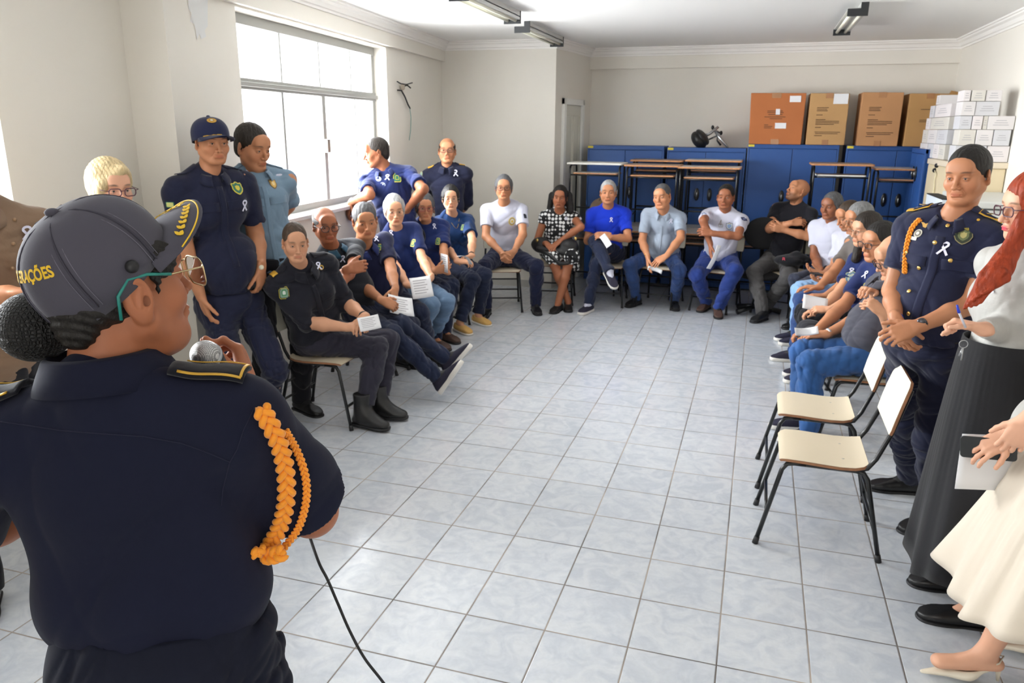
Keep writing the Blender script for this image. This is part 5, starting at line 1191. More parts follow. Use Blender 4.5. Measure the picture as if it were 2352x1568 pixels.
for q in ((1234, 552), (1322, 548)): MB().ball(YP(*q, 7.85), (.014, .01, .02), 8).build('buckle', brass, t, True)
h = seat(-1.50, 8.28, -86, 'school chair under the man in the bright blue T-shirt')
F = person('seated man in bright blue T-shirt with crossed legs and folded paper', (-1.5, 8.2, 0), YP(1397, 476, 8.22), -84, (-1.50, 8.32, .54), YP(1397, 442, 8.14), (-82, 2, 0),
    dict(r=dict(w=YP(1375, 538, 7.98), e=(1352, 545), u=(.8, -.35, 0), n=(.1, .5, -.8), curl=.4), l=dict(w=YP(1396, 545, 7.94), e=(1440, 545), u=(-.9, -.1, .1), n=(-.1, .3, -.9), curl=.4, pole=(.8, .2, -.5))),
    dict(r=dict(a=ZP(1352, 697, .09), k=(1372, 590), f=(-.25, -.95, 0)), l=dict(a=YP(1400, 622, 7.72), k=(1368, 556), f=(.45, -.6, -.45), up=(.2, -.5, .7))),
    hyaw=-86, skin='tan', tone=1.05, hair='short', hair_c='light', top=royal, sleeve=.68, hem=-.05, pants=djeans, shoe=sneak, sole=solew, shoe_t='sneaker', res=.0065, seed=11, sock=white)
rib(F, 1404, 504)
sheet_paper('folded white leaflet on the knee of the man in bright blue', YP(1392, 553, 7.80), (.5, -.2, -.6), (.7, 0, .6), .14, .07, .4, text=False)
h = seat(-.93, 8.38, -98, 'school chair under the man in the grey button shirt')
F = person('seated man in light grey button shirt and blue jeans leaning on his knees', (-.93, 8.3, 0), YP(1525, 482, 8.20), -92, (-.93, 8.42, .54), YP(1521, 450, 8.08), (-106, -6, 6),
    dict(r=dict(w=YP(1488, 590, 7.92), e=(1478, 545), u=(.1, -.3, -.9), n=(.7, .2, 0), curl=.3), l=dict(w=YP(1530, 588, 7.86), e=(1564, 545), u=(-.7, -.3, -.5), n=(-.3, .3, -.9), curl=.25, spread=1.6)),
    dict(r=dict(a=ZP(1462, 682, .09), k=(1452, 592), f=(-.4, -.9, 0)), l=dict(a=ZP(1550, 688, .09), k=(1562, 596), f=(.2, -1, 0))),
    hyaw=-96, skin='tan', tone=1.08, fat=1.1, hw=1.04, hair='buzz', hair_c='salt', top=greyshirt, sleeve=.72, collar=greyshirt, collar_open=.9, vneck=.2, belly=.09, bulk=1.05, hem=-.04, pants=jeans, shoe=shoeblk, res=.0065, seed=12)
rib(F, 1541, 507); watch(F['J'], 'r', brass, gold, F['root']); strip(F['top'], F['TP'](0, .15, -.12), F['TP'](0, .2, -.45), .03, F['T'][:, 1], greyshirt, 'placket', F['top'], .003)
crest(F, 1500, 500, .075, .002, 'rect', [(1, srgb(130, 140, 155))], 'pocket_seam')
sheet_paper('small white leaflet hanging from the hand of the man in the grey shirt', YP(1505, 618, 7.86), (.8, 0, -.2), (.2, -.3, .7), .15, .05, .5, text=False)
h = seat(-.33, 8.37, -104, 'school chair under the man in the white T-shirt with glasses hung at the neck')
F = person('seated man in white T-shirt with arm across his chest, glasses hung at his neck', (-.33, 8.3, 0), YP(1667, 484, 8.24), -96, (-.33, 8.40, .54), YP(1667, 452, 8.16), (-98, 0, 0),
    dict(r=dict(w=YP(1632, 562, 7.98), e=(1622, 520), u=(.1, -.35, -.9), n=(.8, .2, 0), curl=.25), l=dict(w=YP(1636, 536, 7.94), e=(1702, 542), u=(-.9, -.05, .1), n=(-.1, .7, -.3), curl=.5, pole=(.9, .1, -.4))),
    dict(r=dict(a=ZP(1622, 692, .09), k=(1602, 605), f=(-.3, -.95, 0)), l=dict(a=ZP(1650, 705, .09), k=(1692, 605), f=(.1, -1, 0), pole=(.4, -.8, .6))),
    hyaw=-96, skin='brown', tone=.95, hair='short', hair_c='black', hairt=.7, hairline=.07, top=white, sleeve=.62, hem=-.04, vneck=.2, belly=.06, pants=cloth('deep blue denim', srgb(38, 60, 128), var=.2, bscale=14), shoe=shoebr, res=.0065, seed=13, legw=1.15)
crest(F, 1675, 519, .07, .08, 'shield', [(1, srgb(60, 80, 130)), (.86, W_), (.6, srgb(140, 170, 210))], text=('GM', .014, .024, (60, 80, 130))); crest(F, 1617, 494, .045, .06, 'shield', [(1, srgb(90, 110, 150)), (.7, srgb(200, 210, 225))], 'sleeve_patch'); crest(F, 1709, 503, .06, .05, 'rect', [(1, srgb(40, 48, 90)), (.5, srgb(100, 110, 150))], 'sleeve_flag')
P_, N_ = hit(F['top'], 1657, 505); gl = MB(); gl.tube([P_ + N_ * .006, P_ + N_ * .012 + np.array([-.02, 0, -.05])], .002, 6); gl.tube([P_ + N_ * .006, P_ + N_ * .012 + np.array([.0, 0, -.06])], .002, 6); gl.tube([P_ + N_ * .012 + np.array([a_ * .02, 0, -.06 + b_ * .014]) for a_, b_ in ((-1, -1), (1, -1), (1, 1), (-1, 1))], .002, 6, closed=True); gl.build('hanging_glasses', fmet, F['top'], True)
sheet_paper('long folded white paper hanging from the hand of the man with crossed arm', YP(1641, 592, 7.86), (.18, -.05, .5), (.3, .2, -.05), .26, .05, .25, text=False)
h = seat(.32, 8.45, -112, 'school chair under the bald man in the black T-shirt')
F = person('seated bald bearded man in black T-shirt with folded arms and head tipped back', (.32, 8.4, 0), YP(1828, 470, 8.52), -112, (.30, 8.48, .54), YP(1833, 438, 8.50), (-150, 22, 0),
    dict(r=dict(w=YP(1818, 512, 8.24), e=(1768, 525), u=(.8, .1, .1), n=(-.1, .6, -.5), curl=.5, pole=(-.9, 0, -.5)), l=dict(w=YP(1800, 528, 8.26), e=(1848, 540), u=(-.8, -.2, .2), n=(0, .8, 0), curl=.6, pole=(.9, .2, -.5))),
    dict(r=dict(a=ZP(1752, 716, .09), k=(1724, 610), f=(-.5, -.85, 0)), l=dict(a=ZP(1762, 700, .11), k=(1815, 625), f=(-.3, -.95, 0))),
    hyaw=-112, skin='tan', tone=.98, hair='bald', beard=.75, top=blacktee, sleeve=.58, hem=-.08, bulk=1.1, belly=.05, arm=1.1, pants=gjeans, shoe=shoeblk, res=.0065, seed=14, legw=1.12)
t = thing('folded_dark_garment', 'dark cap with a red letter lying on the lap of the bald bearded man', 'clothing', tuple(YP(1815, 596, 8.1)))
V = Vol(); V.el(YP(1812, 598, 8.12), (.14, .10, .06), None, .03); V.rc(YP(1830, 590, 8.15), YP(1850, 598, 8.15), .06, .05, .04); V.disp = folds(8, .004, 20); gm = vol_mesh('cap_crown', V, .007, blackcloth, t)
P_, N_ = hit(gm, 1800, 596); text_obj('B', P_ + N_ * .003, nrm(np.cross((0, 0, 1), N_)), (0, 0, 1), .055, mat('red print', srgb(220, 70, 90), .6), gm)

# ---------------- right row, facing the left wall
def rhip(x, y, deg, label): return seat(x, y, deg, label)
h = rhip(.72, 7.85, 200, 'school chair under the grey-haired man in the white T-shirt, far end of right row')
F = person('seated grey-haired man in white T-shirt, farthest in the right row', (.7, 7.85, 0), YP(1912, 505, 7.85), -125, (.74, 7.85, .54), YP(1910, 473, 7.78), (-128, -4, 0),
    dict(r=dict(w=YP(1885, 622, 7.6), e=(1872, 575), u=(0, -.4, -.8), n=(.5, .3, -.5), curl=.5), l=dict(w=YP(1905, 625, 7.5), e=(1945, 585), u=(-.6, -.4, -.3), n=(0, 0, -1), curl=.5)),
    dict(r=dict(a=ZP(1842, 735, .09), k=(1835, 630), f=(-.9, -.3, 0)), l=dict(a=ZP(1848, 760, .09), k=(1850, 640), f=(-.9, -.3, 0))),
    hyaw=190, skin='brown', tone=.82, hair='full', hair_c='salt', hairt=.55, top=white, sleeve=.66, hem=-.03, pants=cloth('dark slate denim', srgb(52, 56, 72), var=.2), shoe=shoeblk, res=.007, seed=15)
crest(F, 1934, 561, .045, .055, 'shield', [(1, K_), (.8, srgb(190, 160, 90)), (.4, K_)])
h = rhip(.80, 7.28, 195, 'school chair under the crop-haired man in pale jeans, right row')
F = person('seated crop-haired man looking down at a phone, pale blue jeans, right row', (.78, 7.28, 0), YP(1962, 535, 7.25), -150, (.82, 7.28, .54), YP(1950, 494, 7.16), (-152, -22, 0),
    dict(r=dict(w=YP(1890, 630, 7.05), e=(1915, 612), u=(-.8, 0, .2), n=(0, -.3, 1), curl=.4), l=dict(w=YP(1905, 645, 6.9), e=(1950, 620), u=(-.8, -.1, 0), n=(0, 0, 1), curl=.4)),
    dict(r=dict(a=ZP(1828, 760, .09), k=(1852, 645), f=(-.9, -.3, 0)), l=dict(a=np.array([.48, 7.1, .09]), k=(1850, 655), f=(-.9, -.3, 0))),
    hyaw=190, skin='tan', tone=1.02, hair='buzz', hair_c='brown', beard=.5, top=white, sleeve=.7, hem=-.03, pants=sky, shoe=sneak, sole=solew, shoe_t='sneaker', res=.007, seed=16)
tag(MB().box(YP(1874, 628, 6.98), (.075, .14, .010), np.array(Matrix.Rotation(.3, 3, 'Z'))).build('mobile_phone', strapblk, None, bevel=.003), 'black phone in the hand of the man in pale jeans, right row', 'phone')
h = rhip(.84, 6.68, 192, 'school chair under the grey-haired man hidden behind the woman, right row')
F = person('seated man with greying hair and glasses, mostly hidden in the right row', (.8, 6.68, 0), YP(1992, 548, 6.66), -150, (.86, 6.68, .54), YP(1974, 502, 6.58), (-152, -12, 0),
    dict(r=dict(w=YP(1880, 660, 6.4), e=(1925, 635), u=(-.8, 0, 0), n=(0, 0, -1), curl=.4), l=dict(w=YP(1895, 680, 6.3), e=(1950, 650), u=(-.8, 0, 0), n=(0, 0, -1), curl=.4)),
    dict(r=dict(a=ZP(1835, 800, .09), k=(1850, 672), f=(-.9, -.3, 0)), l=dict(a=ZP(1826, 806, .09), k=(1848, 680), f=(-.95, -.1, 0))),
    hyaw=188, skin='tan', hair='short', hair_c='grey', glasses=fmet, top=cloth('grey work shirt', srgb(110, 104, 100)), sleeve=.7, pants=jeans, shoe=sneak, sole=solew, shoe_t='sneaker', res=.007, seed=17)
h = rhip(.84, 6.08, 190, 'school chair under the woman with dark hair, right row')
hd = YP(1990, 528, 6.0)
F = person('seated woman with dark hair, glasses and navy shirt with large shield, right row', (.8, 6.08, 0), YP(2008, 585, 6.05), -145, (.86, 6.08, .54), hd, (-150, -4, 0),
    dict(r=dict(w=YP(1888, 712, 5.75), e=(1935, 680), u=(-.6, 0, -.1), n=(.1, 0, -1), curl=.6), l=dict(w=YP(1905, 712, 5.65), e=(1970, 690), u=(-.7, .1, 0), n=(0, .3, -.8), curl=.7)),
    dict(r=dict(a=np.array([.50, 6.15, .09]), k=(1832, 708), f=(-.95, -.2, 0)), l=dict(a=np.array([.50, 5.98, .09]), k=(1830, 718), f=(-.95, -.25, 0))),
    hyaw=188, fem=True, bulk=1.1, belly=.03, skin='light', hair='full', hair_c='dark', hairline=.062, glasses=fmet, top=navytee, sleeve=.72, neckopen=.15, hem=-.03, pants=blackcloth, shoe=sneak, sole=solew, shoe_t='sneaker', res=.0065, hres=.003, seed=18,
    strands=[(hd + np.array([.09, .0, .0]), hd + np.array([.10, -.03, -.24]), .05, .045, .03), (hd + np.array([-.02, .06, -.05]), hd + np.array([-.04, .05, -.22]), .035, .03, .02)])
crest(F, 1958, 640, .10, .115, 'shield', [(1, srgb(190, 200, 150)), (.9, srgb(80, 120, 160)), (.72, srgb(190, 200, 180)), (.4, srgb(90, 130, 170))]); rib(F, 1956, 622, 1.1)
sheet_paper('white sheet in the hands of the woman with dark hair, right row', YP(1872, 697, 5.72), (.95, .1, -.15), (0, .5, .5), .17, .12, .1, text=False)
h = rhip(.80, 5.50, 188, 'school chair under the man with black glasses, right row')
F = person('seated man with black hair, black glasses and navy T-shirt holding rolled paper', (.78, 5.5, 0), YP(2040, 612, 5.42), -148, (.86, 5.50, .54), YP(2020, 556, 5.28), (-146, -6, 0),
    dict(r=dict(w=YP(1872, 762, 5.15), e=(1945, 722), u=(-.8, 0, -.1), n=(0, 0, -1), curl=.6), l=dict(w=YP(1895, 768, 5.0), e=(1985, 730), u=(-.8, .1, -.1), n=(0, .2, -.9), curl=.6)),
    dict(r=dict(a=np.array([.48, 5.56, .09]), k=(1828, 755), f=(-.95, -.2, 0)), l=dict(a=np.array([.48, 5.38, .09]), k=(1826, 770), f=(-.95, -.25, 0))),
    hyaw=188, skin='tan', hair='short', hair_c='black', glasses=fblk, top=navytee, sleeve=.75, neckopen=.1, hem=-.03, pants=cloth('dark grey trousers', srgb(50, 50, 56)), shoe=sneak, sole=solew, shoe_t='sneaker', res=.0065, hres=.003, seed=19, hairt=1.1)
crest(F, 1987, 665, .045, .09, 'arch', [(1, Y_), (.84, srgb(60, 110, 130)), (.5, Y_)]); rib(F, 1989, 630, 1.1); rib(F, 2003, 644, 1.1); watch(F['J'], 'l', mat('steel watch strap', srgb(200, 200, 205), .3, metal=.7), gold, F['root'])
sheet_paper('rolled white leaflet in the hands of the man with black glasses', YP(1850, 762, 4.98), (.9, .2, .1), (.1, .3, .5), .14, .05, .9, text=False)
h = rhip(.72, 4.93, 184, 'school chair under the bald man in grey, beside the empty chairs')
F = person('seated bald man in dark grey polo and blue jeans with clasped hands and bowed head', (.7, 4.93, 0), (.80, 4.92, 1.02), -165, (.80, 4.93, .55), YP(2058, 588, 4.72), (-168, -26, 0),
    dict(r=dict(w=YP(2008, 672, 4.86), e=(2010, 700), u=(-.5, -.6, .3), n=(-.2, -.2, -.9), curl=1.0), l=dict(w=YP(2028, 722, 4.62), e=(2068, 770), u=(-.7, .3, .6), n=(-.2, .4, -.7), curl=1.0, pole=(.7, 0, -1))),
    dict(r=dict(a=ZP(1838, 955, .09), k=(1828, 815), f=(-.95, -.2, 0)), l=dict(a=ZP(1860, 985, .09), k=(1832, 868), f=(-.95, -.1, 0))),
    hyaw=184, skin='light', tone=.95, hair='bald', glasses=fblk, top=gtee, sleeve=.72, hem=-.04, belly=.10, bulk=1.06, pants=cloth('mid blue denim', srgb(44, 84, 138), var=.25, bscale=14), shoe=sneak, sole=solew, shoe_t='sneaker', legw=1.15, res=.006, hres=.003, seed=20, collar=gtee)
# ================================================================== STANDING FIGURES
FP = lambda x, y, F: CAM + ray(x, y) * F
AR = at_r
def standing(label, R, neck, hip, head, face, tyaw, arms, legs=None, hyaw=None, **o):
    """joints from the photo at horizontal range R (+ offset)"""
    r_ = lambda q: AR(q[0], q[1], R + (q[2] if len(q) > 2 else 0))
    N, H, E = r_(neck), r_(hip), r_(head); hy = tyaw if hyaw is None else hyaw; f = RZ(hy)[:2]; S = o.get('s', 1.0)
    if legs is None:
        l = np.array([-f[1], f[0]]); legs = {k: dict(a=np.array([*(H[:2] + l * q * .13 * S), .09]), f=RZ(hy - q * -12)) for k, q in (('l', 1), ('r', -1))}
    A = {k: (dict(v, w=r_(v['w'])) if not isinstance(v['w'], np.ndarray) else v) for k, v in arms.items()}
    return person(label, (H[0], H[1], 0), N, tyaw, H, E, face, A, legs, hyaw=hy, **o)
def cap(Fg, m, label_m, tilt=0.0, turn=0.0, brim=.07, s=1.0, name='cap', lift=0.0, ch=.098):
    """peaked cap: six-panel crown with button, sweatband edge and curved brim; returns its frame"""
    R0, H = Fg['R'], Fg['H']; R0 = np.stack([rot_axis(R0[:, 0], R0[:, 2], turn), rot_axis(R0[:, 1], R0[:, 2], turn), R0[:, 2]], 1); f = rot_axis(R0[:, 1], R0[:, 0], -tilt); R = np.stack([R0[:, 0], f, np.cross(f, R0[:, 0])], 1)
    O = H + R0 @ np.array([0, -.012, .030 + lift]) * s; C = lambda x, y, z: O + R @ (np.array([x, y, z]) * s)
    a, b, h = .088, .108, ch; mb = MB(); rows = []
    for i in range(48):
        th = 2 * math.pi * i / 48; row = []
        seam = .0022 * math.exp(-(((th / (math.pi / 3)) % 1 - .5) / .06) ** 2)
        for j in range(15):
            p = math.pi / 2 * j / 14; row.append(C(a * math.sin(p) ** .86 * math.cos(th) * (1 - seam * 8), b * math.sin(p) ** .86 * math.sin(th) * (1 - seam * 8), h * math.cos(p) ** .9))
        row.append(C(a * .985 * math.cos(th), b * .985 * math.sin(th), -.030 + .012 * math.sin(th))); row.append(C(a * .94 * math.cos(th), b * .94 * math.sin(th), -.028 + .012 * math.sin(th)))
        rows.append(row)
    mb.grid(rows, closed_u=True); mb.ball(C(0, 0, h + .002), (.010, .010, .006), 8); crown = mb.build(name, m, Fg['root'], True, solid=.0015)
    rows = []
    for i in range(25):
        t = -1 + 2 * i / 24; th = math.pi / 2 - t * 1.15; x0, y0 = a * .99 * math.cos(th), b * .99 * math.sin(th); row = []
        ext = brim * math.sqrt(max(0, 1 - abs(t) ** 3.2))
        for j in range(9):
            k = j / 8; x = x0 * (1 + .04 * k); y = y0 + ext * k; row.append(C(x, y, -.022 + .012 * math.sin(th) + .004 - .020 * (x / a) ** 2 * (.35 + .65 * k) - .006 * k))
        rows.append(row)
    br = MB().grid(rows).build('brim', m, crown, True, solid=.003)
    return crown, br, C, R, O
capnavy = cloth('navy cap cloth', srgb(28, 34, 66))
F = standing('standing man in navy cap and short-sleeved navy uniform with a thick belt', 4.78, (480, 396), (528, 700, .03), (486, 326, -.03), (-30, -4, 0), -30,
    dict(r=dict(w=(462, 682, -.12), e=(425, 590), u=(.2, .1, -1), n=(.5, .8, 0), curl=.35), l=dict(w=(600, 616, -.05), e=(590, 545), u=(-.1, 0, -1), n=(-1, 0, 0), curl=.6)),
    s=1.08, skin='tan', tone=1.0, fat=1.05, hw=1.04, hair='buzz', hair_c='dark', top=navy, sleeve=.78, collar=navy, collar_open=.7, vneck=.25, belly=.05, bulk=1.08, arm=1.15, hem=.11, pants=navy, waist=.14, belt=strapblk, shoe=shoeblk, res=.006, hres=.0028, seed=21, hs=1.03)
cap(F, capnavy, None, tilt=.12, s=1.12, lift=.004, brim=.080, ch=.086)
P_ = F['P']; cr = [o for o in bpy.data.objects if o.parent == F['root'] and o.name.startswith('cap')][0]
crest(F, 486, 277, .05, .042, 'disc', [(1, srgb(196, 150, 60)), (.6, srgb(170, 130, 60)), (.3, srgb(210, 210, 200))], obj=cr)
brm = [o for o in bpy.data.objects if o.parent == cr and o.name.startswith('brim')][0]
MB().tube([hit(brm, x, y)[0] + np.array([0, 0, .003]) for x, y in ((466, 303), (476, 304), (488, 300), (498, 292), (506, 288))], .003, 6).build('gold_braid', gold, brm, True)
rib(F, 560, 470, 1.3); crest(F, 545, 432, .07, .085, 'shield', [(1, Y_), (.8, G_), (.4, Y_)], 'chest_badge'); crest(F, 391, 470, .05, .03, 'rect', [(1, G_), (.8, srgb(200, 200, 120))], 'sleeve_flag')
watch(F['J'], 'l', gold, gold, F['root'], .92)
MB().ball(F['J']['wl'] * .95 + F['J']['el'] * .05 + np.array([.02, -.025, 0]), (.016, .016, .016), 8).build('watch_face', mat('pale watch face', srgb(220, 214, 190), .3), F['root'], True)
strip(F['top'], F['TP'](0, .12, -.07), F['TP'](0, .2, -.52), .035, F['T'][:, 1], navy, 'placket', F['top'], .003)
for q in (-1, 1): strip(F['top'], F['TP'](q * .09, .12, -.155), F['TP'](q * .09, .14, -.205), .13, F['T'][:, 1], navy, 'pocket_flap', F['top'], .004); strip(F['top'], F['TP'](q * .07, 0, 0), F['TP'](q * .185, 0, 0), .055, F['T'][:, 2], navy, 'epaulette', F['top'], .007)
P_, N_ = hit(F['pants'], 540, 655); MB().box(P_, (.03, .03, .03)).build('belt_buckle', strapblk, F['root'], bevel=.004)

F = standing('standing young man in pale blue short-sleeved uniform with hands behind his back', 5.04, (582, 392), (622, 618), (579, 337, -.02), (-12, -14, 0), -34,
    dict(r=dict(w=(585, 545, .25), e=(545, 480), hide=True, pole=(-.6, -.5, -.3)), l=dict(w=(600, 545, .25), e=(648, 490), hide=True, pole=(.6, -.5, -.3))),
    s=1.10, skin='tan', tone=.95, hair='short', hair_c='dark', hairt=.8, top=lightblue, sleeve=.72, flare=.008, collar=lightblue, collar_open=1.1, vneck=.35, hem=.0, bulk=1.02, pants=blackcloth, shoe=shoeblk, res=.006, hres=.003, seed=22, hs=1.12, under=white)
rib(F, 585, 449, 1.3); crest(F, 627, 422, .05, .075, 'shield', [(1, srgb(120, 100, 70)), (.75, srgb(214, 170, 80)), (.4, srgb(225, 200, 140))], 'chest_badge')
strip(F['top'], F['TP'](0, .12, -.09), F['TP'](0, .2, -.58), .03, F['T'][:, 1], lightblue, 'placket', F['top'], .003)
for q in (-1, 1): strip(F['top'], F['TP'](q * .08, .12, -.16), F['TP'](q * .08, .14, -.205), .12, F['T'][:, 1], lightblue, 'pocket_flap', F['top'], .004); strip(F['top'], F['TP'](q * .07, 0, 0), F['TP'](q * .18, 0, 0), .05, F['T'][:, 2], lightblue, 'epaulette', F['top'], .007)

F = standing('man in navy polo leaning on the window sill, glasses hung at his neck', 6.90, (884, 388), (924, 548), (865, 350, -.02), (213, -10, 0), -72,
    dict(r=dict(w=(806, 466, -.06), pole=(-.3, .8, -.5), u=(-.3, -.1, -.9), n=(.2, .5, -.8), curl=.7), l=dict(w=(938, 478, -.12), e=(972, 425), u=(-.3, -.1, -.9), n=(-.8, .2, 0), curl=.7)),
    s=1.08, skin='brown', tone=.9, hair='buzz', hair_c='dark', hairline=.075, top=navyblue, sleeve=.70, collar=navyblue, collar_open=1.0, vneck=.35, hem=.0, bulk=1.05, belly=.02, pants=blackcloth, shoe=shoeblk, res=.006, seed=23, hs=1.05)
rib(F, 890, 407, 1.2); crest(F, 912, 408, .07, .085)
P_, N_ = hit(F['top'], 876, 412); Xg = nrm(np.cross((0, 0, 1), N_)); gl = MB()
for c_ in ((-.022, .0), (.014, -.05)): gl.tube([P_ + N_ * .01 + Xg * (c_[0] + .024 * math.cos(a_)) + np.array([0, 0, c_[1] + .018 * math.sin(a_)]) for a_ in np.linspace(0, 6.28, 12, endpoint=False)], .003, 6, closed=True); gl.ball(P_ + N_ * .008 + Xg * c_[0] + np.array([0, 0, c_[1]]), (.018, .006, .014), 8)
gl.build('hanging_glasses', mat('pale lens', srgb(206, 216, 232), .15), F['top'], True)

F = standing('standing officer in navy shirt with yellow shoulder marks by the wall corner', 8.05, (1026, 382), (1034, 520), (1027, 346, -.03), (-70, 4, 0), -70,
    dict(r=dict(w=(1020, 500, .25), e=(982, 462), hide=True, pole=(-.6, -.5, -.3)), l=dict(w=(1045, 500, .25), e=(1076, 462), hide=True, pole=(.6, -.5, -.3))),
    s=1.08, skin='tan', tone=1.0, hair='rim', hair_c='dark', hairt=1.0, glasses=fblk, top=navy, sleeve=1.35, collar=navy, vneck=.1, hem=.0, pants=navy, shoe=shoeblk, res=.0065, seed=24, hs=1.07)
rib(F, 1046, 397, 1.4)
for q in (-1, 1): strip(F['top'], F['TP'](q * .08, 0, 0), F['TP'](q * .19, 0, 0), .06, F['T'][:, 2], navy, 'epaulette', F['top'], .006); strip(F['top'], F['TP'](q * .13, 0, 0), F['TP'](q * .19, 0, 0), .062, F['T'][:, 2], gold, 'epaulette_band', F['top'], .012)
crest(F, 968, 402, .06, .08, 'shield', [(1, srgb(190, 180, 130)), (.8, srgb(150, 180, 170))], 'sleeve_patch')

F = standing('standing woman with short blonde hair and plum glasses behind the speaker', 3.92, (250, 512), (262, 830), (256, 431, -.02), (-22, -6, 0), -40,
    dict(r=dict(w=(225, 800, -.1), pole=(-.6, -.5, -.3), hide=True), l=dict(w=(300, 800, -.1), pole=(.6, -.5, -.3), hide=True)),
    fem=True, s=.98, skin='fair', hair=None, hair_c='blonde', glasses=fpur, top=cloth('beige blouse cloth', srgb(176, 164, 148)), sleeve=1.5, hem=-.05, pants=blackcloth, shoe=shoeblk, res=.007, hres=.0025, seed=25)
hv = Vol(); B = F['P']; Rh = F['R']
hv.el(B(0, -.022, .042), (.089, .104, .094), Rh, .02, clip=[(B(0, .070, .074), Rh @ nrm([.25, .86, -.5]))]); hv.el(B(-.064, -.008, .008), (.034, .066, .080), Rh, .03); hv.el(B(.070, -.03, .0), (.022, .055, .07), Rh, .03); hv.rc(B(.02, .070, .088), B(-.066, .055, .02), .024, .020, .02); hv.rc(B(-.066, .055, .02), B(-.074, .020, -.055), .020, .012, .02)
hv.disp = lambda X: .0006 * np.sin(((X - F['H']) @ Rh) @ np.array([900., 300., 90.])) + .0007 * np.sin(((X - F['H']) @ Rh) @ np.array([380., 90., 140.]))
vol_mesh('hair', hv, .003, hair_mat('blonde', HAIRC['blonde']), F['root'])

F = standing('person in a brown corduroy shirt standing at the left edge of the photo', 3.40, (-52, 474), (-30, 830), (-75, 380), (-30, 0, 0), -34,
    dict(r=dict(w=(20, 672, -.28), e=(-90, 690), hide=False, u=(.7, .2, 0), n=(0, -.3, -1)), l=dict(w=(5, 690, -.25), e=(95, 655), u=(-.8, -.4, 0), n=(0, 0, -1), pole=(.7, .2, -.6))),
    s=1.06, skin='tan', hair='short', top=brownshirt, sleeve=.9, collar=brownshirt, hem=-.1, bulk=1.15, belly=.03, arm=1.2, pants=blackcloth, shoe=shoeblk, res=.007, seed=26)
rib(F, 60, 533, 1.2)
for q in ((33, 505), (30, 560), (28, 615)):
    P_, N_ = hit(F['top'], *q); MB().ball(P_ + N_ * .002, (.007, .007, .007), 8).build('button', mat('horn button', srgb(150, 120, 90), .4), F['top'], True)

# ---------------- the officer on the right
ofn = cloth('officer navy serge', srgb(32, 36, 62)); R = 3.83
lA, rA = ZP(2152, 1172, .09), ZP(2092, 1094, .09)
F = standing('officer in navy uniform with gold buttons standing beside the empty chairs', R, (2193, 496), (2132, 800), (2223, 402, -.02), (-127, -8, 3), -122,
    dict(r=dict(w=(2058, 735, -.24), e=(2046, 672), u=(.35, -.3, -.85), n=(.7, .6, 0), curl=.55), l=dict(w=(2106, 750, -.30), e=(2228, 712), u=(-.85, -.25, -.35), n=(0, .7, -.5), curl=.6, pole=(.9, 0, -.4))),
    dict(l=dict(a=lA, f=(-.82, -.55, 0)), r=dict(a=rA, f=(-.95, -.1, 0))), hyaw=-130,
    s=1.0, skin='tan', tone=.96, fat=1.04, hw=1.03, hair='short', hair_c='black', hairt=.8, hairline=.074, top=ofn, sleeve=.66, flare=.006, collar=ofn, collar_open=1.0, vneck=.3, belly=.075, bulk=1.06, arm=.98, hem=.07, pants=navy, waist=.11, collar_r=.92, belt=strapblk, shoe=shoeblk, shoe_s=1.1, res=.005, hres=.0022, fres=.0024, seed=27, hs=.98, under=white, legw=1.12, noeyes=False)
OF = F
strip(F['top'], F['TP'](0, .13, -.08), F['TP'](0, .25, -.50), .036, F['T'][:, 1], ofn, 'placket', F['top'], .003)
for q in ((2177, 519), (2148, 557), (2112, 615), (2089, 669), (2088, 720), (2083, 580), (2183, 598)):
    P_, N_ = hit(F['top'], *q); M_ = frame(N_, (0, 0, 1) if abs(N_[2]) < .95 else (1, 0, 0)); MB().ball(P_ + N_ * .004, (.0095, .0045, .0095), 10, M_).build('button', brass, F['top'], True)
for q, a_, b_ in ((1, -.17, -.215), (-1, -.17, -.215)): strip(F['top'], F['TP'](q * .092, .13, a_), F['TP'](q * .092, .15, b_), .125, F['T'][:, 1], ofn, 'pocket_flap', F['top'], .005, wd=.12)
for q in (-1, 1):
    strip(F['top'], F['TP'](q * .07, 0, 0), F['TP'](q * .19, 0, 0), .056, F['T'][:, 2], ofn, 'epaulette', F['top'], .007); strip(F['top'], F['TP'](q * .10, 0, 0), F['TP'](q * .192, 0, 0), .060, F['T'][:, 2], gold, 'gold_border', F['top'], .010)
    strip(F['top'], F['TP'](q * .105, 0, 0), F['TP'](q * .165, 0, 0), .050, F['T'][:, 2], ofn, 'dark_field', F['top'], .014); P_, N_ = strip, None
    b_ = BV[F['top'].name + '_s'].ray_cast(Vector(F['TP'](q * .135, 0, .2)), Vector(-F['T'][:, 2])); badge(np.array(b_[0]) + F['T'][:, 2] * .018, F['T'][:, 2], F['T'][:, 1], F['top'], 'disc', .036, .036, [(1, srgb(190, 150, 60)), (.6, K_)], 'epaulette_crest')
crest(F, 2213, 541, .072, .082, 'shield', [(1, srgb(150, 140, 100)), (.9, srgb(50, 60, 44)), (.6, srgb(110, 120, 80)), (.35, srgb(180, 170, 110))], 'chest_badge', text=('GMB', .016, .027, (214, 200, 160)))
rib(F, 2170, 570, 1.25); crest(F, 2109, 536, .038, .038, 'disc', [(1, srgb(190, 186, 170)), (.7, srgb(110, 104, 96)), (.4, srgb(220, 216, 200))], 'medal'); crest(F, 2097, 547, .045, .014, 'rect', [(1, srgb(214, 210, 192))], 'name_plate')
wing = [(-1, .5), (-.55, .35), (-.2, .05), (0, .3), (.25, .1), (.6, .2), (1, .75), (.75, -.05), (.35, -.45), (.05, -.6), (-.1, -1), (-.5, -.75), (-.65, -.2)]
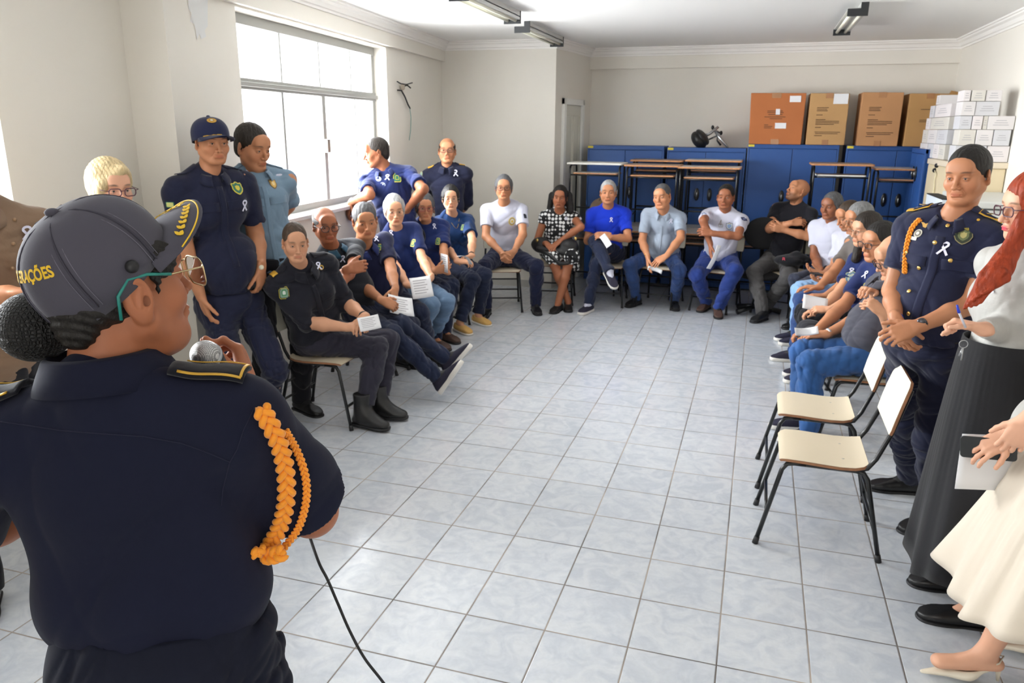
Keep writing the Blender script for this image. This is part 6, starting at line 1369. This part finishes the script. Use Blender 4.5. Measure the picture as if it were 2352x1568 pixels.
crest(F, 2130, 515, .05, .04, [(x * .028, y * .018) for x, y in wing[::-1]], [(1, srgb(224, 176, 96))], 'gold_wings')
watch(F['J'], 'l', strapblk, gold, F['root'], .86); a_ = F['J']['el'] * .12 + F['J']['wl'] * .88; MB().ball(a_ + np.array([-.012, -.022, .012]), (.019, .008, .019), 10).build('watch_face', mat('dark steel watch', srgb(90, 90, 95), .25, metal=.8), F['root'], True)
seg_band(F['J']['er'], F['J']['wr'], .93, .965, .030, 'blue_wristband', mat('blue rubber', srgb(40, 80, 190), .5), F['root'], .003)
crest(F, 2247, 505, .012, .012, 'disc', [(1, gold.node_tree.nodes['Principled BSDF'].inputs['Base Color'].default_value[:3])], 'collar_pin')
# ---------------- woman with long red hair taking notes (partly out of frame), woman in a cream tiered skirt
satin = mat('silver-beige satin', srgb(186, 185, 180), .52, bump=.8, bscale=10, bdist=.012, sheen=.2, spec=.3); crm = mat('cream linen', srgb(224, 212, 194), .8, bump=.25, bscale=30, bdist=.002, weave=.4, sheen=.1)
R = 3.40; hd = AR(2374, 478, R)
red = hair_mat('red', HAIRC['red'])
st_ = [(hd + np.array([.0, -.02, .05]), hd + np.array([.03, .03, .02]), .088, .085, .02)]
sA = AR(2322, 560, R - .06); sB = AR(2268, 640, R - .16); sC = AR(2218, 705, R - .22)
for j in range(9):
    u_ = j / 8; o_ = np.array([.10 * (u_ - .5), .03 * math.sin(j * 2.3), -.02 * u_]); q0 = hd + np.array([-.05 + .09 * u_, -.075 + .03 * u_, -.02]); q1 = AR(2318 + 22 * u_, 560, R - .10 + .02 * u_); q2 = AR(2258 + 52 * u_, 632 + 10 * math.sin(j * 1.7), R - .17); q3 = AR(2213 + 46 * u_, 708 - 26 * u_ + 8 * math.sin(j * 2.9), R - .22)
    st_ += [(q0, q1, .020, .017, .012), (q1, q2, .017, .014, .008), (q2, q3, .014, .005, .008)]
st_ += [(hd + np.array([.05, .05, -.05]), hd + np.array([.10, .10, -.35]), .05, .06, .03)]
F = standing('standing woman with long red hair, plum glasses and satin blouse, writing with a blue pen', R, (2362, 575, .02), (2296, 840, .02), (2374, 478), (196, -4, 0), -160,
    dict(r=dict(w=(2256, 756, -.26), e=(2310, 742), u=(-.9, .25, .2), n=(-.1, -.2, -1), curl=1.15), l=dict(w=(2440, 830, -.20), e=(2480, 760), hide=True, u=(-.8, .1, -.3), n=(0, .3, -.9), curl=.7)),
    dict(l=dict(a=ZP(2235, 1392, .08), f=(-1, -.05, 0)), r=dict(a=ZP(2205, 1315, .08), f=(-1, -.05, 0))), hyaw=180,
    fem=True, s=1.0, skin='fair', hair='full', hair_c='red', hairline=.068, strands=st_, glasses=fpur, lips=srgb(196, 40, 70), bust=.55, top=satin, topname='blouse', sleeve=1.92, hem=.04, vneck=.3, bulk=1.0, shoe=shoeblk, shoe_t='flat', res=.005, hres=.0022, fres=.0024, seed=31, hs=1.0)
rib(F, 2282, 655, 1.1)
w0 = AR(2296, 795, R); 
def skirt(name, m, parent, top, bot, r0, r1, tiers, nf, amp, seed=1, el=1.0, yaw=0.0, solid=.004, lowf=5):
    """gathered skirt of several tiers; folds deepen towards each hem"""
    rr = np.random.default_rng(seed); ph = rr.uniform(0, 6, 6); top, bot = np.asarray(top, float), np.asarray(bot, float); N = 240; rows = []; ts = []
    for k in range(tiers): ts += list(np.linspace(k / tiers, (k + 1) / tiers, 14)[(1 if k else 0):])
    prof = []
    for t in ts: prof.append((t, (t * tiers) % 1 if t < 1 else 1.0, min(tiers - 1, int(t * tiers - 1e-6))))
    for i in range(N):
        a = 2 * math.pi * i / N; row = []
        for t, u, k in prof:
            r = r0 + (r1 - r0) * t ** .85; g_ = .35 + .65 * u
            w_ = math.sin(nf * a * .5 + ph[k] + .6 * math.sin(lowf * a)) * .55 + math.sin(lowf * a + ph[3] + .8 * t) * .9 * t + (.35 * math.sin(nf * 2.3 * a + ph[4 - (k % 2)]) * (1 - u) ** 2)
            if k and u < .08: r -= .004
            q = r * (1 + amp * w_ * g_ * (.3 + t)); c = top + (bot - top) * t; x, y = q * math.cos(a) * el, q * math.sin(a)
            row.append(c + np.array([x * math.cos(yaw) - y * math.sin(yaw), x * math.sin(yaw) + y * math.cos(yaw), .02 * math.sin(lowf * a + ph[3]) * t]))
        rows.append(row)
    return MB().grid(rows, closed_u=True).build(name, m, parent, True, solid=solid)
skirt('long_skirt', mat('black crepe', srgb(22, 22, 26), .9, bump=.3, bscale=60, sheen=.1), F['root'], w0 + np.array([.02, 0, .03]), (.965, 3.15, .17), .145, .255, 1, 22, .05, 2)
seg = F['J']; t = thing('pen', 'blue pen held by the woman with long red hair', 'pen', tuple(AR(2212, 735, R - .35)))
MB().tube([AR(2198, 700, R - .36), AR(2203, 718, R - .355)], [.0035, .0055], 8).build('pen_cap', mat('blue plastic', srgb(30, 60, 190), .3), t, True); MB().tube([AR(2203, 718, R - .355), AR(2218, 752, R - .34)], .0042, 8).build('pen_barrel', mat('clear plastic', srgb(200, 200, 210), .2), t, True)
t = thing('key_ring', 'metal keys on a ring hanging below the hand of the redheaded woman', 'keys', tuple(AR(2213, 800, R - .33)))
rg = AR(2213, 790, R - .33); MB().tube([rg + np.array([.014 * math.cos(a), 0, .014 * math.sin(a)]) for a in np.linspace(0, 6.28, 14, endpoint=False)], .0015, 6, closed=True).build('ring', steel, t, True)
MB().tube([rg + np.array([0, 0, -.014]), rg + np.array([.002, 0, -.06])], .0035, 6).tube([rg + np.array([0, 0, -.014]), rg + np.array([-.008, 0, -.045])], .003, 6).build('key', steel, t, True)

# cream skirt woman
C0 = np.array([1.20, 2.78]); wz = 1.02
hipc = np.array([C0[0], C0[1], .97])
F = person('woman in silver satin blouse and long cream tiered skirt, cut off by the right edge', (C0[0], C0[1], 0), (C0[0] - .0, C0[1], 1.38), 190, hipc, (C0[0] - .05, C0[1], 1.50), (190, -5, 0),
    dict(r=dict(w=AR(2322, 1000, 2.92), e=None, u=(-.75, -.15, -.5), n=(.2, .6, -.6), curl=.45, spread=1.4, pole=(-.6, -.3, -.7)), l=dict(w=AR(2362, 965, 2.80), u=(-.3, .1, -.9), n=(.3, .8, 0), curl=.5, spread=1.2, pole=(.5, 0, -.8))),
    dict(l=dict(a=ZP(2268, 1495, .12), f=(-.97, -.18, 0)), r=dict(a=np.array([C0[0] - .05, C0[1] + .12, .12]), f=(-.97, -.18, 0))), hyaw=190,
    fem=True, skin='fair', tone=.98, s=1.0, bust=.6, top=satin, topname='blouse', sleeve=1.93, hem=.06, hair='full', hair_c='dark', res=.005, hres=.004, fres=.0022, seed=32, barefoot=True, legw=1)
skirt('tiered_skirt', crm, F['root'], (C0[0], C0[1], 1.03), (C0[0] - .02, C0[1], .30), .15, .43, 2, 34, .07, 4)
for k in ('l', 'r'):
    An = F['J']['a' + k]; f_ = nrm((-.97, -.18, 0)); M = frame(f_); Q = lambda x, y, z: An + M @ np.array([x, y, z]); V = Vol()
    V.rc(Q(0, .06, -.085), Q(0, .200, -.103), .034, .008, .02, M, (1.1, 1, .7)); V.rc(Q(0, -.03, -.045), Q(0, .07, -.088), .022, .03, .02, M, (1.2, 1, .5)); V.el(Q(0, .065, -.055), (.03, .055, .025), M, .01, 's'); V.cut(Q(0, 0, -.112), -M[:, 2])
    so = vol_mesh('pointed_pump', V, .0035, mat('cream patent leather', srgb(226, 216, 196), .25), F['root'])
    MB().tube([Q(0, -.045, -.05), Q(0, -.052, -.115)], [.012, .005], 8).build('stiletto_heel', MATS['cream patent leather'], so, True); MB().tube([Q(-.02, .105, -.062), Q(.02, .100, -.058)], .004, 6).build('gold_buckle', brass, so, True); MB().tube([Q(-.024, .02, -.06), Q(-.028, -.03, -.025), Q(0, -.055, -.015), Q(.028, -.03, -.025), Q(.024, .02, -.06)], .003, 6).build('slingback_strap', MATS['cream patent leather'], so, True)
for k, j in (('r', 2), ('l', 3)):
    p = F['J']['h' + k][j]; 
    q = F['J']['w' + k] * .35 + p * .65; MB().tube([q + np.array([.009 * math.cos(a), .004 * math.sin(a), .009 * math.sin(a)]) for a in np.linspace(0, 6.28, 12, endpoint=False)], .0015, 6, closed=True).build('ring', gold, F['root'], True)
pl = sheet_paper('white sheets held under a phone by the woman in the cream skirt', AR(2268, 1062, 2.97), (.9, .25, -.02), (.0, .1, 1), .20, .20, .02, text=False)
t = thing('mobile_phone', 'dark phone with square camera block, held over white sheets at the right edge', 'phone', tuple(AR(2250, 1028, 2.90)))
a0, a1 = AR(2212, 1024, 2.90), AR(2330, 1034, 2.90); X = nrm(a1 - a0); Z = np.array([0, .12, 1.0]); Z = nrm(Z - X * (Z @ X)); Y = np.cross(Z, X)
c0 = (a0 + a1) / 2
MB().prism(rrect(.165, .074, .012), .009, c0, X, Z, .002).build('phone_body', mat('dark phone case', srgb(30, 34, 36), .4), t)
MB().prism(rrect(.058, .055, .008), .003, c0 - X * .048 - np.cross(X, Z) * .003, X, Z).build('camera_block', mat('teal glass', srgb(90, 112, 114), .1), t)
for x, z in ((-.064, .012), (-.064, -.012), (-.036, .012), (-.036, -.012)): MB().prism([(.008 * math.cos(a), .008 * math.sin(a)) for a in np.linspace(0, 6.28, 16, endpoint=False)], .003, c0 + X * x + Z * z - np.cross(X, Z) * .006, X, Z).build('camera_lens', mat('lens black', (.01, .01, .012), .1), t)
# ================================================================== THE SPEAKER, seen from behind
spk = cloth('speaker navy cloth', srgb(17, 21, 43), bump=.35, bscale=7, sheen=.03); spkd = cloth('speaker trousers', srgb(17, 21, 38), bump=.35, bscale=7, sheen=.03); capg = mat('dark grey ripstop', srgb(70, 68, 80), .8, bump=.25, bscale=120, bdist=.0006, weave=.3, sheen=.1)
R = 1.33; yaw = 72; HD = FP(262, 655, 1.22)
lw_, rw_ = AR(120, 1330, R + .25), AR(556, 888, R + .10)
F = person('speaker seen from behind in navy uniform and dark grey cap, holding a microphone', (-.95, .95, 0), AR(238, 892, R), 112, AR(400, 1600, R), HD, (yaw, 8, 0),
    dict(r=dict(w=AR(575, 905, R + .16), e=(742, 1232), u=(-.35, .25, .75), n=(-.8, -.3, .2), curl=.95, spread=.8, thumb=1.0), l=dict(w=AR(200, 1110, R + .30), e=(-60, 1215), pole=(1, 0, .5), u=(.8, .5, -.1), n=(0, .3, -1), curl=.6)),
    {k: dict(a=np.array([*(AR(400, 1600, R)[:2] + np.array([math.cos(math.radians(22)), math.sin(math.radians(22))]) * q * .11), .09]), f=RZ(112)) for k, q in (('l', -1), ('r', 1))},
    hyaw=112, fem=True, sw=.200, bulk=1.11, belly=.06, arm=1.27, skin='brown', tone=1.12, fat=1.12, hw=1.05, hair=None, hair_c='black', top=spk, sleeve=.80, flare=.012, ftone=.013, hem=.165, collar=None, pants=spkd, shoe=shoeblk, res=.0045, hres=.0018, fres=.0018, seed=41, hs=1.06, foldamp=.009, foldf=14, extra=[((-.13, -.0, -.16), (-.12, .0, -.38), .075, .07), ((.10, 0, -.16), (.08, 0, -.36), .07, .065)], waist=.20, pfold=.009, neck_r=.054, ear_s=1.12)
SP = F; P = F['P']; Rh = F['R']; rt = F['root']; T = F['T']; TP = F['TP']
# shirt collar standing round the neck with a fold line
rows = []
for th in np.linspace(-2.75, 2.75, 61):
    dx, dy = math.sin(th), -math.cos(th); fr = (1 - math.cos(th)) / 2; r0 = .071 + .004 * fr; zt = .066 - .022 * fr
    rows.append([TP(dx * r0, dy * r0 + .010 + .02 * fr, zt - .02), TP(dx * (r0 + .004), dy * (r0 + .004) + .010 + .02 * fr, zt), TP(dx * (r0 + .010), dy * (r0 + .010) + .010 + .02 * fr, zt - .004), TP(dx * (r0 + .022), dy * (r0 + .020) + .010 + .024 * fr, zt - .026), TP(dx * (r0 + .034 + .012 * fr), dy * (r0 + .028) + .010 + .03 * fr, zt - .050 - .018 * fr)])
MB().grid(rows).build('collar', spk, rt, True, solid=.004)
# seams: yoke across the back, armhole and side seam as thin raised cords
def seam(pxs, name='seam', r=.0009):
    pts = []
    for x, y in pxs:
        a_ = BVcast(F['top'], x, y)
        if a_ is not None: pts.append(a_[0] + a_[1] * .0006)
    if len(pts) > 2: MB().tube(pts, r, 6).build(name, mat('dark seam thread', srgb(22, 26, 50), .9), F['top'], True)
def BVcast(o, x, y):
    if o.name not in BV: hit(o, x, y)
    l, n, i, d = BV[o.name].ray_cast(Vector(CAM), Vector(ray(x, y)).normalized()); return None if l is None else (np.array(l), np.array(n))
def dens(q, n=10):
    out = []
    for a_, b_ in zip(q[:-1], q[1:]): out += [(a_[0] + (b_[0] - a_[0]) * k / n, a_[1] + (b_[1] - a_[1]) * k / n) for k in range(n)]
    return out + [q[-1]]
seam(dens([(2, 968), (60, 976), (140, 988), (240, 996), (330, 1002), (420, 1018), (480, 1040), (528, 1060)])); seam(dens([(585, 935), (560, 985), (545, 1030), (528, 1060)])); seam(dens([(528, 1060), (512, 1120), (508, 1160)]))
# cap
crown, br, C, Rc, Oc = cap(F, capg, None, tilt=.44, turn=-.14, brim=.074, s=1.02, lift=.006)
yel = mat('yellow embroidery', srgb(232, 190, 40), .6)
def cs(th, z):      # point and frame on the crown side: th about the crown, z height
    a, b, h = .088, .108, .098; k = max(0.0, 1 - max(0.0, z / h) ** 2.2) ** .45; return C(a * k * math.cos(th), b * k * math.sin(th), z)
txt = 'OPERAÇÕES'
def warp(x, y, z):
    th = -math.pi / 2 + (-(x)) / .100 * -1.0; th = -math.pi / 2 - x / -.100
    th = -math.pi / 2 - (x + .030) / .100; z0 = .046 + y + .010 * math.cos(x / .06); p = cs(th, z0); o = nrm(p - C(0, 0, z0 * .4)); return Vector(p + o * (z + .0012))
# letters run from the figure's left to right when read from behind
text_obj(txt, Oc, (1, 0, 0), (0, 1, 0), .020, yel, crown, warp=lambda x, y, z: warp(x, y, z), bold=.0006)
for k in range(6):                                                        # seam welts between the panels
    th0 = k * math.pi / 3 + math.pi / 2
    pts = [cs(th0, z) + nrm(cs(th0, z) - Oc) * .001 for z in np.linspace(-.02, .092, 14)] + [C(0, 0, .099)]
    MB().tube(pts, .0017, 6).build('panel_seam', mat('cap seam', srgb(56, 54, 66), .85), crown, True)
    for q in (-1, 1): 
        pts = [cs(th0 + q * .075 / max(.25, math.sqrt(max(.02, 1 - max(0, z / .098) ** 2))), z) + nrm(cs(th0, z) - Oc) * .0008 for z in np.linspace(-.02, .084, 14)]; MB().tube(pts, .0006, 5).build('stitching', mat('grey stitch', srgb(110, 108, 122), .8), crown, True)
bp_ = BVcast(crown, 300, 612)
if bp_: MB().ball(bp_[0] + bp_[1] * .004, (.010, .010, .010), 10).build('snap_button', strapblk, crown, True)
# brim embroidery: border line and wheat leaves
bvb = BVTree = BVHTree.FromPolygons([v.co[:] for v in br.data.vertices], [p.vertices[:] for p in br.data.polygons])
def onbrim(x, y, o=.0035):
    p = C(x, y, .06); l, n, i, d = bvb.ray_cast(Vector(p), Vector(-Rc[:, 2]), .15); return None if l is None else np.array(l) + Rc[:, 2] * o
ln = []
for t in np.linspace(-.93, .93, 40):
    th = math.pi / 2 - t * 1.15; x0, y0 = .088 * math.cos(th), .108 * math.sin(th); ext = .078 * math.sqrt(max(0, 1 - abs(t) ** 3.2)) * .86; q = onbrim(x0 * 1.03, y0 + ext)
    if q is not None: ln.append(q)
if len(ln) > 3: MB().tube(ln, .0013, 6).build('embroidered_border', yel, br, True)
for sgn in (-1, 1):
    for k in range(7):
        cx, cy = sgn * (.016 + k * .0082), .158 - k * .0058 - .0035 * k * k * .12
        for q in (-1, 1):
            ang = math.atan2(-.55, sgn) + q * .60; dirv = np.array([math.cos(ang), math.sin(ang)]) * -.0105; n_ = np.array([-dirv[1], dirv[0]]) * .34
            loop = [onbrim(cx + dirv[0] * u_ + n_[0] * v_, cy + dirv[1] * u_ + n_[1] * v_, .0042) for u_, v_ in ((0, 0), (.3, .8), (.65, .7), (1, 0), (.65, -.7), (.3, -.8))]
            if all(p_ is not None for p_ in loop): MB().add(loop, [tuple(range(6))]).build('wheat_leaf', yel, br, solid=.0012)
# hair under the cap, the netted bun with its beaded ruffle
hv = Vol(); hv.el(P(0, -.024, -.012), (.0755, .082, .048), Rh, .02, clip=[(P(0, .028, 0), Rh @ nrm([0, 1, .25])), (P(0, 0, -.075), Rh @ nrm([0, .3, -1]))]); hv.el(P(0, -.072, -.048), (.046, .026, .030), Rh, .02)
for q in (-1, 1): hv.el(P(q * .088, -.010, -.012), (.022, .026, .042), Rh, .006, 's'); hv.el(P(q * .0705, .040, .036), (.008, .030, .030), Rh, .01); hv.rc(P(q * .0735, .030, .02), P(q * .076, .024, -.012), .005, .002, .012)
hv.disp = lambda X: .0012 * np.sin(((X - F['H']) @ Rh) @ np.array([90., 300., 420.]))
vol_mesh('hair', hv, .0022, hair_mat('black', HAIRC['black']), rt)
net = bpy.data.materials.new('crochet net'); net.use_nodes = True; nt = net.node_tree; b = nt.nodes['Principled BSDF']; b.inputs['Base Color'].default_value = (.012, .012, .013, 1); b.inputs['Roughness'].default_value = .6
tc = nd(nt, 'ShaderNodeTexCoord'); vo = nd(nt, 'ShaderNodeTexVoronoi', feature='DISTANCE_TO_EDGE'); vo.inputs['Scale'].default_value = 175; vo.inputs['Randomness'].default_value = .35; nt.links.new(tc.outputs['Object'], vo.inputs['Vector'])
bpn = nd(nt, 'ShaderNodeBump'); bpn.invert = True; bpn.inputs['Strength'].default_value = 1; bpn.inputs['Distance'].default_value = .004; mrn = nd(nt, 'ShaderNodeMapRange'); mrn.inputs['From Max'].default_value = .25; nt.links.new(vo.outputs['Distance'], mrn.inputs['Value']); nt.links.new(mrn.outputs[0], bpn.inputs['Height']); nt.links.new(bpn.outputs['Normal'], b.inputs['Normal'])
bc = FP(80, 750, 1.22); bun = MB().ball(bc, (.058, .056, .056), 24).build('netted_bun', net, rt, True)
ax = nrm(bc - FP(175, 700, 1.25)); e1 = nrm(np.cross(ax, (0, 0, 1))); e2 = np.cross(ax, e1); ctr = bc - ax * .045
ruff = []
for i in range(96):
    a_ = 2 * math.pi * i / 96; w_ = .010 * math.sin(a_ * 11) + .006 * math.sin(a_ * 7 + 1); ruff.append([ctr + (e1 * math.cos(a_) + e2 * math.sin(a_)) * (.046 + .004 * k + k * .007) + ax * (w_ * k * .5 - .004 * k) for k in range(4)])
MB().grid(ruff, closed_u=True).build('crochet_ruffle', net, bun, True, solid=.003)
for i in range(14):
    a_ = 2 * math.pi * i / 14; w_ = .010 * math.sin(a_ * 11); MB().ball(ctr + (e1 * math.cos(a_) + e2 * math.sin(a_)) * .082 + ax * (w_ * 1.3 - .012), .0026, 6).build('bead', mat('pearl bead', srgb(190, 200, 215), .2), bun, True)
# spectacles: gold temple with a teal tip, light frame
teal = mat('teal temple tip', srgb(30, 130, 120), .4); gs = MB()
for q in (-1, 1):
    pts = [P(q * .0345 + a_, .118 - abs(q * .0345 + a_) * .10, -.006 + b_) for a_, b_ in rrect(.056, .046, .016, 6)]; gs.tube(pts, .0014, 8, closed=True)
    gs.tube([P(q * .064, .110, .008), P(q * .082, .098, .010), P(q * .0835, .045, .014)], .0014, 8)
gs.tube([P(-.008, .117, .004), P(0, .121, .008), P(.008, .117, .004)], .0014, 8); go = gs.build('glasses', mat('champagne metal', srgb(200, 180, 140), .25, metal=.9), rt, True)
for q in (-1, 1):
    pts = [P(q * .0345 + a_, .118 - abs(q * .0345 + a_) * .10, -.006 + b_) for a_, b_ in rrect(.055, .045, .016, 6)]; MB().add(pts, [tuple(range(len(pts)))]).build('lens', thin_glass('spectacle lens'), go)
    MB().tube([P(q * .0835, .046, .014), P(q * .083, .010, .024), P(q * .0815, -.018, .024), P(q * .079, -.036, .004), P(q * .078, -.040, -.030)], .0026, 8).build('temple_tip', teal, go, True)
MB().ball(P(-.080, .0, -.040), .002, 6).build('ear_stud', gold, rt, True)
# epaulettes
for q in (-1, 1):
    e_ = strip(F['top'], TP(q * .115, -.004, 0), TP(q * .228, -.004, 0), .056, T[:, 2], cloth('epaulette black cloth', srgb(16, 18, 28)), 'epaulette', F['top'], .010, .006, wd=.060)
    for dy in (-.026, .026): strip(F['top'], TP(q * .13, -.004 + dy, 0), TP(q * .226, -.004 + dy * 1.08, 0), .004, T[:, 2], gold, 'gold_piping', F['top'], .0155, .002)
    strip(F['top'], TP(q * .225, -.030, 0), TP(q * .225, .024, 0), .004, T[:, 2], gold, 'gold_piping', F['top'], .0155, .002)
# aiguillette: a thick and a thin plaited cord
orange = mat('orange cord', srgb(252, 156, 22), .6, bump=.5, bscale=420, bdist=.0008, sheen=.3)
def braid(pts, r, pitch, name, parent):
    pts = [np.asarray(p, float) for p in pts]; d = [0]
    for a_, b_ in zip(pts[:-1], pts[1:]): d.append(d[-1] + np.linalg.norm(b_ - a_))
    L = d[-1]; n = int(L / pitch * 14); S_ = np.linspace(0, L, n); Q = np.stack([np.interp(S_, d, [p[i] for p in pts]) for i in range(3)], 1)
    K = 9; Q = np.stack([np.convolve(np.pad(Q[:, i], (K, K), 'edge'), np.ones(2 * K + 1) / (2 * K + 1), 'valid') for i in range(3)], 1)
    root = None
    for s_ in range(3):
        P0 = []
        for i in range(n):
            t_ = nrm(Q[min(n - 1, i + 1)] - Q[max(0, i - 1)]); vw = nrm(CAM - Q[i]); e_ = nrm(np.cross(t_, vw)); f_ = np.cross(e_, t_); ph = 2 * math.pi * (S_[i] / pitch + s_ / 3.0); P0.append(Q[i] + e_ * r * 1.05 * math.sin(ph) + f_ * r * .50 * math.sin(2 * ph))
        o_ = MB().tube(P0, r * .60, 10).build(name if root is None else 'plait_strand', orange, parent if root is None else root, True); root = root or o_
    return root
def onshirt(q, o): a_ = BVcast(F['top'], *q); return None if a_ is None else a_[0] + (CAM - a_[0]) / np.linalg.norm(CAM - a_[0]) * o
thick = [(590, 925), (612, 955), (632, 995), (650, 1040), (658, 1090), (660, 1140), (652, 1190), (634, 1232), (612, 1262), (598, 1288)]
pt_ = [onshirt(q, .012) for q in dens(thick, 3)]; pt_ = [p for p in pt_ if p is not None]
ai = braid(pt_ + [pt_[-1] + np.array([.02, .01, .005]), pt_[-1] + np.array([.045, .02, .02])], .0098, .062, 'aiguillette', rt)
thin = [(652, 985), (680, 1030), (698, 1075), (706, 1120), (702, 1165), (688, 1210), (668, 1245), (642, 1275), (622, 1295)]
pt2 = [onshirt(q, .009) for q in dens(thin, 3)]; pt2 = [p for p in pt2 if p is not None]
if len(pt2) > 3: braid(pt2, .0046, .030, 'thin_cord', ai)
lp = onshirt((588, 1245), .01)
if lp is not None: braid([lp, onshirt((590, 1270), .012) if onshirt((590, 1270), .012) is not None else lp - np.array([0, 0, .03]), pt_[-1]], .0092, .06, 'cord_loop', ai)
# microphone
mic = thing('microphone', 'silver mesh wired microphone in the hand of the speaker', 'microphone', tuple(AR(472, 815, R + .09)))
mc = AR(472, 815, R + .07); md = nrm(AR(545, 880, R + .14) - mc)
mesh_m = bpy.data.materials.new('steel mesh'); mesh_m.use_nodes = True; nt = mesh_m.node_tree; b = nt.nodes['Principled BSDF']; b.inputs['Metallic'].default_value = .9; b.inputs['Roughness'].default_value = .3
vo = nd(nt, 'ShaderNodeTexVoronoi', feature='DISTANCE_TO_EDGE'); vo.inputs['Scale'].default_value = 520; vo.inputs['Randomness'].default_value = .1; tc = nd(nt, 'ShaderNodeTexCoord'); nt.links.new(tc.outputs['Object'], vo.inputs['Vector'])
rp = nd(nt, 'ShaderNodeValToRGB'); rp.color_ramp.elements[0].position = .12; rp.color_ramp.elements[0].color = (.62, .62, .62, 1); rp.color_ramp.elements[1].position = .2; rp.color_ramp.elements[1].color = (.03, .03, .03, 1); nt.links.new(vo.outputs['Distance'], rp.inputs[0]); nt.links.new(rp.outputs[0], b.inputs['Base Color'])
bpn = nd(nt, 'ShaderNodeBump'); bpn.invert = True; bpn.inputs['Distance'].default_value = .001; nt.links.new(vo.outputs['Distance'], bpn.inputs['Height']); nt.links.new(bpn.outputs['Normal'], b.inputs['Normal'])
MB().ball(mc, .0262, 24).build('grille', mesh_m, mic, True); MB().tube([mc + md * .0035, mc + md * .0100], .0272, 32).build('grille_band', steel, mic, True)
MB().tube([mc + md * .018, mc + md * .034, mc + md * .045, mc + md * .16], [.024, .020, .0175, .0125], 24).build('mic_body', mat('dark grey mic body', srgb(42, 44, 48), .4), mic, True)
cb = [mc + md * .15, AR(640, 1040, R + .30), AR(700, 1200, R + .28), AR(731, 1288, R + .22), AR(752, 1330, R + .20), AR(777, 1388, R + .18), AR(804, 1450, R + .17), AR(838, 1512, R + .17), AR(884, 1572, R + .17), AR(960, 1680, R + .2)]
q_ = cb[-1]; cb += [np.array([q_[0] + .05, q_[1] + .05, q_[2] * .4]), np.array([q_[0] + .1, q_[1], .01]), np.array([q_[0] + .1, q_[1] - .5, .008])]
d_ = []
for i in range(len(cb) - 1):
    p0, p1, p2, p3 = cb[max(0, i - 1)], cb[i], cb[i + 1], cb[min(len(cb) - 1, i + 2)]
    for k in range(8):
        u_ = k / 8; d_.append(.5 * ((2 * p1) + (-p0 + p2) * u_ + (2 * p0 - 5 * p1 + 4 * p2 - p3) * u_ ** 2 + (-p0 + 3 * p1 - 3 * p2 + p3) * u_ ** 3))
MB().tube(d_, .0032, 10).build('mic_cable', blk, mic, True)
# belt loops on the trousers
for x in (152, 295, 455):
    a_ = BVcast(F['pants'], x, 1452) if F['pants'] else None
    if a_: MB().box(a_[0] + a_[1] * .003, (.014, .014, .05)).build('belt_loop', spkd, F['pants'], bevel=.002)

# the standing officer's orange cords on his right shoulder
def ofs(q, o=.008): a_ = BVcast(OF['top'], *q); return None if a_ is None else a_[0] + (CAM - a_[0]) / np.linalg.norm(CAM - a_[0]) * o
pp = [p for p in [ofs(q) for q in dens([(2118, 500), (2100, 512), (2090, 532), (2084, 556), (2080, 580), (2078, 606), (2078, 632)], 3)] if p is not None]
if len(pp) > 4: braid(pp, .0072, .05, 'aiguillette', OF['root'])
